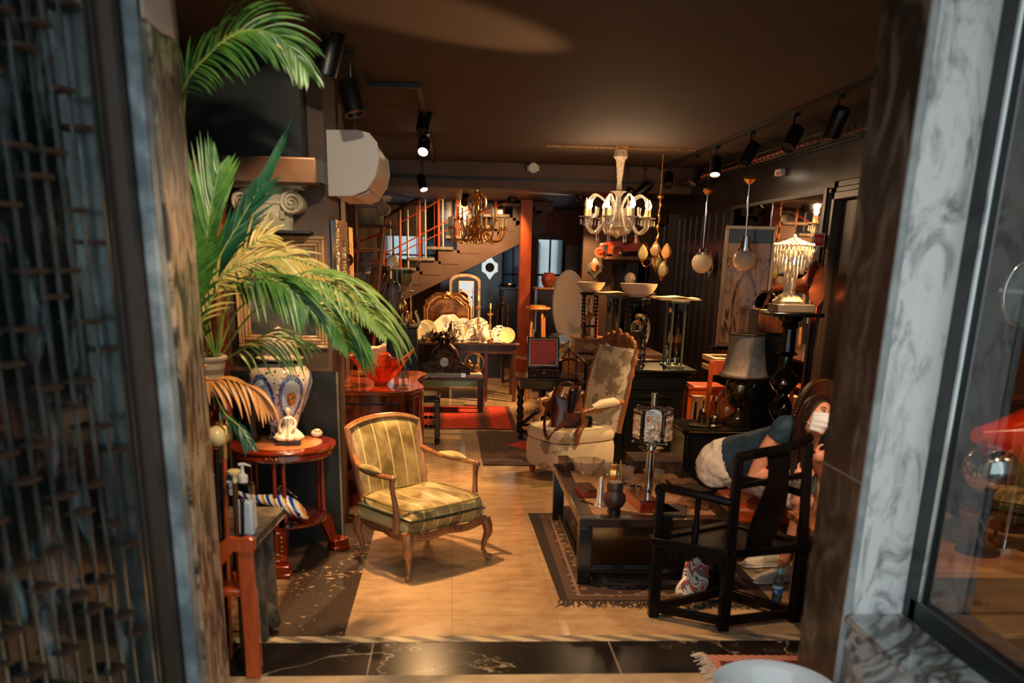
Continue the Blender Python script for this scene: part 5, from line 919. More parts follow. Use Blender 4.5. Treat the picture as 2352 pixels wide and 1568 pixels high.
# ================================================================ hanging lights
def chandelier_brass():
    c = W(1096, 440, 12.6); x, y, zt = c.x, c.y, c.z; s = mpp(1096, 500, 12.6); zb = W(1096, 562, 12.6).z; h = zt-zb
    t_ = thing('brass_chandelier', 'ornate brass chandelier with ivory candle sleeves before the staircase', 'chandelier', (x, y, zb))
    part(t_, 'chain', M().cyl((x, y, zt), (x, y, 2.84), .008), m_brass)
    part(t_, 'stem', M().lathe([(0, 0), (.03, .02), (.015, .05), (.06, .09), (.045, .13), (.02, .16), (.055, .22), (.04, .3), (.02, .36), (.035, .42), (.02, .5), (.06, h-.12), (.02, h-.08), (.08, h-.02), (.02, h)], (x, y, zb), 20), m_brass)
    for k in range(4): a = k*PI/2+.4; ca, sa = math.cos(a), math.sin(a); part(t_, 'scroll', M().tube(spl([(x+.02*ca, y+.02*sa, zb+.38), (x+.11*ca, y+.11*sa, zb+.46), (x+.12*ca, y+.12*sa, zb+.58), (x+.05*ca, y+.05*sa, zb+.64), (x+.03*ca, y+.03*sa, zb+.58), (x+.06*ca, y+.06*sa, zb+.55)], 4), .014, 6), m_brass)
    def arm(a, R, z0, z1):
        ca, sa = math.cos(a), math.sin(a); pp = lambda r, z: (x+r*ca, y+r*sa, z)
        o = part(t_, 'arm', M().tube(spl([pp(.03, z0+.1), pp(R*.35, z0+.04), pp(R*.6, z0-.07), pp(R*.85, z0-.06), pp(R*.98, z0+.02), pp(R, z1)], 4), .012, 7).lathe([(.045, 0), (.05, .008), (.015, .012), (.022, .035), (.016, .04)], pp(R, z1), 12).sph(pp(R*.6, z0-.1), .012, 6), m_brass)
        part(o, 'candle_sleeve', M().cyl(pp(R, z1+.03), pp(R, z1+.16), .015, .014, n=10), m_ivory)
    for k in range(12): arm(k*PI/6+.12, .40 if k % 2 else .34, zb+.12, zb+.19)
    for k in range(6): arm(k*PI/3+.3, .26, zb+.26, zb+.31)
chandelier_brass()
def chandelier_glass():
    c = W(1425, 382, 10.2); x, y, zt = c.x, c.y, CZ-.005; zb = W(1425, 548, 10.2).z; h = zt-zb; t_ = thing('crystal_chandelier', 'clear glass chandelier with three lit candle bulbs and hanging drops', 'chandelier', (x, y, zb))
    mg = mat('chandelier_glass', (244, 236, 220), .08, c2=(205, 190, 165), ns=30, coat=1); mg.node_tree.nodes['Principled BSDF'].inputs['Transmission Weight'].default_value = .55
    part(t_, 'stem', M().lathe([(0, 0), (.03, .02), (.1, .05), (.14, .12), (.13, .125), (.05, .13), (.03, .18), (.028, .42), (.05, .46), (.09, .48), (.03, .5), (.025, h-.35), (.045, h-.14), (.075, h-.1), (.06, h-.03), (.02, h)], (x, y, zb), 24, lobes=8, amp=.06), mg)
    part(t_, 'ceiling_canopy', M().box((x, y, CZ-.012), (.12, .12, .02)).box((x, y, CZ-.02), (1.6, .02, .015)), m_brass)
    bulbs = 0
    for k in range(8):
        a = k*PI/4+.25; ca, sa = math.cos(a), math.sin(a); R_ = .37 if k % 2 == 0 else .33; pp = lambda r, z: (x+r*ca, y+r*sa, z)
        z0 = zb+.1; o = part(t_, 'arm', M().tube(spl([pp(.05, z0+.12), pp(R_*.25, z0+.2), pp(R_*.45, z0+.08), pp(R_*.7, z0-.04), pp(R_*.95, z0+.0), pp(R_*1.0, z0+.1)], 5), .017, 8).tube(spl([pp(.06, z0+.1), pp(R_*.35, z0+.25), pp(R_*.75, z0+.34), pp(R_*.98, z0+.24), pp(R_*.9, z0+.12), pp(R_*.72, z0+.14), pp(R_*.7, z0+.22)], 5), .013, 8), mg)
        part(o, 'drip_pan', M().lathe([(.02, 0), (.07, .012), (.075, .02), (.02, .01)], pp(R_, z0+.1), 16, lobes=8, amp=.08), mg); part(o, 'candle', M().cyl(pp(R_, z0+.11), pp(R_, z0+.2), .022, n=12), m_ivory)
        for j in range(5):
            b_ = 2*PI*j/5; q = Vector(pp(R_, z0+.1))+Vector((.066*math.cos(b_), .066*math.sin(b_), 0)); part(o, 'crystal_drop', M().lathe([(0, -.075), (.011, -.055), (.004, -.03), (.007, -.02), (0, -.003)], q, 6), mg)
        q = Vector(pp(R_*.65, z0-.05)); part(o, 'crystal_drop', M().lathe([(0, -.1), (.013, -.07), (.004, -.04), (.008, -.02), (0, 0)], q, 6), mg)
        lit = k in (0, 3, 5, 6)
        part(o, 'bulb', M().lathe([(.012, 0), (.028, .03), (.026, .055), (.01, .09), (0, .11)], pp(R_, z0+.2), 14), mat('lit_candle_bulb', (255, 250, 240), .3, em=(255, 238, 215), es=22) if lit else mat('clear_bulb', (230, 226, 215), .1))
        if lit: lamp('POINT', pp(R_, z0+.29), None, 16, (1, .62, .32), size=.03, name='bulb_light')
chandelier_glass()
# opal globe pendants
for px, py0, py1, r, X_, lb in ((1626, 438, 604, 23, 2.72, 'cream opal glass globe pendant, the farther of the two'), (1722, 412, 597, 25, 2.72, 'pinkish opal glass globe pendant, the nearer of the two')):
    top = W(px, py0, WX(px, py0, X_).y); Y = top.y; b = W(px-14, py1, Y); rr = r*mpp(px, py1, Y); t_ = thing('globe_pendant', lb, 'pendant lamp', (top.x, Y, b.z-rr), 0, 'opal globe pendants')
    ct = top.z+.05; part(t_, 'canopy', M().lathe([(.005, -.05), (.03, -.03), (.055, .0), (.05, .02)], (top.x, Y, top.z), 20), m_brass); part(t_, 'bracket', M().cyl((top.x, Y, top.z+.02), (top.x, Y, CZ-.001), .005), m_blackm)
    part(t_, 'rod', M().cyl((top.x, Y, top.z-.04), (b.x, Y, b.z+rr+.05), .009), m_chrome); part(t_, 'collar', M().cyl((b.x, Y, b.z+rr-.015), (b.x, Y, b.z+rr+(.04 if r < 24 else .11)), .05, .042, n=24).cyl((b.x, Y, b.z+rr-.02), (b.x, Y, b.z+rr+.0), .07, n=24), m_chrome)
    part(t_, 'globe', M().sph((b.x, Y, b.z), rr, 36), m_opal)
# tulip sconce chandelier hung at the right of the glass one
c = W(1515, 478, 10.8); x, y = c.x, c.y; zb = W(1515, 640, 10.8).z; t_ = thing('tulip_pendant', 'brass pendant with flame-shaped cream glass tulip shades', 'pendant lamp', (x, y, zb)); part(t_, 'chain', M().cyl((x, y, zb+.12), (x, y, CZ), .006), m_brass); tw = M()
tw.tube([(x+.01*math.sin(i), y, zb+.3+i*.025) for i in range(24)], [.012+.01*math.sin(i*1.3) for i in range(24)], 8).sph((x, y, zb+.9), (.04, .03, .03)); part(t_, 'stem', tw, m_gold)
for k, (dx, dz, m2) in enumerate(((-.14, .2, 0), (.13, .22, 1), (.0, .12, 0), (-.03, .24, 1), (.06, .02, 0))):
    e = (x+dx, y-.06*(k-2), zb+dz); o = part(t_, 'arm', M().tube(bez((x, y, zb+.32), (x+dx*.3, y, zb+.05+dz*.3), (x+dx, e[1], e[2]-.12), e), .008, 6).lathe([(.01, -.02), (.03, 0), (.035, .02)], e, 12), m_gold)
    part(o, 'tulip_shade', M().lathe([(.02, .0), (.055, .05), (.06, .09), (.035, .14), (.005, .18)], e, 10, lobes=5, amp=.1), mat('tulip_glass_%d' % m2, (226, 216, 150) if not m2 else (236, 190, 130), .2))
# ================================================================ red toy car on a shelf
CY = 13.6; a = W(1388, 588, CY); b = W(1490, 588, CY); struct('shelf_board', bx(a.x+.02, CY-.12, a.z-.04, b.x+.05, 13.999, a.z), w_honey)
cz = a.z; t_ = thing('toy_car', 'red-orange vintage metal pedal car on a high wall shelf', 'toy car', ((a.x+b.x)/2, CY+.1, cz)); m_rp = mat('orange_red_enamel', (226, 72, 26), .28, coat=.8); s_ = mpp(1440, 575, CY)
def cp(px, py, dy=0): p = W(px, py, CY); return (p.x, CY+dy, p.z)
part(t_, 'body', M().prism([cp(*q)[::2] for q in ((1384, 574), (1386, 562), (1400, 558), (1420, 556), (1430, 566), (1445, 564), (1455, 558), (1462, 550), (1468, 562), (1480, 566), (1478, 572), (1440, 574), (1420, 578), (1400, 580))], CY-.06, CY+.2), m_rp, bev=.02)
part(t_, 'radiator', M().prism([cp(*q)[::2] for q in ((1384, 576), (1385, 563), (1394, 562), (1393, 577))], CY-.065, CY+.1), m_chrome, bev=.006); part(t_, 'bonnet_panel', M().prism([cp(*q)[::2] for q in ((1402, 572), (1402, 563), (1420, 560), (1424, 567))], CY-.066, CY-.06), mat('pink_panel', (226, 130, 90), .3))
for k, (px, py, r, dy) in enumerate(((1380, 580, 12, .12), (1415, 579, 12.5, -.1), (1478, 567, 12.5, -.02), (1492, 572, 10, .2))):
    c = Vector(cp(px, py, dy)); r_ = r*s_; o = part(t_, 'wheel', M().lathe([(r_*.7, -.02), (r_, -.018), (r_*1.02, .0), (r_, .018), (r_*.7, .02), (r_*.7, -.02)], c, 28, axis=(0, -1, 0), cap=False), mat('grey_tyre', (120, 90, 70), .5)); part(o, 'hub', M().lathe([(r_*.72, -.01), (r_*.7, .01), (r_*.2, .0), (r_*.15, .03), (0, .05)], c, 24, axis=(0, -1, 0)), m_rp)
part(t_, 'axle', M().cyl(cp(1380, 580, .12), cp(1415, 579, -.1), .01), m_rp); part(t_, 'steering_wheel', M().tube([(cp(1460, 552)[0]+.07*math.cos(a_), CY+.05+.03*math.sin(a_), cp(1460, 550)[2]+.05*math.sin(a_)) for a_ in [i*PI/10 for i in range(20)]], .006, 6, close=True), m_rp)
# ================================================================ long dark sideboard (right of centre) and things on it
SX0, SX1, SY0, SY1, SZ = 1.42, 2.35, 9.5, 11.6, 1.0
sb2 = thing('sideboard', 'long black panelled sideboard with a brown top running back behind the floral armchair', 'sideboard', ((SX0+SX1)/2, (SY0+SY1)/2, 0))
part(sb2, 'top', bx(SX0-.03, SY0-.03, SZ-.03, SX1+.02, SY1+.03, SZ), w_walnut, bev=.006); part(sb2, 'body', bx(SX0, SY0, .05, SX1, SY1, SZ-.03), m_black)
for k in range(3): y_ = SY0+.08+k*.68; part(sb2, 'door', M().box((SX0-.008, y_+.3, .42), (.016, .6, .62)), m_black, bev=.006); part(sb2, 'drawer', M().box((SX0-.008, y_+.3, .85), (.016, .6, .18)), m_black, bev=.006)
for sx_ in (SX0+.06, SX1-.06):
    for sy_ in (SY0+.06, SY1-.06): part(sb2, 'foot', bx(sx_-.05, sy_-.05, 0, sx_+.05, sy_+.05, .05), m_black)
# white oval dish reflector leaning
m_lamp_en = mat('satin_cream_enamel', (226, 208, 180), .4)
p0 = W(1310, 622, 10.9); p1 = W(1330, 752, 10.9); dz = (p0.z-SZ)/2; c = Vector((W(1311, 690, 10.9).x, 10.9, SZ+dz)); rx = 40*mpp(1310, 690, 10.9)
t_ = thing('dish_lamp', 'big oval cream dish reflector standing upright on the sideboard', 'lamp', (c.x, 10.9, SZ)); ds = M()
for s__, off in ((1, 0), (-1, .012)):
    ds.grid(lambda u, v, o_=off, s_=s__: (c.x+(rx+o_)*v*math.cos(2*PI*u*s_)+.03*(math.sin(2*PI*u*s_))*v*-1, 10.9+.11*(1-v*v)+o_, c.z+(dz+o_)*v*math.sin(2*PI*u*s_)), 48, 8, cu=True)
part(t_, 'reflector', ds, m_lamp_en); q = W(1332, 738, 10.85); part(t_, 'inner_disc', M().lathe([(0, 0), (.075, .0), (.08, .012), (.0, .014)], (q.x-.02, 10.93, q.z+.01), 28, axis=(-.3, -1, .1)), m_lamp_en)
# bowl uplighters on twisted iron stands
def uplight(x0, x1, yr, yb, Y, ysb, label, zfoot, lobes):
    a = W(x0, yr, Y); b = W(x1, yr, Y); cxx = (a.x+b.x)/2; r = (b.x-a.x)/2; zr = a.z; zb = W((x0+x1)/2, yb, Y).z; d = zr-zb; t_ = thing('bowl_lamp', label, 'lamp', (cxx, Y, zfoot), 0, 'bowl lamps on black iron stands')
    part(t_, 'bowl', M().lathe([(.02, 0), (r*.4, d*.06), (r*.75, d*.35), (r*.95, d*.75), (r, d), (r*.975, d), (r*.92, d*.75), (r*.7, d*.38), (0, d*.1)], (cxx, Y, zb), 48), m_lamp_en)
    w2 = r*.62; part(t_, 'top_ring', M().tube([(cxx+w2*1.05*math.cos(a_), Y+w2*math.sin(a_), zb-.01) for a_ in [i*PI/12 for i in range(24)]], .014, 8, close=True).lathe([(.05, zb-.02), (.05, zb+.01)], (cxx, Y, 0), 16), m_blackm)
    for k in range(4):
        a_ = PI/4+k*PI/2; p = Vector((cxx+w2*math.cos(a_), Y+w2*math.sin(a_), zfoot)); L_ = zb-.01-zfoot
        part(t_, 'leg', M().tube([p+Vector((0, 0, L_*i/50)) for i in range(51)], [.012+.006*math.sin(i*1.5) for i in range(51)], 7), m_blackm)
    for zz in (zfoot+.12, ): part(t_, 'shelf_ring', M().tube([(cxx+w2*math.cos(a_), Y+w2*math.sin(a_), zz) for a_ in [PI/4+i*PI/2 for i in range(4)]], .012, 6, close=True), m_blackm)
    return cxx, Y, zb, w2
c1 = uplight(1325, 1390, 647, 672, 10.2, 0, 'smaller cream bowl lamp, over the inlaid wooden box', SZ+.165, 0)
# inlaid box under the first stand
b0, wd, h = BB(1321, 757, 1391, 786, 10.2); t_ = thing('inlaid_box', 'brown wooden box with a diamond inlay under the smaller bowl lamp', 'box', (c1[0], 10.2, SZ)); xb = c1[0]
part(t_, 'body', bx(xb-wd/2, 10.02, SZ+.01, xb+wd/2, 10.38, SZ+.14), w_honey, bev=.006); part(t_, 'lid', bx(xb-wd/2-.012, 10.0, SZ+.14, xb+wd/2+.012, 10.4, SZ+.165), w_honey, bev=.006)
for s_ in (-1, 1): part(t_, 'foot', bx(xb+s_*wd*.42-.02, 10.02, SZ, xb+s_*wd*.42+.02, 10.36, SZ+.01), w_walnut)
dm = M().prism([(xb-.1, SZ+.075), (xb, SZ+.115), (xb+.1, SZ+.075), (xb, SZ+.035)], 10.014, 10.02).prism([(xb-.06, SZ+.075), (xb, SZ+.1), (xb+.06, SZ+.075), (xb, SZ+.05)], 10.010, 10.014); part(t_, 'diamond_inlay', dm, mat('pale_inlay', (206, 150, 90), .35))
# crystal decanter inside stand 1, red pole behind
def glassy(name, label, x, Y, z, h, r, mt=None, cat='bottle', prof=None):
    o = mesh(name, M().lathe([(a*r, b*h) for a, b in (prof or [(.8, 0), (1, .03), (1, .4), (.9, .5), (.35, .62), (.3, .75), (.5, .8), (.4, .9), (.25, 1), (0, 1)])], n=16, lobes=8, amp=.06), mt or m_glass); o.location = (x, Y, z); return tag(o, label, cat)
glassy('decanter', 'tall cut crystal decanter inside the smaller iron stand', c1[0]+.0, 10.2, SZ+.166, .42, .08)
one('red_glass_tube', M().cyl((c1[0]+.11, 10.34, SZ+.0), (c1[0]+.11, 10.44, SZ+.5), .02), mat('red_lacquer', (220, 60, 24), .15, coat=.8), 'glowing red glass rod standing behind the crystal decanter', 'ornament')
# second bowl lamp stands on the mantel front
MX0, MX1, MY0, MY1, MZ = 1.60, 2.36, 8.75, 9.35, .985
mt_ = thing('mantelpiece', 'black painted mantelpiece cabinet with moulded panels right of the floral armchair', 'mantelpiece', ((MX0+MX1)/2, (MY0+MY1)/2, 0)); m_mant = mat('black_green_paint', (20, 26, 26), .25, c2=(14, 18, 18), ns=5, spec=.2)
part(mt_, 'body', bx(MX0+.03, MY0+.05, .0, MX1-.06, MY1, MZ-.12), m_mant); part(mt_, 'top', bx(MX0-.03, MY0-.04, MZ-.03, MX1+.04, MY1+.03, MZ), m_mant, bev=.008)
part(mt_, 'cornice', bx(MX0, MY0, MZ-.07, MX1, MY1, MZ-.03), m_mant, bev=.01); part(mt_, 'frieze', bx(MX0+.02, MY0+.03, MZ-.2, MX1-.04, MY1, MZ-.07), m_mant, bev=.006)
part(mt_, 'panel_moulding', M().frame(MX0+.12, .1, MX1-.14, MZ-.26, .03, MY0+.03, MY0+.05).frame(MX0+.19, .17, MX1-.21, MZ-.33, .012, MY0+.04, MY0+.05), m_mant, bev=.004)
c2_ = uplight(1425, 1510, 650, 684, 9.05, 0, 'larger cream bowl lamp standing on the black mantelpiece', MZ, 0)
mm = M()
for k in range(26): a_ = k*.7; mm.sph((c2_[0]+c2_[3]*math.cos(a_)*1.05, 9.05+c2_[3]*math.sin(a_)*1.05, c2_[2]-.02-.015*(k % 4)), (.02, .02, .024), 6)
t_ = thing('candelabrum', 'dark iron leafy candelabrum with a curled top beneath the larger bowl', 'candelabrum', (c2_[0], 9.05, c2_[2]-.1)); part(t_, 'leaves', mm, m_blackm); part(t_, 'curl', M().tube([(c2_[0]+.13+.03*math.cos(i*.6), 9.0, c2_[2]+.0+i*.004) for i in range(24)], .005, 6), m_blackm)
glassy('crystal_block', 'clear ice-like crystal vase inside the larger iron stand', c2_[0], 9.05, MZ+.13, .2, .085, prof=[(.9, 0), (1, .1), (.95, .9), (1, 1), (.85, 1), (.8, .2), (0, .15)], cat='vase')
glassy('crystal_carafe', 'clear glass jug standing above the crystal block on the mantelpiece', c2_[0]+.01, 9.05, MZ+.34, .17, .06, cat='jug')
one('ivory_tusk', M().tube(bez((c2_[0]+.0, 9.0, MZ+.5), (c2_[0]+.14, 9.0, MZ+.5), (c2_[0]+.12, 9.0, MZ+.3), (c2_[0]+.07, 9.0, MZ+.2), 10), [.012, .018, .022, .025, .026, .027, .027, .026, .025, .023, .02], 12), m_ivory, 'curved cream horn in front of the crystal jug', 'horn')
t_ = thing('metal_basin_lid', 'dark polished metal dish cover lying on the mantelpiece', 'dish cover', (1.75, 8.9, MZ)); part(t_, 'dome', M().lathe([(.11, 0), (.105, .03), (.08, .07), (.04, .09), (0, .095)], (1.72, 8.84, MZ), 32, sy=.8), m_bronze); part(t_, 'handle', M().tube(bez((1.69, 8.84, MZ+.085), (1.69, 8.84, MZ+.13), (1.75, 8.84, MZ+.13), (1.75, 8.84, MZ+.085)), .008, 8), m_chrome)
p = F(1527, 826, MZ); lathe_box('spray_bottle', 'small pale blue spray bottle with a white cap on the mantelpiece edge', 'bottle', (1521, 794, 1533, 830), 8.8, [(.9, 0), (1, .03), (1, .7), (.6, .78), (.55, .8), (.6, .82), (.6, 1), (0, 1)], mat('pale_blue_plastic', (170, 205, 215), .3), z=MZ)
# glass display lanterns (vitrines) with paper on top
m_vf = mat('grey_green_metal', (92, 98, 84), .4, .5)
def vitrine(x0, x1, y0, y1, Y, dpt, label, zb):
    a = W(x0, y1, Y); b = W(x1, y0, Y); xa, xb_ = a.x, b.x; zt = W(x0, y0, Y).z; t_ = thing('glass_vitrine', label, 'display case', ((xa+xb_)/2, Y+dpt/2, zb), 0, 'grey-green framed glass display cases'); fr = M()
    for x in (xa, xb_):
        for y in (Y, Y+dpt): fr.bar((x, y, zb), (x, y, zt), .022, .022)
    for z in (zb+.01, zt-.02): fr.box(((xa+xb_)/2, Y+dpt/2, z), (xb_-xa+.06, dpt+.06, .025))
    part(t_, 'frame', fr, m_vf, bev=.003); part(t_, 'glass', M().box(((xa+xb_)/2, Y+dpt/2, (zb+zt)/2), (xb_-xa-.01, dpt-.01, zt-zb-.06)), m_thin)
    for k in (1, 2): part(t_, 'glass_shelf', M().box(((xa+xb_)/2, Y+dpt/2, zb+(zt-zb)*k/3), (xb_-xa-.03, dpt-.03, .006)), m_thin)
    return (xa+xb_)/2, Y+dpt/2, zb, zt
v1 = vitrine(1400, 1425, 677, 800, 9.9, .26, 'glass display case behind the inlaid box, papers on top', SZ+.002)
v2 = vitrine(1537, 1576, 688, 833, 8.9, .26, 'tall glass display case at the right end of the mantelpiece, papers on top', MZ+.001)
random.seed(5)
for vi, (x, y, zb, zt) in enumerate((v1, v2)):
    t_ = thing('paper_stack', ['stack of wavy cream papers on the glass case behind the inlaid box', 'stack of wavy cream papers on the glass case on the mantelpiece'][vi], 'papers', (x-.02, y, zt-.005)); 
    for k in range(4):
        ox = random.uniform(-.03, .03); part(t_, 'sheet', M().grid(lambda u, v, k=k, ox=ox: (x-.02+ox+(u-.5)*.42, y+(v-.5)*.3, zt-.004+.009*k+.012*math.sin(u*9+k)*u*(1 if k > 1 else .3)), 16, 4), mat('aged_paper', (226, 200, 150), .7), solid=.003)
    for k, hz in enumerate((.0, .34, .67)):
        for j, dx in enumerate((-.035, .04)):
            zz = zb+(zt-zb)*hz+.012+(.012 if not hz else 0); glassy(['perfume_bottle', 'small_vase'][j], ['small %s %s on the %s shelf of the glass case %s' % (['silver', 'amber', 'dark'][k], ['bottle', 'vase'][j], ['bottom', 'middle', 'top'][k], ['behind the inlaid box', 'on the mantelpiece'][vi])][0], x+dx, y, zz, .13+.02*j, .028, [m_chrome, mat('amber_glass', (190, 120, 60), .08), m_bronze][k], ['bottle', 'vase'][j])
# plaster heads and boxes behind the lamps
b0, wd, h = BB(1431, 628, 1462, 652, 11.2); t_ = thing('doll_head', 'cream porcelain doll heads behind the larger bowl lamp', 'doll head', (b0.x, 11.2, SZ)); part(t_, 'head', M().sph((b0.x, 11.2, b0.z+h*.5), (wd*.42, .08, h*.62), 20), m_porc); part(t_, 'nose', M().sph((b0.x+.02, 11.12, b0.z+h*.45), .012, 8), m_porc); part(t_, 'stand', M().cyl((b0.x, 11.2, SZ), (b0.x, 11.2, b0.z), .03), w_dark)
t_.children[2].name = 'stand'
# ================================================================ round tray table with red bottle, horn and octagonal plate
r_ = .31; tx, ty, tz_ = 1.09, 10.9, .86
t_ = thing('tray_table', 'round dark tray table with a brass rim behind the writing box', 'table', (tx, ty, 0)); part(t_, 'tray', M().lathe([(0, tz_-.02), (r_, tz_-.02), (r_, tz_-.0), (0, tz_-.0)], (tx, ty, 0), 48), w_dark); part(t_, 'rim', M().tube([(tx+r_*math.cos(a_), ty+r_*math.sin(a_), tz_-.005) for a_ in [i*PI/30 for i in range(60)]], .011, 6, close=True), m_brass); part(t_, 'column', M().lathe([(.05, .12), (.03, .3), (.05, .5), (.03, tz_-.02)], (tx, ty, 0), 16), w_dark)
for k in range(3): a_ = k*2*PI/3+.4; part(t_, 'leg', M().tube(bez((tx, ty, .2), (tx+.1*math.cos(a_), ty+.1*math.sin(a_), .2), (tx+.2*math.cos(a_), ty+.2*math.sin(a_), .05), (tx+.3*math.cos(a_), ty+.3*math.sin(a_), .02)), .025, 8), w_dark)
x = W(1223, 790, 10.8).x; t_ = thing('red_bottle', 'square red glass bottle with a silver stopper on the round tray table', 'bottle', (x, 10.8, tz_)); part(t_, 'body', M().box((x, 10.8, tz_+.065), (.1, .08, .13)), mat('red_liquid_glass', (214, 62, 24), .08, coat=1), bev=.02); part(t_, 'stopper', M().lathe([(.03, .13), (.025, .15), (.035, .16), (.035, .175), (0, .18)], (x, 10.8, tz_), 16), m_chrome)
c = W(1281, 770, 10.85); r8 = 31*mpp(1281, 770, 10.85); t = T('etched_scene_glass'); co = t.coord(); x_, y_, z_ = t.sep(co); rr_ = (x_*x_+z_*z_*1.4).pw(.5); n = t.noise(co, 22, 4); b_ = t.mix(rr_ < .09, t.mix(n.sm(.4, .6), (96, 92, 78), (150, 142, 122)), t.mix(n.sm(.42, .55), (206, 170, 134), (96, 74, 60))); t.col(b_).set(Roughness=.1, Coat_Weight=1)
mb = M().lathe([(0, 0), (r8*.7, .005), (r8, .02), (r8, .026), (r8*.7, .012), (0, .008)], (0, 0, 0), 8).xf(Matrix.Rotation(-.25, 4, 'X') @ Matrix.Rotation(PI/2, 4, 'X') @ Matrix.Rotation(PI/8, 4, 'Z')); zm = min(v[2] for v in mb.v); o = mesh('octagonal_plate', mb, t.m); o.location = (c.x, 10.85, tz_+.001-zm); tag(o, 'octagonal glass plate with an etched landscape on the round tray table', 'plate')
lathe_box('glass_vase', 'clear rounded glass vase left of the octagonal plate', 'vase', (1246, 740, 1270, 790), 11.05, [(.4, 0), (.8, .1), (1, .35), (.9, .6), (.55, .85), (.7, 1), (.62, 1), (.5, .85), (.8, .6), (.9, .35), (0, .1)], m_thin, z=tz_).location = (1.0, 11.02, tz_)
a = W(1220, 803, 10.6); b = W(1273, 795, 10.6); one('horn', M().tube([Vector((a.x+(b.x-a.x)*i/8, 10.62, tz_+.022+.01*math.sin(i*.5))) for i in range(9)], [.008, .012, .016, .019, .021, .022, .022, .02, .018], 10), m_ivory, 'pale horn lying on the round tray table in front of the red bottle', 'horn')
# writing box on the twisted-leg side table
sx0 = W(1190, 865, 10.1).x; sx1 = W(1325, 865, 10.1).x; sz_ = W(1240, 868, 10.1).z; t_ = thing('side_table', 'black side table on barley twist legs behind the leather bag', 'table', ((sx0+sx1)/2, 10.35, 0)); part(t_, 'top', bx(sx0, 10.1, sz_-.03, sx1, 10.6, sz_), w_dark, bev=.005); part(t_, 'apron', bx(sx0+.03, 10.13, sz_-.13, sx1-.03, 10.57, sz_-.03), m_black)
for x_ in (sx0+.05, sx1-.05):
    for y_ in (10.15, 10.55): part(t_, 'leg', M().tube([(x_, y_, i*(sz_-.13)/40) for i in range(41)], [.02+.008*math.sin(i*1.1) if 4 < i < 36 else .026 for i in range(41)], 8), m_black)
part(t_, 'stretcher', M().bar((sx0+.05, 10.15, .1), (sx1-.05, 10.15, .1), .03, .03).bar((sx0+.05, 10.55, .1), (sx1-.05, 10.55, .1), .03, .03), m_black)
a = W(1212, 860, 10.15); b = W(1292, 845, 10.15); t_ = thing('writing_box', 'open black writing box with a red leather lined lid on the twisted-leg table', 'box', ((a.x+b.x)/2, 10.25, sz_)); zt_ = sz_+.085
part(t_, 'case', bx(a.x, 10.13, sz_, b.x-.03, 10.4, zt_), m_black, bev=.005); lid = M().box((0, 0, .17), (b.x-a.x-.02, .03, .34)); R_ = Matrix.Translation(((a.x+b.x)/2, 10.4, zt_)) @ Matrix.Rotation(-.2, 4, 'X'); ld_ = part(t_, 'lid', lid.xf(R_), m_black, bev=.005)
part(ld_, 'leather_lining', M().box((0, -.018, .17), (b.x-a.x-.09, .006, .28)).xf(R_), mat('oxblood_leather', (142, 34, 20), .4)); part(ld_, 'gilt_line', M().frame(-(b.x-a.x)/2+.035, .02, (b.x-a.x)/2-.035, .32, .006, -.024, -.02).xf(R_), m_brass)
part(t_, 'lock', M().cyl(((a.x+b.x)/2-.015, 10.13, sz_+.055), ((a.x+b.x)/2-.015, 10.12, sz_+.055), .018, n=16), m_chrome)
for dx in (-.16, -.1, .1, .16): part(t_, 'stud', M().sph(((a.x+b.x)/2+dx-.015, 10.127, sz_+.025), .008, 8), m_brass)
# ================================================================ floral high-back armchair and leather bag
t = T('floral_damask'); co = t.coord(); n = t.noise(co, 4.5, 5, .7, .6); v = t.vor(co, 4.2); n2 = t.noise(co, 26, 3); msk = (n*.8+(v*-.4)+.26)+(n2-.5)*.25; t.col(t.mix(msk.sm(.50, .55), (214, 202, 172), (150, 132, 104))).set(Roughness=.5, Sheen_Weight=.3); m_flor = t.m
fc_ = Vector((1.20, 8.5, 0)); fa_ = math.radians(-62); fz = thing('floral_armchair', 'high-backed armchair in cream floral damask with carved gilt arms', 'armchair', fc_, fa_)
# local: x across, -y = front
seat = [(.35*math.copysign(abs(math.cos(a_))**.55, math.cos(a_)), -.07+.38*math.copysign(abs(math.sin(a_))**.6, math.sin(a_))) for a_ in [i*2*PI/40 for i in range(40)]]
part(fz, 'seat_base', puff(M(), seat, [(.93, .10), (.99, .13), (1.0, .2), (1.0, .31), (.97, .355), (.9, .365)]), m_flor, L=1); part(fz, 'seat_cushion', puff(M(), seat, [(.9, .36), (.98, .375), (1.0, .41), (.985, .445), (.93, .475), (.7, .49), (.3, .495)]), m_flor, L=1)
for x_ in (-.26, .26):
    part(fz, 'leg', M().lathe([(.02, 0), (.034, .03), (.02, .06), (.034, .1), (.03, .13)], (x_, -.33, 0), 14), m_gold, L=1); part(fz, 'leg', M().tube([(x_, .27, .13), (x_, .31, 0)], [.03, .02], 8), w_dark, L=1)
def fb(u, v, o=0): x_ = (u-.5)*2; return (x_*(.27+.03*math.sin(v*PI)), .27+.16*v+.09*(v-.5)**2-o*(1-x_**4)**.5, .42+.78*v)
bb = M().grid(lambda u, v: fb(u, v, .07), 14, 16); bb.grid(lambda u, v: fb(1-u, v, -.03), 6, 16); 
for s in (0, 1): bb.grid(lambda u, v, s=s: tuple(Vector(fb(s, v, 0))+Vector((0, (.03 if (u > .5) == (s == 0) else 0)*1, 0))), 1, 16)
bb.grid(lambda u, v: tuple(Vector(fb(u, 1, .07)).lerp(Vector(fb(u, 1, -.03)), v)), 14, 1); part(fz, 'backrest', bb, m_flor, L=1)
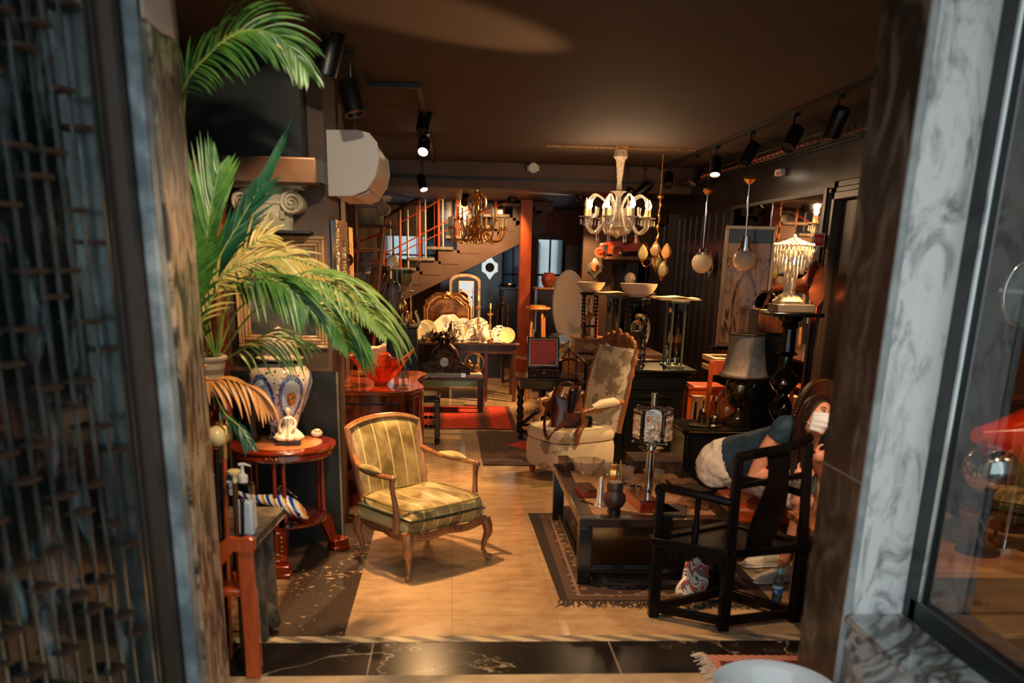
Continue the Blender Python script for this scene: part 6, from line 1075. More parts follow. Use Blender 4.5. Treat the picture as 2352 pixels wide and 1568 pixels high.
for s in (-1, 1):
    part(fz, 'back_stile', M().tube([tuple(Vector(fb(.5+s*.5, i/20, 0))+Vector((s*.015, 0, 0))) for i in range(21)], [.022+.008*math.sin(i*1.9)*(i > 11) for i in range(21)], 8), w_gold, L=1)
    part(fz, 'arm', M().tube(spl([(s*.31, .3, .72), (s*.36, .1, .70), (s*.37, -.1, .68), (s*.36, -.2, .66), (s*.35, -.17, .56), (s*.36, -.24, .48), (s*.35, -.25, .36)], 4), [.024]*8+[.028, .03, .024, .03, .034, .026, .022, .03, .034, .028, .022, .03, .034, .03, .026, .024, .022], 10), w_gold, L=1)
    part(fz, 'arm_pad', M().tube([(s*.335, .22, .72), (s*.355, .15, .735), (s*.365, 0, .725), (s*.365, -.1, .70)], [.025, .045, .045, .025], 10), m_flor, L=1)
cr = M()
for k in range(15): a_ = PI*k/14; cr.sph((.23*math.cos(a_), .46, 1.22+.09*math.sin(a_)+.012*math.sin(k*3)), (.034, .03, .036), 8)
cr.sph((0, .45, 1.31), (.05, .03, .07), 10).sph((0, .46, 1.24), (.2, .02, .06), 14); part(fz, 'carved_crest', cr, w_gold, L=1)
m_leath = mat('brown_leather', (104, 50, 30), .32, c2=(66, 28, 18), ns=7, bump=.15, coat=.3); m_lbk = mat('black_leather', (20, 20, 22), .35)
sc0 = W(1300, 968, 8.35); bgx, bgy, bz_ = sc0.x, 8.35, .472
bag = thing('leather_bag', 'brown leather bag with black straps slumped on the floral armchair seat', 'bag', (bgx, bgy, bz_)); 
sk = M().grid(lambda u, v: (lambda a_, w_, dd: (bgx+w_*math.copysign(abs(math.cos(a_))**.6, math.cos(a_))+.02*math.sin(v*5), bgy+dd*math.copysign(abs(math.sin(a_))**.6, math.sin(a_)), bz_+.005+.36*v+.02*math.sin(a_*3)*v))(2*PI*u, .165*(1-.35*v*v)+.01*math.sin(v*9+u*20), .1*(1-.55*v)), 40, 16, cu=True); part(bag, 'body', sk, m_leath, solid=.006)
part(bag, 'flap', M().grid(lambda u, v: (bgx-.12+.24*u-.02*v, bgy-.06-.06*v-.01*math.sin(u*7), bz_+.40-.12*v-.09*abs(u-.5)*v*(-1)), 12, 8), m_leath, solid=.006); part(bag, 'black_lining', M().grid(lambda u, v: (bgx+.0+.12*u*(1-v*.6), bgy-.125-.01*math.sin(u*11), bz_+.38-.22*v), 8, 8), m_lbk, solid=.004)
part(bag, 'front_pocket', M().box((bgx+.05, bgy-.105, bz_+.1), (.17, .03, .15)), m_leath, bev=.015); part(bag, 'strap', M().tube(spl([(bgx-.12, bgy-.05, bz_+.33), (bgx-.2, bgy-.1, bz_+.2), (bgx-.22, bgy-.16, bz_+.03), (bgx-.19, bgy-.22, bz_-.06), (bgx-.1, bgy-.2, bz_+.03), (bgx-.02, bgy-.16, bz_+.09)], 5), .02, 8, flat=.25), m_leath)
part(bag, 'handle', M().tube(spl([(bgx-.1, bgy, bz_+.35), (bgx-.06, bgy, bz_+.41), (bgx+.03, bgy, bz_+.42), (bgx+.1, bgy, bz_+.34)], 5), .012, 8), m_leath)
# camera-like black pouch
one('black_pouch', M().lathe([(.045, 0), (.05, .02), (.05, .09), (.04, .11), (.04, .12), (0, .12)], (bgx+.2, bgy-.03, bz_), 24), m_lbk, 'small black lens pouch beside the leather bag on the armchair', 'pouch')
# ================================================================ black coffee table and its load
KX0, KX1, KY0, KY1, KZ = .80, 1.80, 5.34, 6.9, .45
kt = thing('coffee_table', 'large black lacquered coffee table with a woven brown inset top', 'table', ((KX0+KX1)/2, (KY0+KY1)/2, 0)); fw = .1
part(kt, 'top_frame', M().box(((KX0+KX1)/2, KY0+fw/2, KZ-.03), (KX1-KX0, fw, .06)).box(((KX0+KX1)/2, KY1-fw/2, KZ-.03), (KX1-KX0, fw, .06)).box((KX0+fw/2, (KY0+KY1)/2, KZ-.03), (fw, KY1-KY0-2*fw, .06)).box((KX1-fw/2, (KY0+KY1)/2, KZ-.03), (fw, KY1-KY0-2*fw, .06)), mat('black_brown_lacquer', (44, 32, 25), .2, c2=(22, 18, 16), ns=5, coat=.4), bev=.005)
t = T('woven_inset'); x_, y_, z_ = t.sep(t.coord()); wv = ((x_*90).sin()*(y_*90).sin()); n = t.noise(t.coord(), 5, 4); t.col(t.mix((wv*.3+n).sm(.2, .8), (112, 84, 62), (150, 116, 88))).set(Roughness=.7, Specular_IOR_Level=.15); part(kt, 'woven_inset', bx(KX0+fw, KY0+fw, KZ-.05, KX1-fw, KY1-fw, KZ-.004), t.m)
for x_ in (KX0, KX1-.085):
    for y_ in (KY0, KY1-.085): part(kt, 'leg', bx(x_, y_, .009, x_+.085, y_+.085, KZ-.06), m_black, bev=.004)
part(kt, 'lower_rail', M().bar((KX0+.09, KY0+.04, .09), (KX1-.09, KY0+.04, .09), .03, .03).bar((KX0+.09, KY1-.04, .09), (KX1-.09, KY1-.04, .09), .03, .03).bar((KX0+.04, KY0+.09, .09), (KX0+.04, KY1-.09, .09), .03, .03).bar((KX1-.04, KY0+.09, .09), (KX1-.04, KY1-.09, .09), .03, .03), m_black); part(kt, 'shelf', bx(KX0+.06, KY0+.06, .105, KX1-.06, KY1-.06, .12), m_black)
Z = KZ+.001; Zi = KZ-.003
def onp(px, py): return F(px, py, KZ)
def boxon(name, label, x0, x1, ybot, hpx, dep, mt, lidm=None, rz=0):
    p = onp((x0+x1)/2, ybot); wd = (x1-x0)*mpp(x0, ybot, p.y); h = hpx*mpp(x0, ybot, p.y)/.95; t_ = thing(name, label, 'box', (p.x, p.y+dep/2, Zi), rz); part(t_, 'body', M().box((0, 0, h*.42), (wd, dep, h*.84)), mt, L=1, bev=.004); part(t_, 'lid', M().box((0, 0, h*.92), (wd+.01, dep+.01, h*.16)), lidm or mt, L=1, bev=.004); return t_
w_rbox = wood('red_lacquer_wood', (150, 44, 22), (96, 24, 12), .15, .9)
boxon('lacquer_box', 'polished red-brown wooden box nearest the front edge of the coffee table', 1462, 1502, 1176, 28, .34, w_rbox, mat('glossy_dark_lid', (70, 36, 24), .08, coat=1), .12)
boxon('lacquer_box', 'small red box left of the silver trumpet vase on the coffee table', 1336, 1368, 1142, 17, .22, w_rbox, mat('dark_lid', (50, 28, 20), .15, coat=.6), .1)
boxon('wooden_box', 'small brown box at the far left corner of the coffee table', 1293, 1316, 1080, 18, .26, w_walnut, None, .1)
bo = boxon('wooden_chest', 'wide flat brown wooden box at the far end of the coffee table', 1455, 1567, 1085, 26, .34, mat('aged_brown_wood', (84, 62, 48), .5, c2=(50, 36, 28), ns=8, spec=.15), None, 0)
p = onp(1410, 1178); lathe_box('lidded_jar', 'dark round lidded wooden jar with a red patch near the front of the coffee table', 'jar', (1383, 1106, 1436, 1178), 5.4, [(.55, 0), (.6, .02), (.6, .12), (.5, .15), (.85, .28), (1, .42), (.95, .58), (.7, .7), (.66, .74), (.72, .76), (.72, .94), (.6, 1), (0, 1)], mat('dark_mottled_wood', (70, 46, 38), .35, c2=(34, 26, 26), ns=9), z=Zi, n=36)
def trumpet(x0, x1, y0, y1, label):
    p = onp((x0+x1)/2, y1); h = (W((x0+x1)/2, y0, p.y).z-Zi); t_ = thing('crystal_vase', label, 'vase', (p.x, p.y, Zi)); part(t_, 'body', M().lathe([(.042, 0), (.04, .01), (.03, .02), (.022, h*.5), (.013, h*.95), (.01, h), (0, h)], (p.x, p.y, Zi), 12), mat('cut_glass_silver', (230, 222, 210), .06, .6))
trumpet(1366, 1390, 1095, 1160, 'tall tapering silver and glass cone on the coffee table')
def gbowl(name, label, px, py, r, h, mt, cat='bowl', lob=7):
    p = onp(px, py); o = mesh(name, M().lathe([(r*.5, 0), (r*.55, .01), (r*.8, h*.4), (r*1.05, h), (r*1.0, h), (r*.72, h*.45), (0, .02)], (0, 0, 0), 42, lobes=lob, amp=.09), mt); o.location = (p.x, p.y, Zi); return tag(o, label, cat)
m_cut = mat('cut_crystal', (245, 235, 220), .05, tr=.85)
gbowl('crystal_bowl', 'large wavy crystal bowl on the left of the coffee table', 1348, 1085, .12, .1, m_cut)
gbowl('crystal_dish', 'clear crystal dish behind the chrome lamp column', 1500, 1100, .075, .07, m_cut, 'dish')
gbowl('crystal_tumbler', 'clear faceted crystal tumbler left of the chrome lamp column', 1437, 1105, .055, .11, m_cut, 'glass', 8)
gbowl('crystal_tumbler', 'small crystal glass beside the large crystal bowl', 1395, 1092, .04, .1, m_cut, 'glass', 6)
gbowl('crystal_ashtray', 'low square crystal ashtray near the right side of the coffee table', 1548, 1130, .07, .03, m_cut, 'ashtray', 4)
p = onp(1408, 1110); t_ = thing('brass_desk_clock', 'round brass disc clock standing edge-on among the crystal', 'clock', (p.x, p.y, Zi)); part(t_, 'case', M().cyl((p.x-.02, p.y, Zi+.075), (p.x+.02, p.y-.01, Zi+.075), .07, n=32), m_brass); part(t_, 'rim', M().tube([(p.x+.022, p.y+.07*math.cos(a_), Zi+.075+.07*math.sin(a_)) for a_ in [i*PI/16 for i in range(32)]], .005, 6, close=True), m_chrome); part(t_, 'foot', M().box((p.x, p.y, Zi+.005), (.07, .05, .01)), m_brass)
p = onp(1424, 1110); one('glass_plate', M().lathe([(.0, -.004), (.085, -.002), (.088, .004), (0, .004)], (p.x, p.y, Zi+.088), 32, axis=(1, -.15, .05)), m_cut, 'thin glass disc standing beside the brass clock', 'plate')
p = onp(1345, 1150); one('metal_ladle', M().tube([(p.x-.02, p.y, Zi+.008), (p.x+.05, p.y-.12, Zi+.006)], .005, 6).lathe([(.02, 0), (.018, .012), (.004, .018), (0, .03)], (p.x-.02, p.y, Zi), 14), m_bronze, 'small dark metal snuffer with a thin handle near the front left of the coffee table', 'snuffer')
one('black_ashtray', M().lathe([(.035, 0), (.05, .01), (.05, .035), (.042, .04), (.035, .015), (0, .012)], (onp(1460, 1128).x, onp(1460, 1128).y, Zi), 24), m_black, 'small round black pot behind the red box', 'pot')
random.seed(9)
bkm = [mat('brown_book_cover', (110, 68, 42), .55, c2=(56, 34, 24), ns=9, spec=.15), mat('dark_book_cover', (40, 32, 28), .6, spec=.15), mat('bronze_foil_cover', (120, 76, 48), .5, .0, spec=.2, c2=(70, 44, 28), ns=12)]
for k, (px, py, w_, d_, rz, lb) in enumerate(((1600, 1155, .22, .3, -.5, 'large brown glossy magazine on the right of the coffee table'), (1640, 1128, .24, .2, .3, 'brown leather portfolio before the seated woman'), (1578, 1110, .2, .16, .1, 'thin dark book behind the brown magazine'), (1515, 1170, .16, .28, .25, 'black slim case beside the polished red box'), (1552, 1190, .2, .25, -.3, 'dark flat book partly behind the black chair arm'))):
    p = onp(px, py); p.x = min(p.x, KX1-.12); p.y = max(p.y, KY0+.16); o = mesh('book', M().box((0, 0, .012), (w_, d_, .024)), bkm[k % 3], bev=.003); o.location = (p.x, p.y, Zi+.0005+(.0 if k != 2 else .0)); o.rotation_euler = (0, 0, rz); tag(o, lb, 'book', 'books on the coffee table')
# chrome lamp with glass tiles
p = onp(1487, 1195); p.y = 5.75; x_ = W(1487, 1150, p.y).x; y_ = p.y; cl = thing('chrome_tile_lamp', 'chrome table lamp with a cage of pressed glass tiles on the coffee table', 'lamp', (x_, y_, Zi)); zz = lambda py: W(1487, py, y_).z
part(cl, 'base', M().lathe([(.055, 0), (.055, .01), (.04, .016)], (x_, y_, Zi), 28), m_chrome); part(cl, 'column', M().cyl((x_, y_, Zi+.01), (x_, y_, zz(1018)), .029, n=28), m_chrome)
part(cl, 'collar', M().lathe([(.03, 0), (.06, .014), (.085, .03), (.08, .03), (.03, .02)], (x_, y_, zz(1038)), 32), m_chrome); part(cl, 'upper_tube', M().cyl((x_, y_, zz(1015)), (x_, y_, zz(912)), .02, n=24).cyl((x_, y_, zz(912)), (x_, y_, zz(903)), .024, n=24), m_chrome)
za, zb2 = zz(1012), zz(940); rr_ = .115
t = T('pressed_glass_tile'); co = t.coord(); v = t.vor(co, 34); n = t.noise(co, 18); t.col(t.mix(n.sm(.5, .6), (206, 196, 180), (196, 120, 60))).set(Roughness=.08, Metallic=.35, Coat_Weight=1); t.bump(v, 1, .02); m_tile = t.m
for k in range(6):
    a_ = -PI/2-.2+k*PI/3; ca, sa = math.cos(a_), math.sin(a_); n_v = Vector((ca, sa, 0)); tv = Vector((-sa, ca, 0)); c0 = Vector((x_, y_, (za+zb2)/2))+n_v*rr_
    q = Matrix.Translation(c0) @ Matrix(((tv.x, ca, 0, 0), (tv.y, sa, 0, 0), (0, 0, 1, 0), (0, 0, 0, 1))); h_ = (zb2-za); o = part(cl, 'tile_frame', M().frame(-.052, -h_*.42, .052, h_*.42, .007, -.006, .006).xf(q), m_chrome)
    tl = M().box((0, 0, 0), (.09, .012, h_*.74))
    for i in range(3):
        for j in range(3): tl.sph((-.03+.03*i, .006, -.25*h_+.25*h_*j), (.014 if (i, j) != (1, 1) else .022, .009, .014 if (i, j) != (1, 1) else .022), 8)
    part(o, 'glass_tile', tl.xf(q), m_tile)
    if k % 2 == 0: part(cl, 'crescent', M().prism([(.05*math.cos(b_), .03*math.sin(b_)) for b_ in [i*PI/12 for i in range(13)]], -.003, .003).xf(q @ Matrix.Translation((0, 0, h_*.44))), m_chrome)
rg2 = M()
for zc_ in (za, zb2): rg2.tube([(x_+rr_*1.12*math.cos(a_), y_+rr_*1.12*math.sin(a_), zc_) for a_ in [k*PI/3+.1 for k in range(6)]], .004, 6, close=True)
for k in range(6): a_ = k*PI/3+.1; rg2.cyl((x_, y_, zb2), (x_+rr_*1.12*math.cos(a_), y_+rr_*1.12*math.sin(a_), zb2), .004, n=6).sph((x_+rr_*1.12*math.cos(a_), y_+rr_*1.12*math.sin(a_), zb2), .008, 8).sph((x_+rr_*1.12*math.cos(a_), y_+rr_*1.12*math.sin(a_), za), .008, 8)
part(cl, 'cage_rods', rg2, m_chrome)
# ================================================================ black trunk with the grey-shaded lamp
TY0, TY1 = 6.95, 7.45; a = W(1572, 985, TY0); b = W(1735, 985, TY0); tz = W(1650, 988, TY0).z; tk_ = thing('lacquer_chest', 'black lacquered chest carrying the grey-shaded table lamp', 'chest', ((a.x+b.x)/2, 7.2, 0))
m_trunk = mat('worn_black_lacquer', (30, 28, 26), .2, c2=(18, 18, 18), ns=6, spec=.15)
part(tk_, 'body', bx(a.x+.02, TY0+.03, .0, b.x-.02, TY1, tz-.03), m_trunk, bev=.02); part(tk_, 'top', M().prism([(a.x, TY0+.05), (a.x+.04, TY0), (b.x-.04, TY0), (b.x, TY0+.05), (b.x, TY1), (a.x, TY1)], tz-.03, tz, 'xy'), m_trunk, bev=.01); part(tk_, 'brass_edge', M().tube([(a.x+.04, TY0-.003, tz-.015), (b.x-.04, TY0-.003, tz-.015)], .004, 6), m_brass)
LY = 7.22; p = W(1692, 978, LY); lx = p.x; zz = lambda py: tz+(W(1695, py, LY).z-W(1692, 978, LY).z); ml_ = mat('antique_silver_bronze', (120, 108, 82), .25, .9, c2=(60, 54, 42), ns=14)
tl_ = thing('table_lamp', 'silvery urn table lamp with a large flared grey fabric shade', 'lamp', (lx, LY, tz)); H_ = zz(868)-tz
part(tl_, 'base', M().box((lx, LY, tz+.022), (.19, .19, .044)).box((lx, LY, tz+.05), (.16, .16, .015)), ml_, bev=.004)
part(tl_, 'urn', M().lathe([(.075, .055), (.07, .075), (.03, .11), (.022, .14), (.03, .15), (.07, .19), (.1, .25), (.105, .3), (.095, .335), (.05, .345), (.04, .37), (.025, .40), (.03, H_-.02), (.01, H_+.05)], (lx, LY, tz), 36), ml_); 
rg3 = M()
for k in range(12): a_ = k*PI/6; rg3.tube([(lx+.098*math.cos(a_)*q, LY+.098*math.sin(a_)*q, tz+z_) for q, z_ in ((.6, .175), (.9, .22), (1.05, .27), (1.06, .31))], .006, 5)
part(tl_, 'urn_fluting', rg3, ml_)
for s in (-1, 1): part(tl_, 'handle', M().tube(bez((lx+s*.09, LY, tz+.29), (lx+s*.15, LY, tz+.34), (lx+s*.1, LY, tz+.4), (lx+s*.03, LY, tz+.38)), .008, 8), ml_)
r0, r1 = 56*mpp(1702, 865, LY), 37*mpp(1700, 770, LY); zb, zt = zz(866), zz(770); sh = []
for i in range(15): u = i/14; sh.append((r0+(r1-r0)*(u**.55), zb+(zt-zb)*u-tz))
part(tl_, 'shade', M().lathe(sh, (lx+.02, LY, tz), 48, cap=False), mat('grey_silk_shade', (166, 152, 138), .8, c2=(146, 132, 120), ns=20), solid=.003)
part(tl_, 'shade_trim', M().tube([(lx+.02+r0*math.cos(a_), LY+r0*math.sin(a_), zb) for a_ in [i*PI/20 for i in range(40)]], .008, 6, close=True), mat('brown_velvet_trim_low', (62, 46, 36), .7)); part(tl_, 'shade_trim', M().tube([(lx+.02+r1*math.cos(a_), LY+r1*math.sin(a_), zt) for a_ in [i*PI/20 for i in range(40)]], .009, 6, close=True), mat('brown_velvet_trim', (62, 46, 36), .7))
part(tl_, 'shade_carrier', M().cyl((lx+.02, LY, zb-.05), (lx+.02, LY, zt), .005, n=6).bar((lx+.02-r1, LY, zt), (lx+.02+r1, LY, zt), .004, .004), m_brass)
x = W(1668, 960, 7.35).x; t_ = thing('brown_jug', 'glossy brown round jug with a narrow neck beside the silvery lamp', 'jug', (x, 7.36, tz)); part(t_, 'body', M().lathe([(.05, 0), (.06, .01), (.085, .06), (.09, .1), (.08, .15), (.04, .19), (.028, .21), (.028, .26), (.035, .27), (.0, .265)], (x, 7.36, tz), 32), mat('brown_glaze', (142, 74, 38), .08, coat=1)); part(t_, 'handle', M().tube(bez((x-.025, 7.36, tz+.255), (x-.08, 7.36, tz+.27), (x-.09, 7.36, tz+.2), (x-.07, 7.36, tz+.15)), .008, 8), mat('brown_glaze_dark', (110, 54, 28), .1, coat=1))
x = W(1622, 972, 7.12).x; t_ = thing('pewter_inkstand', 'dark pewter tray with two lidded pots on the black chest', 'inkstand', (x, 7.14, tz)); mp_ = mat('dark_pewter', (90, 76, 60), .35, .85, c2=(48, 40, 32), ns=16)
part(t_, 'tray', M().lathe([(.12, 0), (.125, .012), (.1, .02), (0, .022)], (x, 7.14, tz), 32, sx=1.1, sy=.85), mp_)
for dx, dy, h_ in ((-.02, .04, .12), (.06, -.02, .075)): part(t_, 'pot', M().lathe([(.035, .02), (.038, .05), (.03, .02+h_*.7), (.033, .02+h_*.75), (.02, .02+h_*.95), (.006, .02+h_), (.006, .04+h_), (0, .045+h_)], (x+dx, 7.14+dy, tz), 20), mp_)
part(t_, 'price_label', M().box((x+.03, 7.02, tz+.025), (.032, .004, .015)), m_white)
# ================================================================ orange chairs and white stools near the mirror
def plain_chair(name, label, x, y, rz, w_, sh_, bh, mt, slats=1, grp=None):
    t_ = thing(name, label, 'chair', (x, y, 0), rz, grp)
    for sx_ in (-1, 1): part(t_, 'leg', M().bar((sx_*w_/2, -w_/2, 0), (sx_*w_/2, -w_/2, sh_), .04, .04), mt, L=1, bev=.003); part(t_, 'stile', M().bar((sx_*w_/2, w_/2, 0), (sx_*w_/2, w_/2+.06, bh), .04, .04), mt, L=1, bev=.003)
    part(t_, 'seat', M().box((0, 0, sh_+.0), (w_+.06, w_+.04, .04)), mt, L=1, bev=.008); part(t_, 'back_rail', M().box((0, w_/2+.055, bh-.06), (w_+.04, .03, .13)), mt, L=1, bev=.006)
    part(t_, 'seat_rail', M().box((0, -w_/2, sh_-.07), (w_, .025, .08)), mt, L=1); return t_
q = W(1616, 885, 8.8); t_ = thing('orange_stool', 'square orange wooden stool beside the black mantelpiece', 'stool', (q.x+.02, 8.9, 0)); zt = q.z; qx = q.x+.02
part(t_, 'seat', bx(qx-.19, 8.72, zt-.03, qx+.19, 9.08, zt), w_orange, bev=.006); part(t_, 'apron', bx(qx-.17, 8.74, zt-.09, qx+.17, 8.77, zt-.03), w_orange)
for s_ in (-1, 1):
    for y_ in (8.78, 9.02): part(t_, 'leg', M().bar((qx+s_*.16, y_, 0), (qx+s_*.16, y_, zt-.03), .035, .035), w_orange)
q = W(1692, 870, 7.9); plain_chair('orange_chair', 'tall-backed orange wooden chair directly behind the grey lampshade', q.x, 8.1, 2.95, .40, .52, 1.17, w_orange)
m_ws = mat('cream_stool_seat', (236, 220, 170), .45)
for px, lb in ((1600, 'white-topped stool seen through the left orange chair'), (1640, 'second white-topped stool behind the orange chairs'), (1678, 'third white-topped stool nearest the mirror')):
    q = W(px, 905, 9.3); t_ = thing('stool', lb, 'stool', (q.x, 9.3+.0, 0), 0, 'white-topped stools by the mirror'); zt = q.z
    if px == 1640: t_.location.y = 9.36
    Y0 = t_.location.y; part(t_, 'seat', M().lathe([(.1, zt-.07), (.115, zt-.05), (.115, zt-.01), (.1, zt), (0, zt)], (q.x, Y0, 0), 24, sx=.62 if px != 1640 else 1, sy=.8), m_ws)
    for k in range(4): a_ = k*PI/2+PI/4; part(t_, 'leg', M().bar((q.x+.06*math.cos(a_), Y0+.06*math.sin(a_), zt-.05), (q.x+.09*math.cos(a_), Y0+.09*math.sin(a_), 0), .03, .03), m_ws)
t_ = one('white_planks', M().box((2.86, 9.45, .93), (.3, .5, .05)).box((2.86, 9.5, 1.02), (.28, .5, .05)), mat('raw_pale_wood', (220, 180, 130), .6), 'stack of pale raw boards leaning by the mirror behind the chairs', 'boards')
struct('trim_18', bx(2.78, 9.1, 0, 2.94, 9.8, .9), m_black)
# ================================================================ tall framed poster leaning at the right wall
PYY = 9.6; a = W(1668, 520, PYY); b = W(1742, 515, PYY); zb = W(1646, 795, PYY).z; zt = W(1705, 518, PYY).z; pw = b.x-a.x
ps = thing('framed_poster', 'tall silver-framed drawing of draped figures standing against the mirror', 'poster', ((a.x+b.x)/2-.02, PYY, zb)); xa, xb = a.x, b.x
part(ps, 'frame', M().frame(xa, zb, xb, zt, .035, PYY-.02, PYY+.02), mat('champagne_frame', (196, 168, 132), .3, .6), bev=.004)
t = T('charcoal_drawing'); co = t.coord(); x, y, z = t.sep(co); n = t.noise(t.scale(co, (1.8, 1, .5)), 4.2, 5, .6, 1.6); n2 = t.noise(t.scale(co, (1, 1, .3)), 9, 4, .6, 1); b_ = t.mix(n.sm(.44, .5), (226, 196, 156), t.mix(n2.sm(.4, .6), (84, 68, 52), (190, 160, 122))); b_ = t.mix((z > (zt-zb)*.74), b_, (206, 176, 138)); b_ = t.mix(z > (zt-zb)*.86, b_, (30, 28, 26)); t.col(b_).set(Roughness=.4, Coat_Weight=.6, Coat_Roughness=.03)
cv = M().box((0, 0, 0), (pw-.07, .01, zt-zb-.07)); part(ps, 'drawing', M().box(((xa+xb)/2, PYY, (zb+zt)/2), (pw-.07, .012, zt-zb-.07)), t.m)
part(ps, 'side_profile', bx(xb, PYY-.03, zb, xb+.04, PYY+.03, zt-.02), m_chrome); struct('shelf_ledge', bx(xa-.05, PYY-.06, zb-.03, RW-.03, PYY+.1, zb-.001), m_black)
# ================================================================ twisted black pedestal with crystal lamp
KY = 7.0; p = W(1818, 716, KY); px_ = 2.70; pz_ = p.z; px_ = p.x
pd = thing('twisted_pedestal', 'tall black barley-twist pedestal column by the mirror', 'pedestal', (px_, KY, 0))
part(pd, 'top', M().box((px_, KY, pz_-.015), (.40, .34, .03)), m_black, bev=.008); part(pd, 'shaft', M().lathe([(.1, pz_-.03), (.09, pz_-.06), (.06, pz_-.08), (.07, pz_-.11), (.05, pz_-.13), (.06, pz_-.3), (.09, pz_-.32), (.05, pz_-.34), (.055, pz_-.42), (.05, pz_-.44), (.1, pz_-.5), (.11, pz_-.55), (.08, pz_-.6), (.05, pz_-.62)][::-1], (px_, KY, 0), 28), m_black)
def twist(u, v): a_ = 2*PI*u; r = .058+.03*math.cos(2*(a_-v*11)); return (px_+r*math.cos(a_), KY+r*math.sin(a_), .25+(pz_-.62-.25)*v)
part(pd, 'twisted_shaft', M().grid(twist, 28, 60, cu=True), m_black); part(pd, 'foot', M().lathe([(.2, 0), (.2, .05), (.15, .08), (.14, .18), (.08, .25)], (px_, KY, 0), 32), m_black)
gb = thing('glass_block', 'thick clear square glass block on top of the twisted pedestal', 'glass block', (px_-.01, KY, pz_)); part(gb, 'body', M().box((px_-.01, KY, pz_+.031), (.29, .24, .06)), mat('solid_glass_block', (190, 180, 164), .05, tr=.5, coat=1), bev=.006); ZB = pz_+.062
cz_ = W(1812, 698, KY).z; x = W(1810, 690, KY).x; cl2 = thing('crystal_lamp', 'frosted glass figural lamp with a tiered shade of crystal prisms', 'lamp', (x, KY, ZB)); mfr = mat('frosted_glass', (232, 208, 170), .4, sss=.3); zt = W(1815, 545, KY).z; zs = W(1815, 620, KY).z
part(cl2, 'base', M().lathe([(.115, 0), (.12, .02), (.09, .05), (.05, .075), (.04, .1), (.05, .13), (.045, .17), (.03, .2), (.045, .23), (.05, .28), (.03, .31)], (x, KY, ZB), 28, lobes=6, amp=.06), mfr); part(cl2, 'figure', M().tube([(x, KY, ZB+.28), (x+.01, KY-.01, ZB+.34), (x, KY, zs+.02)], [.035, .03, .02], 12).sph((x-.01, KY-.02, ZB+.37), .03, 10), mfr)
m_pr = mat('crystal_prism', (250, 238, 216), .1, .0, coat=1); m_pr.node_tree.nodes['Principled BSDF'].inputs['Transmission Weight'].default_value = .1
for k, (r, z, L_, n) in enumerate(((.145, zt-.055, .10, 30), (.12, zt-.10, .12, 26), (.09, zt-.14, .13, 20), (.045, zt-.20, .12, 10))):
    mb = M()
    for i in range(n):
        a_ = 2*PI*i/n; l_ = L_*(1+.35*math.cos(a_*6)*(k == 0)); q = Vector((x+r*math.cos(a_), KY+r*math.sin(a_), z)); mb.lathe([(0, -l_), (.009, -l_+.02), (.008, -.02), (0, 0)], q, 6).sph(q+Vector((0, 0, .006)), .008, 6)
    mb.tube([(x+r*math.cos(a_), KY+r*math.sin(a_), z) for a_ in [i*PI/12 for i in range(24)]], .004, 6, close=True); part(cl2, 'prism_tier', mb, m_pr)
cap_ = M()
for i in range(7):
    for j in range(max(1, 28-i*4)): a_ = 2*PI*j/max(1, 28-i*4); r = .145*(1-i/7.); cap_.sph((x+r*math.cos(a_), KY+r*math.sin(a_), zt-.055+.055*(i/7)**1.3), .011, 6)
part(cl2, 'bead_crown', cap_, m_pr); part(cl2, 'finial', M().sph((x, KY, zt+.01), .014, 8), m_pr)
for k in range(3): part(cl2, 'inner_bulb', M().lathe([(0, 0), (.012, .02), (.01, .06), (0, .075)], (x+.05*math.cos(k*2.1+.6), KY+.05*math.sin(k*2.1+.6), zt-.20), 10), mat('lamp_bulb', (250, 244, 230), .2, em=(255, 240, 220), es=6))
lamp('POINT', (x, KY, zt-.24), None, 6.0, (1, .8, .55), size=.03, name='bulb_light')
# trumpet horn lamps behind the crystal lamp
x = W(1765, 690, 7.9).x; t_ = thing('black_projector', 'black chrome-rimmed studio lamp left of the crystal lamp', 'lamp', (x, 7.9, 0)); q = W(1762, 690, 7.9); part(t_, 'housing', M().lathe([(.06, 0), (.08, .03), (.095, .14), (.1, .2), (.085, .2), (.08, .15)], q+Vector((.05, .05, -.04)), 28, axis=(-.5, -.8, .1), cap=False).sph(q+Vector((.05, .05, -.04)), .07, 16), m_black); part(t_, 'chrome_rim', M().tube([q+Vector((.05, .05, -.04))+Vector((-.5, -.8, .1)).normalized()*.2+Vector((.1*math.cos(a_)*.85, -.1*math.cos(a_)*.5, .1*math.sin(a_))) for a_ in [i*PI/14 for i in range(28)]], .008, 6, close=True), m_chrome); part(t_, 'pole', M().cyl((x+.02, 7.95, 0), (x+.02, 7.95, q.z-.05), .015).lathe([(.15, 0), (.15, .02), (.02, .03)], (x+.02, 7.95, 0), 24), m_blackm)
lamp('SPOT', q+Vector((-.10, -.18, .0)), F(1040, 55, CZ), 800, (1, .5, .2), 13, .03, .8, 'studio_lamp_beam')
x = W(1850, 660, 7.35).x; q = W(1842, 655, 7.35); t_ = thing('gramophone', 'copper-coloured gramophone horn turned to the right behind the crystal lamp', 'gramophone', (q.x, 7.45, 0)); ax = Vector((.6, -.6, .12)).normalized(); part(t_, 'horn', M().lathe([(.02, -.25), (.03, -.12), (.06, .0), (.11, .08), (.17, .12), (.175, .122), (.165, .115), (.1, .07), (.05, -.01)], q, 32, axis=ax, lobes=8, amp=.03, cap=False), mat('copper_horn', (150, 86, 62), .3, .7))
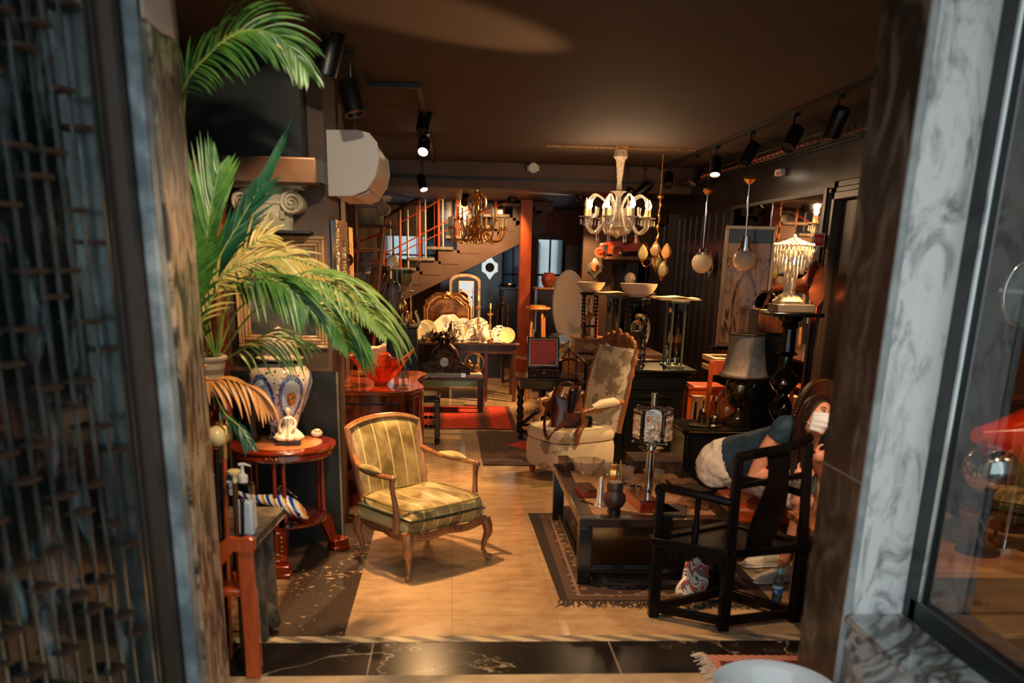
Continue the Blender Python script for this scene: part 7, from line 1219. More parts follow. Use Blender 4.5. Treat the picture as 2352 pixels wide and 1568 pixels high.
part(t_, 'elbow', M().tube([q-ax*.24, q-ax*.28+Vector((0, 0, -.05)), (q.x-.18, 7.66, q.z-.2)], .02, 8), m_chrome); part(t_, 'case', M().box((q.x-.12, 7.66, q.z-.3), (.3, .26, .2)), w_walnut, bev=.01); part(t_, 'stand', M().box((q.x-.12, 7.66, (q.z-.4)/2), (.26, .22, q.z-.4)), m_black)
# fire notice and red notice strip near the door frame
def wallpt(px, py): return WX(px, py, RW-.01)
Yn = 7.56; a = WX(1868, 537, RW-.02); b = WX(1897, 567, RW-.02)
sg = thing('fire_notice_sign', 'small red sign with white border lettered Central de incendio on the right wall', 'sign', (RW-.03, (a.y+b.y)/2, b.z)); yc = (a.y+b.y)/2; zc = (a.z+b.z)/2; sgx = 2.62; sy = 6.62
c0 = W(1881, 551, sy+.9); sgx = c0.x; c = c0; hw2 = 13.5*mpp(1881, 551, c.y); sg.location = (c.x, c.y, c.z-hw2)
part(sg, 'plate', M().box((c.x, c.y, c.z), (2*hw2, .008, 2*hw2*1.1)), m_white); part(sg, 'red_field', M().box((c.x, c.y-.005, c.z), (2*hw2*.82, .004, 2*hw2*.9)), mat('sign_red', (216, 52, 32), .4)); text(sg, 'Central de\nincêndio', (c.x, c.y-.0085, c.z), hw2*.36, m_ink)
part(sg, 'bracket', M().box(((c.x+RW)/2, c.y+.006, c.z), (RW-c.x, .006, .03)), m_blackm)
nb = thing('notice_strip', 'tall narrow cream and red printed notice strip beside the door frame', 'notice', (RW-.02, 7.6, 1.7)); y0s = WX(1892, 600, RW-.02).y; 
c0 = W(1896, 545, 7.62); c1_ = W(1886, 632, 7.62); c2 = W(1878, 720, 7.62); wd_ = 11*mpp(1890, 600, 7.62)
part(nb, 'cream_sheet', M().box((c1_.x+.02, 7.62, (c0.z+c1_.z)/2), (wd_, .006, c0.z-c1_.z)), mat('cream_print', (222, 204, 150), .5)); part(nb, 'red_sheet', M().box((c1_.x+.012, 7.62, (c1_.z+c2.z)/2), (wd_, .006, c1_.z-c2.z)), bpy.data.materials['sign_red']); part(nb, 'white_oval', M().lathe([(0, 0), (wd_*.4, 0), (wd_*.4, .003), (0, .003)], (c1_.x+.014, 7.616, c1_.z-.08), 24, sy=1.8, axis=(0, -1, 0)), m_ink)
ln = M()
for k in range(5): ln.box((c1_.x+.012, 7.615, c1_.z-.16-.025*k), (wd_*.6, .003, .008))
part(nb, 'printed_lines', ln, m_ink); part(nb, 'backing', M().box((c1_.x+.03, 7.63, (c0.z+c2.z)/2), (wd_+.02, .008, c0.z-c2.z)), m_bronzef); nb.location = (c1_.x, 7.62, c2.z)
struct('door_2_jamb', bx(c1_.x-.03, 7.64, 0, RW, 7.7, 2.6), m_bronzef)
# ================================================================ tub chair and seated woman
tb = thing('tub_chair', 'brown leather tub chair with brass nail heads behind the seated woman', 'armchair', (2.2, 5.95, 0)); ctr = W(1885, 1000, 6.15); cxx = ctr.x; rW = .32; ztop = W(1862, 871, 6.15).z
def tub(u, v, off=0.): 
    s_ = (u-.5)*2; zt_ = .42+(ztop-.42)*math.cos(s_*PI/2*.97)**.5; z_ = .42+(zt_-.42)*v; return (cxx+rW*s_*(1-.08*s_*s_), 6.22-.16*s_*s_+off, z_)
m_tub = mat('chestnut_leather', (96, 44, 22), .42, c2=(40, 20, 14), ns=3, bump=.05)
part(tb, 'backrest', M().grid(lambda u, v: tub(u, v), 40, 12).grid(lambda u, v: tub(1-u, v, .06), 40, 12).grid(lambda u, v: tuple(Vector(tub(u, 1)).lerp(Vector(tub(u, 1, .06)), v)), 40, 2), m_tub)
nm = M()
for k in range(60): nm.sph(Vector(tub(.03+.94*k/59, 1))+Vector((0, -.006, -.012)), .006, 6)
part(tb, 'nail_heads', nm, m_brass); part(tb, 'seat', M().box((2.17, 5.80, .41), (.62, .50, .12)), mat('orange_leather', (196, 84, 36), .35, c2=(160, 62, 26), ns=4, coat=.3), bev=.03); part(tb, 'seat_frame', M().box((2.17, 5.82, .31), (.64, .50, .09)), w_walnut, bev=.01)
for x_ in (1.9, 2.44):
    for y_ in (5.62, 6.0): part(tb, 'leg', M().bar((x_, y_, .27), (x_, y_, 0.0), .045, .045), w_walnut)
m_skin = mat('skin', (222, 158, 122), .45, c2=(206, 138, 104), ns=6, sss=.08); m_blue = mat('petrol_blue_cloth', (34, 62, 84), .7, c2=(24, 46, 64), ns=7, bump=.25); m_wht = mat('cream_white_cotton', (228, 212, 190), .75, c2=(206, 190, 168), ns=5, bump=.2)
pr = thing('person', 'seated woman in a blue top, white skirt and surgical mask leaning forward', 'person', (2.05, 5.6, 0)); wp = lambda x, y, Y: W(x, y, Y)
hd = wp(1874, 953, 5.12); nk = wp(1862, 1008, 5.22); chs = wp(1838, 1018, 5.32); mid = wp(1770, 1030, 5.5); pel = wp(1688, 1062, 5.72); sR = wp(1800, 982, 5.28); sL = wp(1898, 1000, 5.45)
kR = wp(1848, 1150, 5.30); hipR = wp(1712, 1085, 5.66); hipL = wp(1740, 1075, 5.85); kL = wp(1900, 1140, 5.55); anR = F(1797, 1318, .09); anR = Vector((wp(1797, 1290, 5.42).x, 5.42, .11)); anL = Vector((anR.x+.03, 5.72, .11))
eR = wp(1731, 1094, 5.35); hR = wp(1822, 1086, 5.18); eL = wp(1897, 1108, 5.3); hL = wp(1868, 1048, 5.1)
bd = M()
bd.tube(spl([nk, (nk+chs)/2+Vector((-.0, 0, -.0)), chs, mid, (mid+pel)/2, pel, pel+(pel-mid)*.25], 4), [.05]*3+[.07, .09, .105, .115, .12, .125, .125, .12, .115, .115, .12, .13, .135, .14, .145, .15, .15, .15, .145, .13, .1, .06][:25], 20)
bd.tube([nk+(hd-nk)*-.3, nk+(hd-nk)*.6], [.055, .05], 14)
bd.sph(sR, .062, 14).sph(sL, .062, 14); bd.tube([sR, chs, sL], [.06, .1, .06], 14)
def limb(pts, rs): bd.tube(spl(pts, 5), [rs[0]+(rs[-1]-rs[0])*0 for _ in range(0)] or [(lambda u: rs[min(int(u*(len(rs)-1)), len(rs)-2)]*(1-(u*(len(rs)-1)-min(int(u*(len(rs)-1)), len(rs)-2)))+rs[min(int(u*(len(rs)-1)), len(rs)-2)+1]*(u*(len(rs)-1)-min(int(u*(len(rs)-1)), len(rs)-2)))(i/(5*(len(pts)-1))) for i in range(5*(len(pts)-1)+1)], 14)
limb([sR, sR.lerp(eR, .5)+Vector((-.012, 0, .01)), eR], [.056, .054, .048, .04]); bd.sph(eR, .041, 12); limb([eR, eR.lerp(hR, .5), hR], [.041, .037, .024])
limb([sL, sL.lerp(eL, .5), eL], [.055, .045, .04]); bd.sph(eL, .04, 12); limb([eL, eL.lerp(hL, .5), hL], [.04, .034, .024])
limb([hipR, hipR.lerp(kR, .5)+Vector((0, 0, .01)), kR], [.1, .088, .07, .062]); bd.sph(kR, .062, 14); limb([kR, kR.lerp(anR, .35)+Vector((.015, .02, 0)), anR], [.06, .058, .045, .034]); limb([hipL, kL], [.1, .065]); bd.sph(kL, .062, 14); limb([kL, kL.lerp(anL, .35), anL], [.058, .055, .034])
def hand(w_, d, up, fan, curl):
    d = d.normalized(); up = (up-d*up.dot(d)).normalized(); sd = d.cross(up); bd.sph(w_+d*.035, (.036, .026, .036), 12); 
    for k, L_ in enumerate((.062, .07, .066, .052)):
        b_ = w_+d*.062+up*(.027-.018*k); q1 = b_+d*L_*.5+sd*curl*.4; q2 = q1+d*L_*.35+sd*curl; bd.tube([w_+d*.03+up*(.02-.013*k), b_, q1, q2], [.010, .0095, .0085, .007], 8)
    t0_ = w_+d*.015+up*.03; bd.tube([t0_, t0_+d*.02+up*.028-sd*.01, t0_+d*.045+up*.04-sd*.01], [.012, .010, .008], 8)
hand(hR, Vector((1, -.35, .05)), Vector((0, .1, 1)), 0, .014); hand(hL, Vector((.75, -.45, .15)), Vector((-.1, 0, 1)), 0, .02)
# head: tilted and turned to the viewer's right
Rh = Matrix.Translation(hd) @ Matrix.Rotation(.32, 4, 'Z') @ Matrix.Rotation(.28, 4, 'Y') @ Matrix.Rotation(-.12, 4, 'X')
hdm = M()
def skull(u, v):
    a_ = 2*PI*u; t_ = PI*v; x_, y_, z_ = math.sin(t_)*math.cos(a_), math.sin(t_)*math.sin(a_), math.cos(t_); k = 1 if z_ > 0 else 1-.22*(-z_)**1.2; fw_ = (-y_ > 0); y_o = y_*(.094 if not fw_ else .092*(1-.10*max(0, -z_))); return (x_*.072*k, y_o+(-.012 if z_ < -.3 else 0)*(-z_-.3)*1.5, z_*(.108 if z_ > 0 else .118))
hdm.grid(skull, 30, 22, cu=True)
hdm.sph((0, -.098, -.012), (.012, .016, .024), 10).sph((0, -.086, .015), (.009, .01, .02), 8).sph((0, -.088, -.062), (.02, .008, .008), 8).sph((0, -.078, -.1), (.022, .018, .014), 10)
for s in (-1, 1): hdm.sph((s*.073, -.0, -.01), (.008, .018, .03), 10); hdm.sph((s*.031, -.083, .033), (.02, .01, .006), 8)
bd.add([tuple(Rh @ Vector(v)) for v in hdm.v], hdm.f)
body = part(pr, 'body', bd, m_skin); rm = body.modifiers.new('r', 'REMESH'); rm.mode = 'VOXEL'; rm.voxel_size = .005; rm.use_smooth_shade = True; sm_ = body.modifiers.new('s', 'SMOOTH'); sm_.factor = .5; sm_.iterations = 3
hx = lambda mb: mb.xf(Rh)
for s in (-1, 1):
    e_ = part(pr, 'eye', hx(M().sph((s*.030, -.0775, .018), (.013, .012, .0085), 14)), mat('eye_white', (236, 226, 216), .15)); part(e_, 'iris', hx(M().sph((s*.030+.001, -.0875, .018), (.0058, .004, .0058), 12)), mat('dark_iris', (40, 24, 16), .1)); part(e_, 'eyelid_line', hx(M().tube([(s*.030+dx, -.0885+.25*abs(dx), .027-6.5*dx*dx*10*.6) for dx in (-.014, -.007, 0, .007, .014)], .0018, 5)), m_blackm)
    part(pr, 'eyebrow', hx(M().tube([(s*.016, -.089, .037), (s*.03, -.087, .043), (s*.046, -.077, .040)], [.0026, .0032, .0016], 6)), mat('dark_brow', (44, 26, 18), .8))
def mask(u, v): x_ = (u-.5)*2; z_ = .002-.098*v; w_ = .062-.012*v; y_ = -.094-.024*(1-x_*x_)*math.sin(PI*min(1, .15+v*.9))+.052*abs(x_)**2.2+(.012*v*v); return (x_*w_*1.06, y_-.0025*math.sin(v*22), z_+(.012*(1-x_*x_) if v < .3 else -.008*(1-x_*x_)*v))
part(pr, 'face_mask', hx(M().grid(mask, 24, 26)), mat('pale_mask_cloth', (224, 228, 230), .7), solid=.002)
for s in (-1, 1): part(pr, 'mask_loop', hx(M().tube([(s*.064, -.045, -.005), (s*.074, -.02, .01), (s*.078, .01, .005), (s*.074, -.01, -.045), (s*.055, -.045, -.075)], .0016, 6)), m_white)
m_hair = mat('dark_brown_hair', (48, 26, 18), .4, c2=(26, 14, 10), ns=18, stretch=(3, 3, .4), bump=.4)
hm_ = M(); 
def haircap(u, v):
    a_ = 2*PI*u; fa = max(0, -math.sin(a_)); fa = fa*fa*(3-2*fa); t_ = PI*v*(.74-.47*fa); x_, y_, z_ = math.sin(t_)*math.cos(a_), math.sin(t_)*math.sin(a_), math.cos(t_); return (x_*.082, y_*.102+.004, z_*.118+.004)
hm_.grid(haircap, 36, 16, cu=True)
hcap = part(pr, 'hair', hx(hm_), m_hair, solid=.006)
st_ = M(); random.seed(4)
for k in range(60):
    s = -1 if k % 4 else 1; a0 = random.uniform(-.3, 1.7); p0 = Rh @ Vector((s*.076*math.cos(a0*.5), .03*a0, .07-.02*abs(a0))); p1 = Rh @ Vector((s*.088, .015+.03*a0, -.04)); p2 = (nk+Vector((s*.08-.02, .0+.02*a0, -.05)) if s < 0 else nk+Vector((.07, .03, -.06)))+Vector((random.uniform(-.035, .025), random.uniform(-.04, .03), 0)); p3 = p2+Vector((random.uniform(-.03, .03)+.0, -.03, -.16+random.uniform(-.05, .03)))
    st_.tube(bez(p0, p1, p2, p3, 8), [.006, .009, .010, .010, .010, .009, .008, .006, .002], 5)
hs_ = part(hcap, 'hair_strands', st_, m_hair); hs_['kind'] = 'stuff'
# clothes
tp = M(); pts = spl([nk.lerp(chs, .45), chs, mid, (mid+pel)/2, pel+Vector((-.01, 0, .015))], 5)
tp.tube(pts, [.085, .1, .115, .125, .13, .135, .135, .135, .135, .138, .14, .143, .146, .15, .153, .156, .158, .16, .162, .164, .166][:len(pts)], 24); tp.sph(sR+Vector((.01, 0, 0)), .078, 14).sph(sL, .075, 14).tube([sR, sR.lerp(eR, .22)], [.074, .07], 16).tube([sL, sL.lerp(eL, .3)], [.072, .066], 14).tube([sR, chs, sL], [.075, .115, .075], 16)
tpo = part(pr, 'blue_top', tp, m_blue, label='petrol blue short-sleeved top'); rm = tpo.modifiers.new('r', 'REMESH'); rm.mode = 'VOXEL'; rm.voxel_size = .009; rm.use_smooth_shade = True
dt = bpy.data.textures.new('folds', 'CLOUDS'); dt.noise_scale = .09; dm_ = tpo.modifiers.new('d', 'DISPLACE'); dm_.texture = dt; dm_.strength = .022; dm_.mid_level = .5
h1, h2 = wp(1602, 1078, 5.95), wp(1690, 1116, 5.62)
sk_ = M().tube(spl([pel+(pel-mid)*-.15, pel, pel+Vector((-.08, .04, -.02)), h1.lerp(h2, .5)+Vector((.03, 0, 0))], 5), [.15, .155, .16, .165, .168, .17, .17, .17, .17, .168, .165, .16, .158, .155, .15, .14], 22).tube([hipR, hipR.lerp(kR, .5), hipR.lerp(kR, .86)], [.12, .105, .085], 18).tube([hipL, hipL.lerp(kL, .5), hipL.lerp(kL, .86)], [.12, .105, .085], 18)
ta_, tb_ = wp(1655, 1018, 5.85), wp(1712, 1058, 5.52); o_ = Vector((.05, .05, .03)); sk_.hexa([h1, h2, h2+o_, h1+o_, ta_, tb_, tb_+o_, ta_+o_]); sk_.tube([h1+Vector((.01, 0, .01)), h1.lerp(h2, .33)+Vector((-.01, -.01, 0)), h1.lerp(h2, .66)+Vector((0, -.02, .01)), h2], .022, 8)
sko = part(pr, 'white_skirt', sk_, m_wht, label='cream white cotton skirt'); rm = sko.modifiers.new('r', 'REMESH'); rm.mode = 'VOXEL'; rm.voxel_size = .009; rm.use_smooth_shade = True; dm_ = sko.modifiers.new('d', 'DISPLACE'); dm_.texture = dt; dm_.strength = .03
def shoe(an, d, lab):
    d = d.normalized(); sd = Vector((-d.y, d.x, 0)); b_ = Vector((an.x, an.y, .012)); R_ = Matrix(((d.x, sd.x, 0, b_.x), (d.y, sd.y, 0, b_.y), (0, 0, 1, b_.z), (0, 0, 0, 1)))
    up_ = M().tube([(-.06, 0, .05), (-.03, 0, .06), (.02, 0, .052), (.07, 0, .043), (.12, 0, .034), (.16, 0, .028), (.185, 0, .022)], [.038, .044, .042, .036, .032, .03, .018], 16, flat=.95).tube([(-.025, 0, .06), (-.02, 0, .10)], [.04, .04], 16); o = part(pr, 'sneaker', up_.xf(R_), mat('white_canvas', (226, 216, 196), .7)); part(o, 'sole', M().prism([(-.09, -.03), (-.05, -.04), (.06, -.036), (.13, -.046), (.185, -.032), (.2, 0), (.185, .032), (.13, .046), (.06, .036), (-.05, .04), (-.09, .03)], -.002, .02, 'xy').xf(R_), m_white, bev=.004)
    lc = M()
    for k in range(5): lc.tube([(.0+.02*k, -.028, .085-.008*k), (.005+.02*k, 0, .1-.009*k), (.0+.02*k, .028, .085-.008*k)], .003, 5)
    part(o, 'laces', lc.xf(R_), m_ink)
    el = M()
    for k in range(5): el.sph((.0+.02*k, .034, .072-.006*k), .004, 6)
    part(o, 'eyelets', el.xf(R_), m_blackm)
shoe(anR, Vector((-1, -.25, 0)), 0); shoe(anL, Vector((-1, -.1, 0)), 1)
ak = M()
for k in range(18): a_ = 2*PI*k/18; ak.sph((anR.x+.002+.038*math.cos(a_), anR.y+.038*math.sin(a_), .165), .006, 6)
part(pr, 'shell_anklet', ak, m_ivory)
# ================================================================ black Chinese armchair in front
mi = thing('chinese_armchair', 'black carved Chinese armchair near the right marble pillar', 'chair', (1.6, 4.77, 0)); a0, l0, r0_, b0_ = Vector((1.54, 4.615, 0)), Vector((1.185, 4.83, 0)), Vector((2.0, 4.74, 0)), Vector((1.69, 5.10, 0)); ZS_ = .49; up = Vector((0, 0, 1))
m_ming = wood('black_lacquered_elm', (24, 17, 14), (13, 10, 9), .28, .0, spec=.12)
for c_ in (a0, l0, r0_, b0_): part(mi, 'leg', M().bar(c_, c_+up*(ZS_-.04), .06, .06), m_ming, bev=.006)
cm_ = (a0+l0+r0_+b0_)/4; out = lambda c_, k=1.09: cm_+(c_-cm_)*k
fr = M()
for p, q in ((a0, l0), (a0, r0_), (l0, b0_), (r0_, b0_)): fr.bar(out(p)+up*(ZS_-.02), out(q)+up*(ZS_-.02), .07, .05)
part(mi, 'seat_frame', fr, m_ming, bev=.008); part(mi, 'seat', M().add([tuple(out(c_)+up*(ZS_-.03)) for c_ in (a0, r0_, b0_, l0)]+[tuple(out(c_)+up*(ZS_-.012)) for c_ in (a0, r0_, b0_, l0)], [(3, 2, 1, 0), (4, 5, 6, 7), (0, 1, 5, 4), (1, 2, 6, 5), (2, 3, 7, 6), (3, 0, 4, 7)]), m_ming)
for p, q in ((a0, l0), (a0, r0_), (l0, b0_), (r0_, b0_)): part(mi, 'stretcher', M().bar(p+up*.055, q+up*.055, .035, .05), m_ming, bev=.004)
ap = M(); n_ = 24
for k in range(n_): p = a0.lerp(l0, k/n_); q = a0.lerp(l0, (k+1)/n_); h_ = .05+.018*math.sin(k*1.1)+.03*(abs(k/n_-.5)*2)**3; ap.bar(p+up*(ZS_-.05-h_/2), q+up*(ZS_-.05-h_/2), .014, h_)
part(mi, 'carved_apron', ap, m_ming)
ta = W(1697, 1052, a0.y).z; pA = a0+up*(ZS_-.02); tA = Vector((W(1697, 1050, a0.y).x, a0.y, ta)); tR = Vector((W(1856, 1020, r0_.y).x, r0_.y, W(1856, 1016, r0_.y).z))
part(mi, 'back_post', M().bar(pA, tA, .05, .045), m_ming, bev=.006); part(mi, 'back_post', M().bar(r0_+up*(ZS_-.02), tR, .05, .045), m_ming, bev=.006)
bb_ = (b0_-a0)*-.12; part(mi, 'crest_rail', M().tube(spl([tA+Vector((-.012, 0, 0)), tA.lerp(tR, .3)+Vector((0, -.03, .01)), tA.lerp(tR, .7)+Vector((0, -.03, .005)), tR+Vector((.01, 0, .03))], 6), [.022]*19, 8, flat=1.3), m_ming)
mA = a0.lerp(r0_, .5)+up*(ZS_-.02); mT = tA.lerp(tR, .55)+Vector((0, -.03, 0)); e_ = (tR-tA).normalized(); pts = spl([mA+Vector((-.05, 0, 0)), mA.lerp(mT, .35)+Vector((.0, .03, 0)), mA.lerp(mT, .7)+Vector((.01, -.015, 0)), mT], 5); vs = []; nn_ = len(pts)
for i, p in enumerate(pts):
    w_ = .085+.02*math.sin(i/nn_*PI*2)
    for y_ in (0, .018): vs += [p-e_*w_+Vector((0, y_, 0)), p+e_*w_+Vector((0, y_, 0))]
part(mi, 'back_splat', M().add(vs, [(4*i+a, 4*i+b, 4*i+4+b, 4*i+4+a) for i in range(nn_-1) for a, b in ((0, 1), (1, 3), (3, 2), (2, 0))]+[(0, 2, 3, 1)]), m_ming)
for u in (.7,): part(mi, 'back_cross_rail', M().bar(pA.lerp(tA, u), (r0_+up*(ZS_-.02)).lerp(tR, u), .03, .03), m_ming, bev=.004)
pL = out(l0, 1.02); aT = W(1528, 1122, pL.y).z; arA = pA.lerp(tA, .52)
part(mi, 'arm_rail', M().tube(spl([arA, arA.lerp(pL+up*aT, .5)+Vector((0, -.02, .012)), pL+up*(aT-.0)+Vector((-.0, 0, .01)), pL+up*(aT-.045)], 5), [.024]*16, 8), m_ming); part(mi, 'arm_post', M().bar(pL+up*(ZS_-.02), pL+up*(aT-.01), .045, .045), m_ming, bev=.006); ml2 = a0.lerp(l0, .5); part(mi, 'arm_baluster', M().lathe([(.018, ZS_-.02), (.024, ZS_+.08), (.014, ZS_+.12), (.018, arA.lerp(pL+up*aT, .5).z)], ml2+Vector((0, -.01, 0)), 12), m_ming)
sp_ = M().tube([(pL.x+.05+.028*math.cos(i*.7)*(1-i/26), pL.y-.02-.005*i*.3, ZS_+.07+.05*math.sin(i*.35)) for i in range(20)], .011, 6); part(mi, 'carved_spandrel', sp_.box((pL.x+.045, pL.y-.03, ZS_+.07), (.05, .02, .13)), m_ming)
pB = out(b0_, 1.02); arR = (r0_+up*(ZS_-.02)).lerp(tR, .5); part(mi, 'arm_rail', M().tube(spl([arR, arR.lerp(pB+up*(aT), .5)+Vector((.01, 0, .01)), pB+up*aT], 5), [.022]*11, 8), m_ming); part(mi, 'arm_post', M().bar(pB+up*(ZS_-.02), pB+up*aT, .04, .04), m_ming)
# shopping bag and water bottle under / behind the chair
t = T('printed_shopping_bag'); co = t.coord(); x, y, z = t.sep(co); n = t.noise(t.scale(co, (1, 1, 1)), 7, 2, .4, 1.6); w_ = ((z*9+x*4+n*2.2).fr()); b_ = t.mix(w_ > .3, (226, 220, 210), (120, 104, 98)); b_ = t.mix(w_ > .5, b_, (216, 66, 34)); b_ = t.mix(w_ > .68, b_, (226, 220, 212)); b_ = t.mix(w_ > .88, b_, (32, 48, 78)); t.col(b_).set(Roughness=.35); t.bump(t.noise(co, 14), .4)
p = F(1598, 1380, .01); p.y += .12; sbg = thing('shopping_bag', 'crumpled plastic shopping bag printed in orange, grey and white under the black chair', 'bag', (p.x, p.y, .009))
def bagf(u, v): a_ = 2*PI*u; k = 1-.35*v+.1*math.sin(a_*3+v*6); return (p.x+.02*v+.095*k*math.cos(a_)+.03*v, p.y+.05*(1-.6*v)*math.sin(a_)*k+.05*v, .010+.235*v+.025*math.sin(a_*2+.5)*v)
part(sbg, 'body', M().grid(bagf, 40, 16, cu=True), t.m, solid=.002); part(sbg, 'handle', M().tube(spl([(p.x-.05, p.y-.03, .14), (p.x-.1, p.y-.05, .08), (p.x-.1, p.y-.07, .03), (p.x-.02, p.y-.1, .025), (p.x+.05, p.y-.07, .1)], 4), .012, 6, flat=.25), m_white)
p = F(1783, 1382, .009); wb = thing('water_bottle', 'small clear water bottle with a light blue cap and blue label on the rug', 'bottle', (p.x, p.y, .009)); s_ = mpp(1783, 1350, p.y)
part(wb, 'body', M().lathe([(.026, 0), (.032, .01), (.032, .05), (.030, .055), (.032, .06), (.032, .13), (.028, .155), (.014, .18), (.013, .195), (0, .195)], (p.x, p.y, .009), 28), pane('bottle_clear', (214, 228, 232))); part(wb, 'water', M().lathe([(.024, .003), (.0295, .012), (.0295, .125), (0, .125)], (p.x, p.y, .009), 24), mat('water', (170, 186, 190), .05, tr=.7, ior=1.33)); part(wb, 'cap', M().cyl((p.x, p.y, .2), (p.x, p.y, .222), .0155, n=20), mat('light_blue_cap', (110, 184, 214), .35))
t = T('blue_bottle_label'); co = t.coord(); x, y, z = t.sep(co); n = t.noise(co, 60, 2); t.col(t.mix((z < .095)*(n > .42), (232, 238, 242), (40, 110, 176))).set(Roughness=.3); part(wb, 'paper_label', M().lathe([(.0328, .06), (.0328, .115)], (p.x, p.y, .009), 28, cap=False), t.m)
# ================================================================ foreground right: rug corner, white basin
def f_fr(t):
    co = t.coord(); x, y, z = t.sep(co); n = t.noise(co, 22, 4); b_ = t.mix(n.sm(.35, .65), (196, 172, 140), (150, 116, 88)); v = (((x*7).sin()*.02+y+.1).ab()); b_ = t.mix(v < .012, b_, (44, 30, 32)); b_ = t.mix(t.vor(co, 12) < .22, b_, (206, 96, 50)); e = (y > .13).mx(x < -.40); ff = (((x+y)*24).fr()) > .5
    b_ = t.mix(e, b_, (92, 28, 26)); e2 = (y > .185).mx(x < -.455); b_ = t.mix(e2, b_, t.mix(ff, (170, 52, 38), (206, 170, 150))); t.col(b_).set(Roughness=.92); t.bump(n, .4)
x0r = F(1622, 1508).x; yr = F(1622, 1508).y; fr2 = rug('fringed_rug', 'red-bordered patterned rug with white fringe lying across the black marble threshold', [(x0r, 3.76), (x0r+1.0, 3.74), (x0r+1.0, yr-.03), (x0r, yr)], f_fr, .012)
fm_ = M(); random.seed(2)
for k in range(70):
    u = k/70; y_ = 3.78+(yr-3.78)*u; z_ = .014; p = Vector((x0r, y_, z_)); d_ = Vector((-.04-random.random()*.05, random.uniform(-.02, .05) if u < .8 else random.uniform(0, .05), 0)); fm_.tube([p, p+d_*.5+up*.012, p+d_+up*-.006], .0035, 5)
fm_.v = [(v[0]-fr2.location.x, v[1]-fr2.location.y, v[2]) for v in fm_.v]; f2_ = mesh('fringe', fm_, mat('white_wool_fringe', (206, 190, 170), .95)); f2_.parent = fr2; f2_['kind'] = 'stuff'
zb_ = .27; tp_ = F(1745, 1536, zb_); bc = Vector((tp_.x+.0, tp_.y-.20, 0)); bs = thing('white_basin', 'white enamel basin cut off by the bottom edge of the view', 'basin', (bc.x, bc.y, 0.013))
part(bs, 'bowl', M().lathe([(.10, .0), (.13, .01), (.19, .15), (.23, zb_-.04), (.255, zb_-.018), (.265, zb_-.004), (.26, zb_+.006), (.245, zb_), (.22, zb_-.03), (.18, .15), (.0, .04)], (bc.x, bc.y, .013), 64), mat('white_enamel', (238, 238, 236), .12, coat=.8))
# ================================================================ things in the shop window on the right
t_ = thing('display_platform', 'low wooden display platform with an orange top inside the shop window', 'platform', (2.7, 4.55, 0)); part(t_, 'top', bx(2.05, 4.05, .52, 3.05, 5.15, .56), mat('orange_brown_board', (196, 128, 80), .35, c2=(160, 92, 52), ns=4), bev=.004); part(t_, 'base', bx(2.1, 4.1, 0, 3.0, 5.1, .52), mat('brown_board', (120, 84, 60), .5))
struct('wall_display_floor', bx(2.07, -3, .3, RW, 4.0, .36), mat('brown_display_floor', (112, 84, 64), .4, c2=(92, 66, 50), ns=3)); struct('trim_19', bx(2.07, 3.96, .0, RW, 4.0, .36), m_bronzef)
c = W(2280, 1078, 4.35); cx3 = c.x; mu = thing('mushroom_lamp', 'polished chrome mushroom dome lamp on a black stem in the shop window', 'lamp', (cx3, 4.35, .56)); rr3 = 66*mpp(2280, 1078, 4.35); part(mu, 'dome', M().lathe([(0, .95*rr3), (.35*rr3, .9*rr3), (.7*rr3, .68*rr3), (.95*rr3, .32*rr3), (rr3, .0), (.95*rr3, -.25*rr3), (.7*rr3, -.6*rr3), (.3*rr3, -.85*rr3), (.2*rr3, -.9*rr3)], c, 48), m_chrome); part(mu, 'neck', M().cyl((cx3, 4.35, c.z-rr3*.85), (cx3, 4.35, c.z-rr3*1.5), .04, n=20), m_blackm)
part(mu, 'flexible_stem', M().tube([(cx3+.01*math.sin(i*.25), 4.35, .575+(c.z-rr3*1.5-.575)*i/60) for i in range(61)], [.022+.003*(i % 2) for i in range(61)], 14), m_blackm); part(mu, 'foot', M().lathe([(.11, 0), (.11, .015), (.03, .02)], (cx3, 4.35, .561), 28), m_blackm)
c = W(2318, 1010, 4.40); t_ = thing('red_shade_lamp', 'red-orange glossy cone lampshade behind the chrome dome lamp', 'lamp', (c.x+.08, 4.45, .56)); ax3 = Vector((-.82, -.2, -.25)); part(t_, 'shade', M().lathe([(.04, .3), (.07, .22), (.17, -.02), (.18, -.05), (.17, -.045), (.06, .2)][::-1], c+Vector((.06, 0, 0)), 36, axis=(-.75, -.2, .1)), mat('red_orange_lacquer', (214, 48, 22), .15, coat=1)); part(t_, 'pole', M().cyl((c.x+.12, 4.45, .57), (c.x+.12, 4.45, c.z), .012).lathe([(.1, .561), (.1, .575), (.015, .58)], (c.x+.12, 4.45, 0), 24), m_chrome)
c = W(2362, 672, 4.6); t_ = thing('chrome_porthole', 'round chrome ringed mirror high in the shop window at the right edge', 'mirror', (c.x, 4.6, c.z-.14)); part(t_, 'ring', M().tube([(c.x+.13*math.cos(a_), 4.6, c.z+.17*math.sin(a_)) for a_ in [i*PI/20 for i in range(40)]], .013, 10, close=True), m_chrome); part(t_, 'mirror_glass', M().lathe([(0, 0), (.125, 0), (.125, .01), (0, .01)], (c.x, 4.61, c.z), 36, sy=1.3, axis=(0, -1, 0)), m_mirror); part(t_, 'bracket', M().bar((c.x-.15, 4.61, c.z+.01), (c.x, 4.59, c.z), .015, .02), m_chrome); part(t_, 'rod', M().cyl((c.x, 4.62, .561), (c.x, 4.62, c.z-.16), .012), m_blackm)
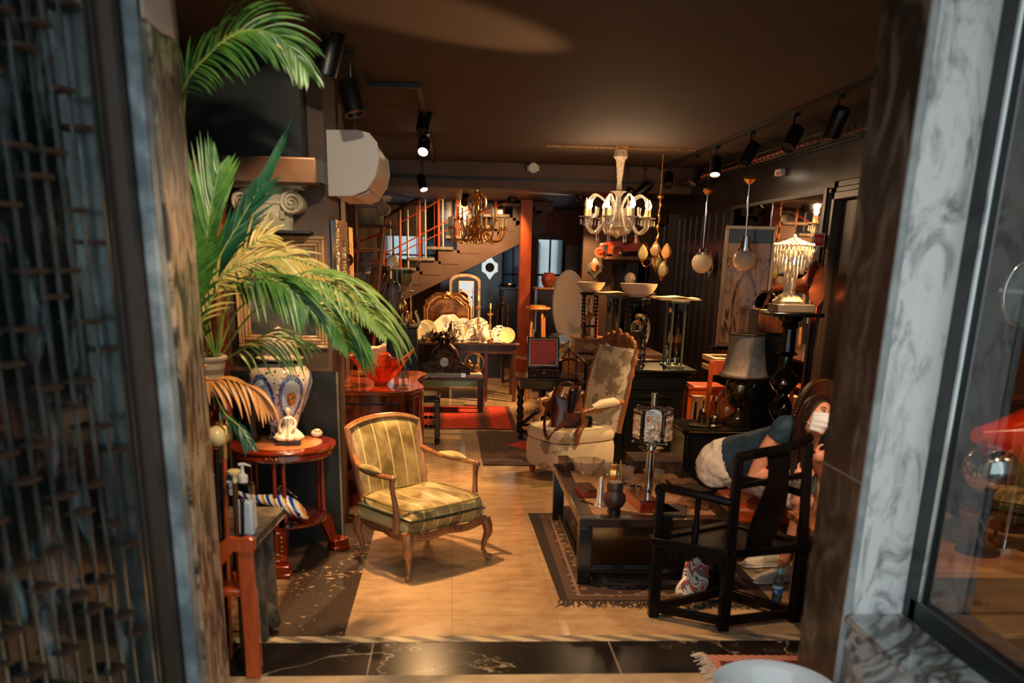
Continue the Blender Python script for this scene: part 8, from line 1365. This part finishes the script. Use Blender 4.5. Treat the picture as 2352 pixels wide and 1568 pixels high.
c = W(2250, 1238, 4.7); c.z = .561; t_ = thing('wooden_tub', 'round orange-brown wooden tub behind the lamp stem in the shop window', 'tub', (c.x, 4.72, .561)); part(t_, 'staves', M().lathe([(.10, 0), (.125, .16), (.115, .16), (.09, .02), (0, .02)], (c.x, 4.72, .561), 32), w_orange); part(t_, 'hoop', M().lathe([(.124, .11), (.127, .13)], (c.x, 4.72, .561), 32, cap=False), m_brass)
t_ = thing('small_box', 'plain brown wooden box beside the tub in the shop window', 'box', (c.x+.3, 4.8, .561)); part(t_, 'body', bx(c.x+.18, 4.72, .561, c.x+.48, 4.9, .68), mat('matt_brown_box', (126, 96, 78), .6), bev=.005); part(t_, 'lid', bx(c.x+.175, 4.715, .68, c.x+.485, 4.905, .70), mat('matt_brown_box2', (136, 104, 84), .6), bev=.004)
lamp('SPOT', (2.35, 3.0, 3.1), (2.6, 4.6, .7), 160, (1, .62, .36), 60, .03, .5, 'window_lamp'); t_ = thing('window_spotlight', 'small added black fill spotlight, out of view, under the ceiling of the shop window', 'spotlight', (2.35, 3.0, 3.12)); part(t_, 'body', M().lathe([(.04, 3.11), (.04, 3.25)], (2.35, 3.0, 0), 16, cap=False), m_blackm); part(t_, 'lens', M().lathe([(0, 3.13), (.038, 3.13)], (2.35, 3.0, 0), 16, cap=False), lens_on)  # fill lamp and its fitting, added to brighten the window display
# glimpsed shelf of glassware beyond
sh4 = thing('glass_shelf_unit', 'dark shelf unit with glowing glassware at the right edge of the shop window', 'shelf unit', (2.9, 5.7, 0)); 
for z_ in (.4, .8, 1.15, 1.5, 1.85, 2.2): part(sh4, 'shelf', bx(2.62, 5.5, z_, 3.06, 5.9, z_+.02), w_dark)
for x_ in (2.62, 3.04): part(sh4, 'upright', bx(x_, 5.86, 0, x_+.03, 5.9, 2.5), m_black)
random.seed(21)
for k in range(18):
    z_ = (.82, 1.17, 1.52, 1.87)[k % 4]+.001; x_ = 2.68+.075*(k//4)+.01*(k % 3); h_ = .12+.05*random.random(); mt_k = (m_brass, mat('amber_glassware', (214, 150, 90), .06, .2), m_chrome, m_ivory)[(k*7) % 4]
    o = mesh('glass_ornament', M().lathe([(.02, 0), (.024, .01), (.008, .03), (.01, h_*.5), (.03, h_*.75), (.026, h_), (0, h_)], (0, 0, 0), 14), mt_k); o.location = (x_, 5.6+.04*(k % 3), z_); tag(o, 'small %s ornament, %s from the left on the %s shelf of the window unit' % (['brass', 'amber', 'silver', 'ivory'][(k*7) % 4], ['first', 'second', 'third', 'fourth', 'fifth'][k//4], ['lowest filled', 'second filled', 'third filled', 'top filled'][k % 4]), 'ornament', 'glassware in the window shelf unit')
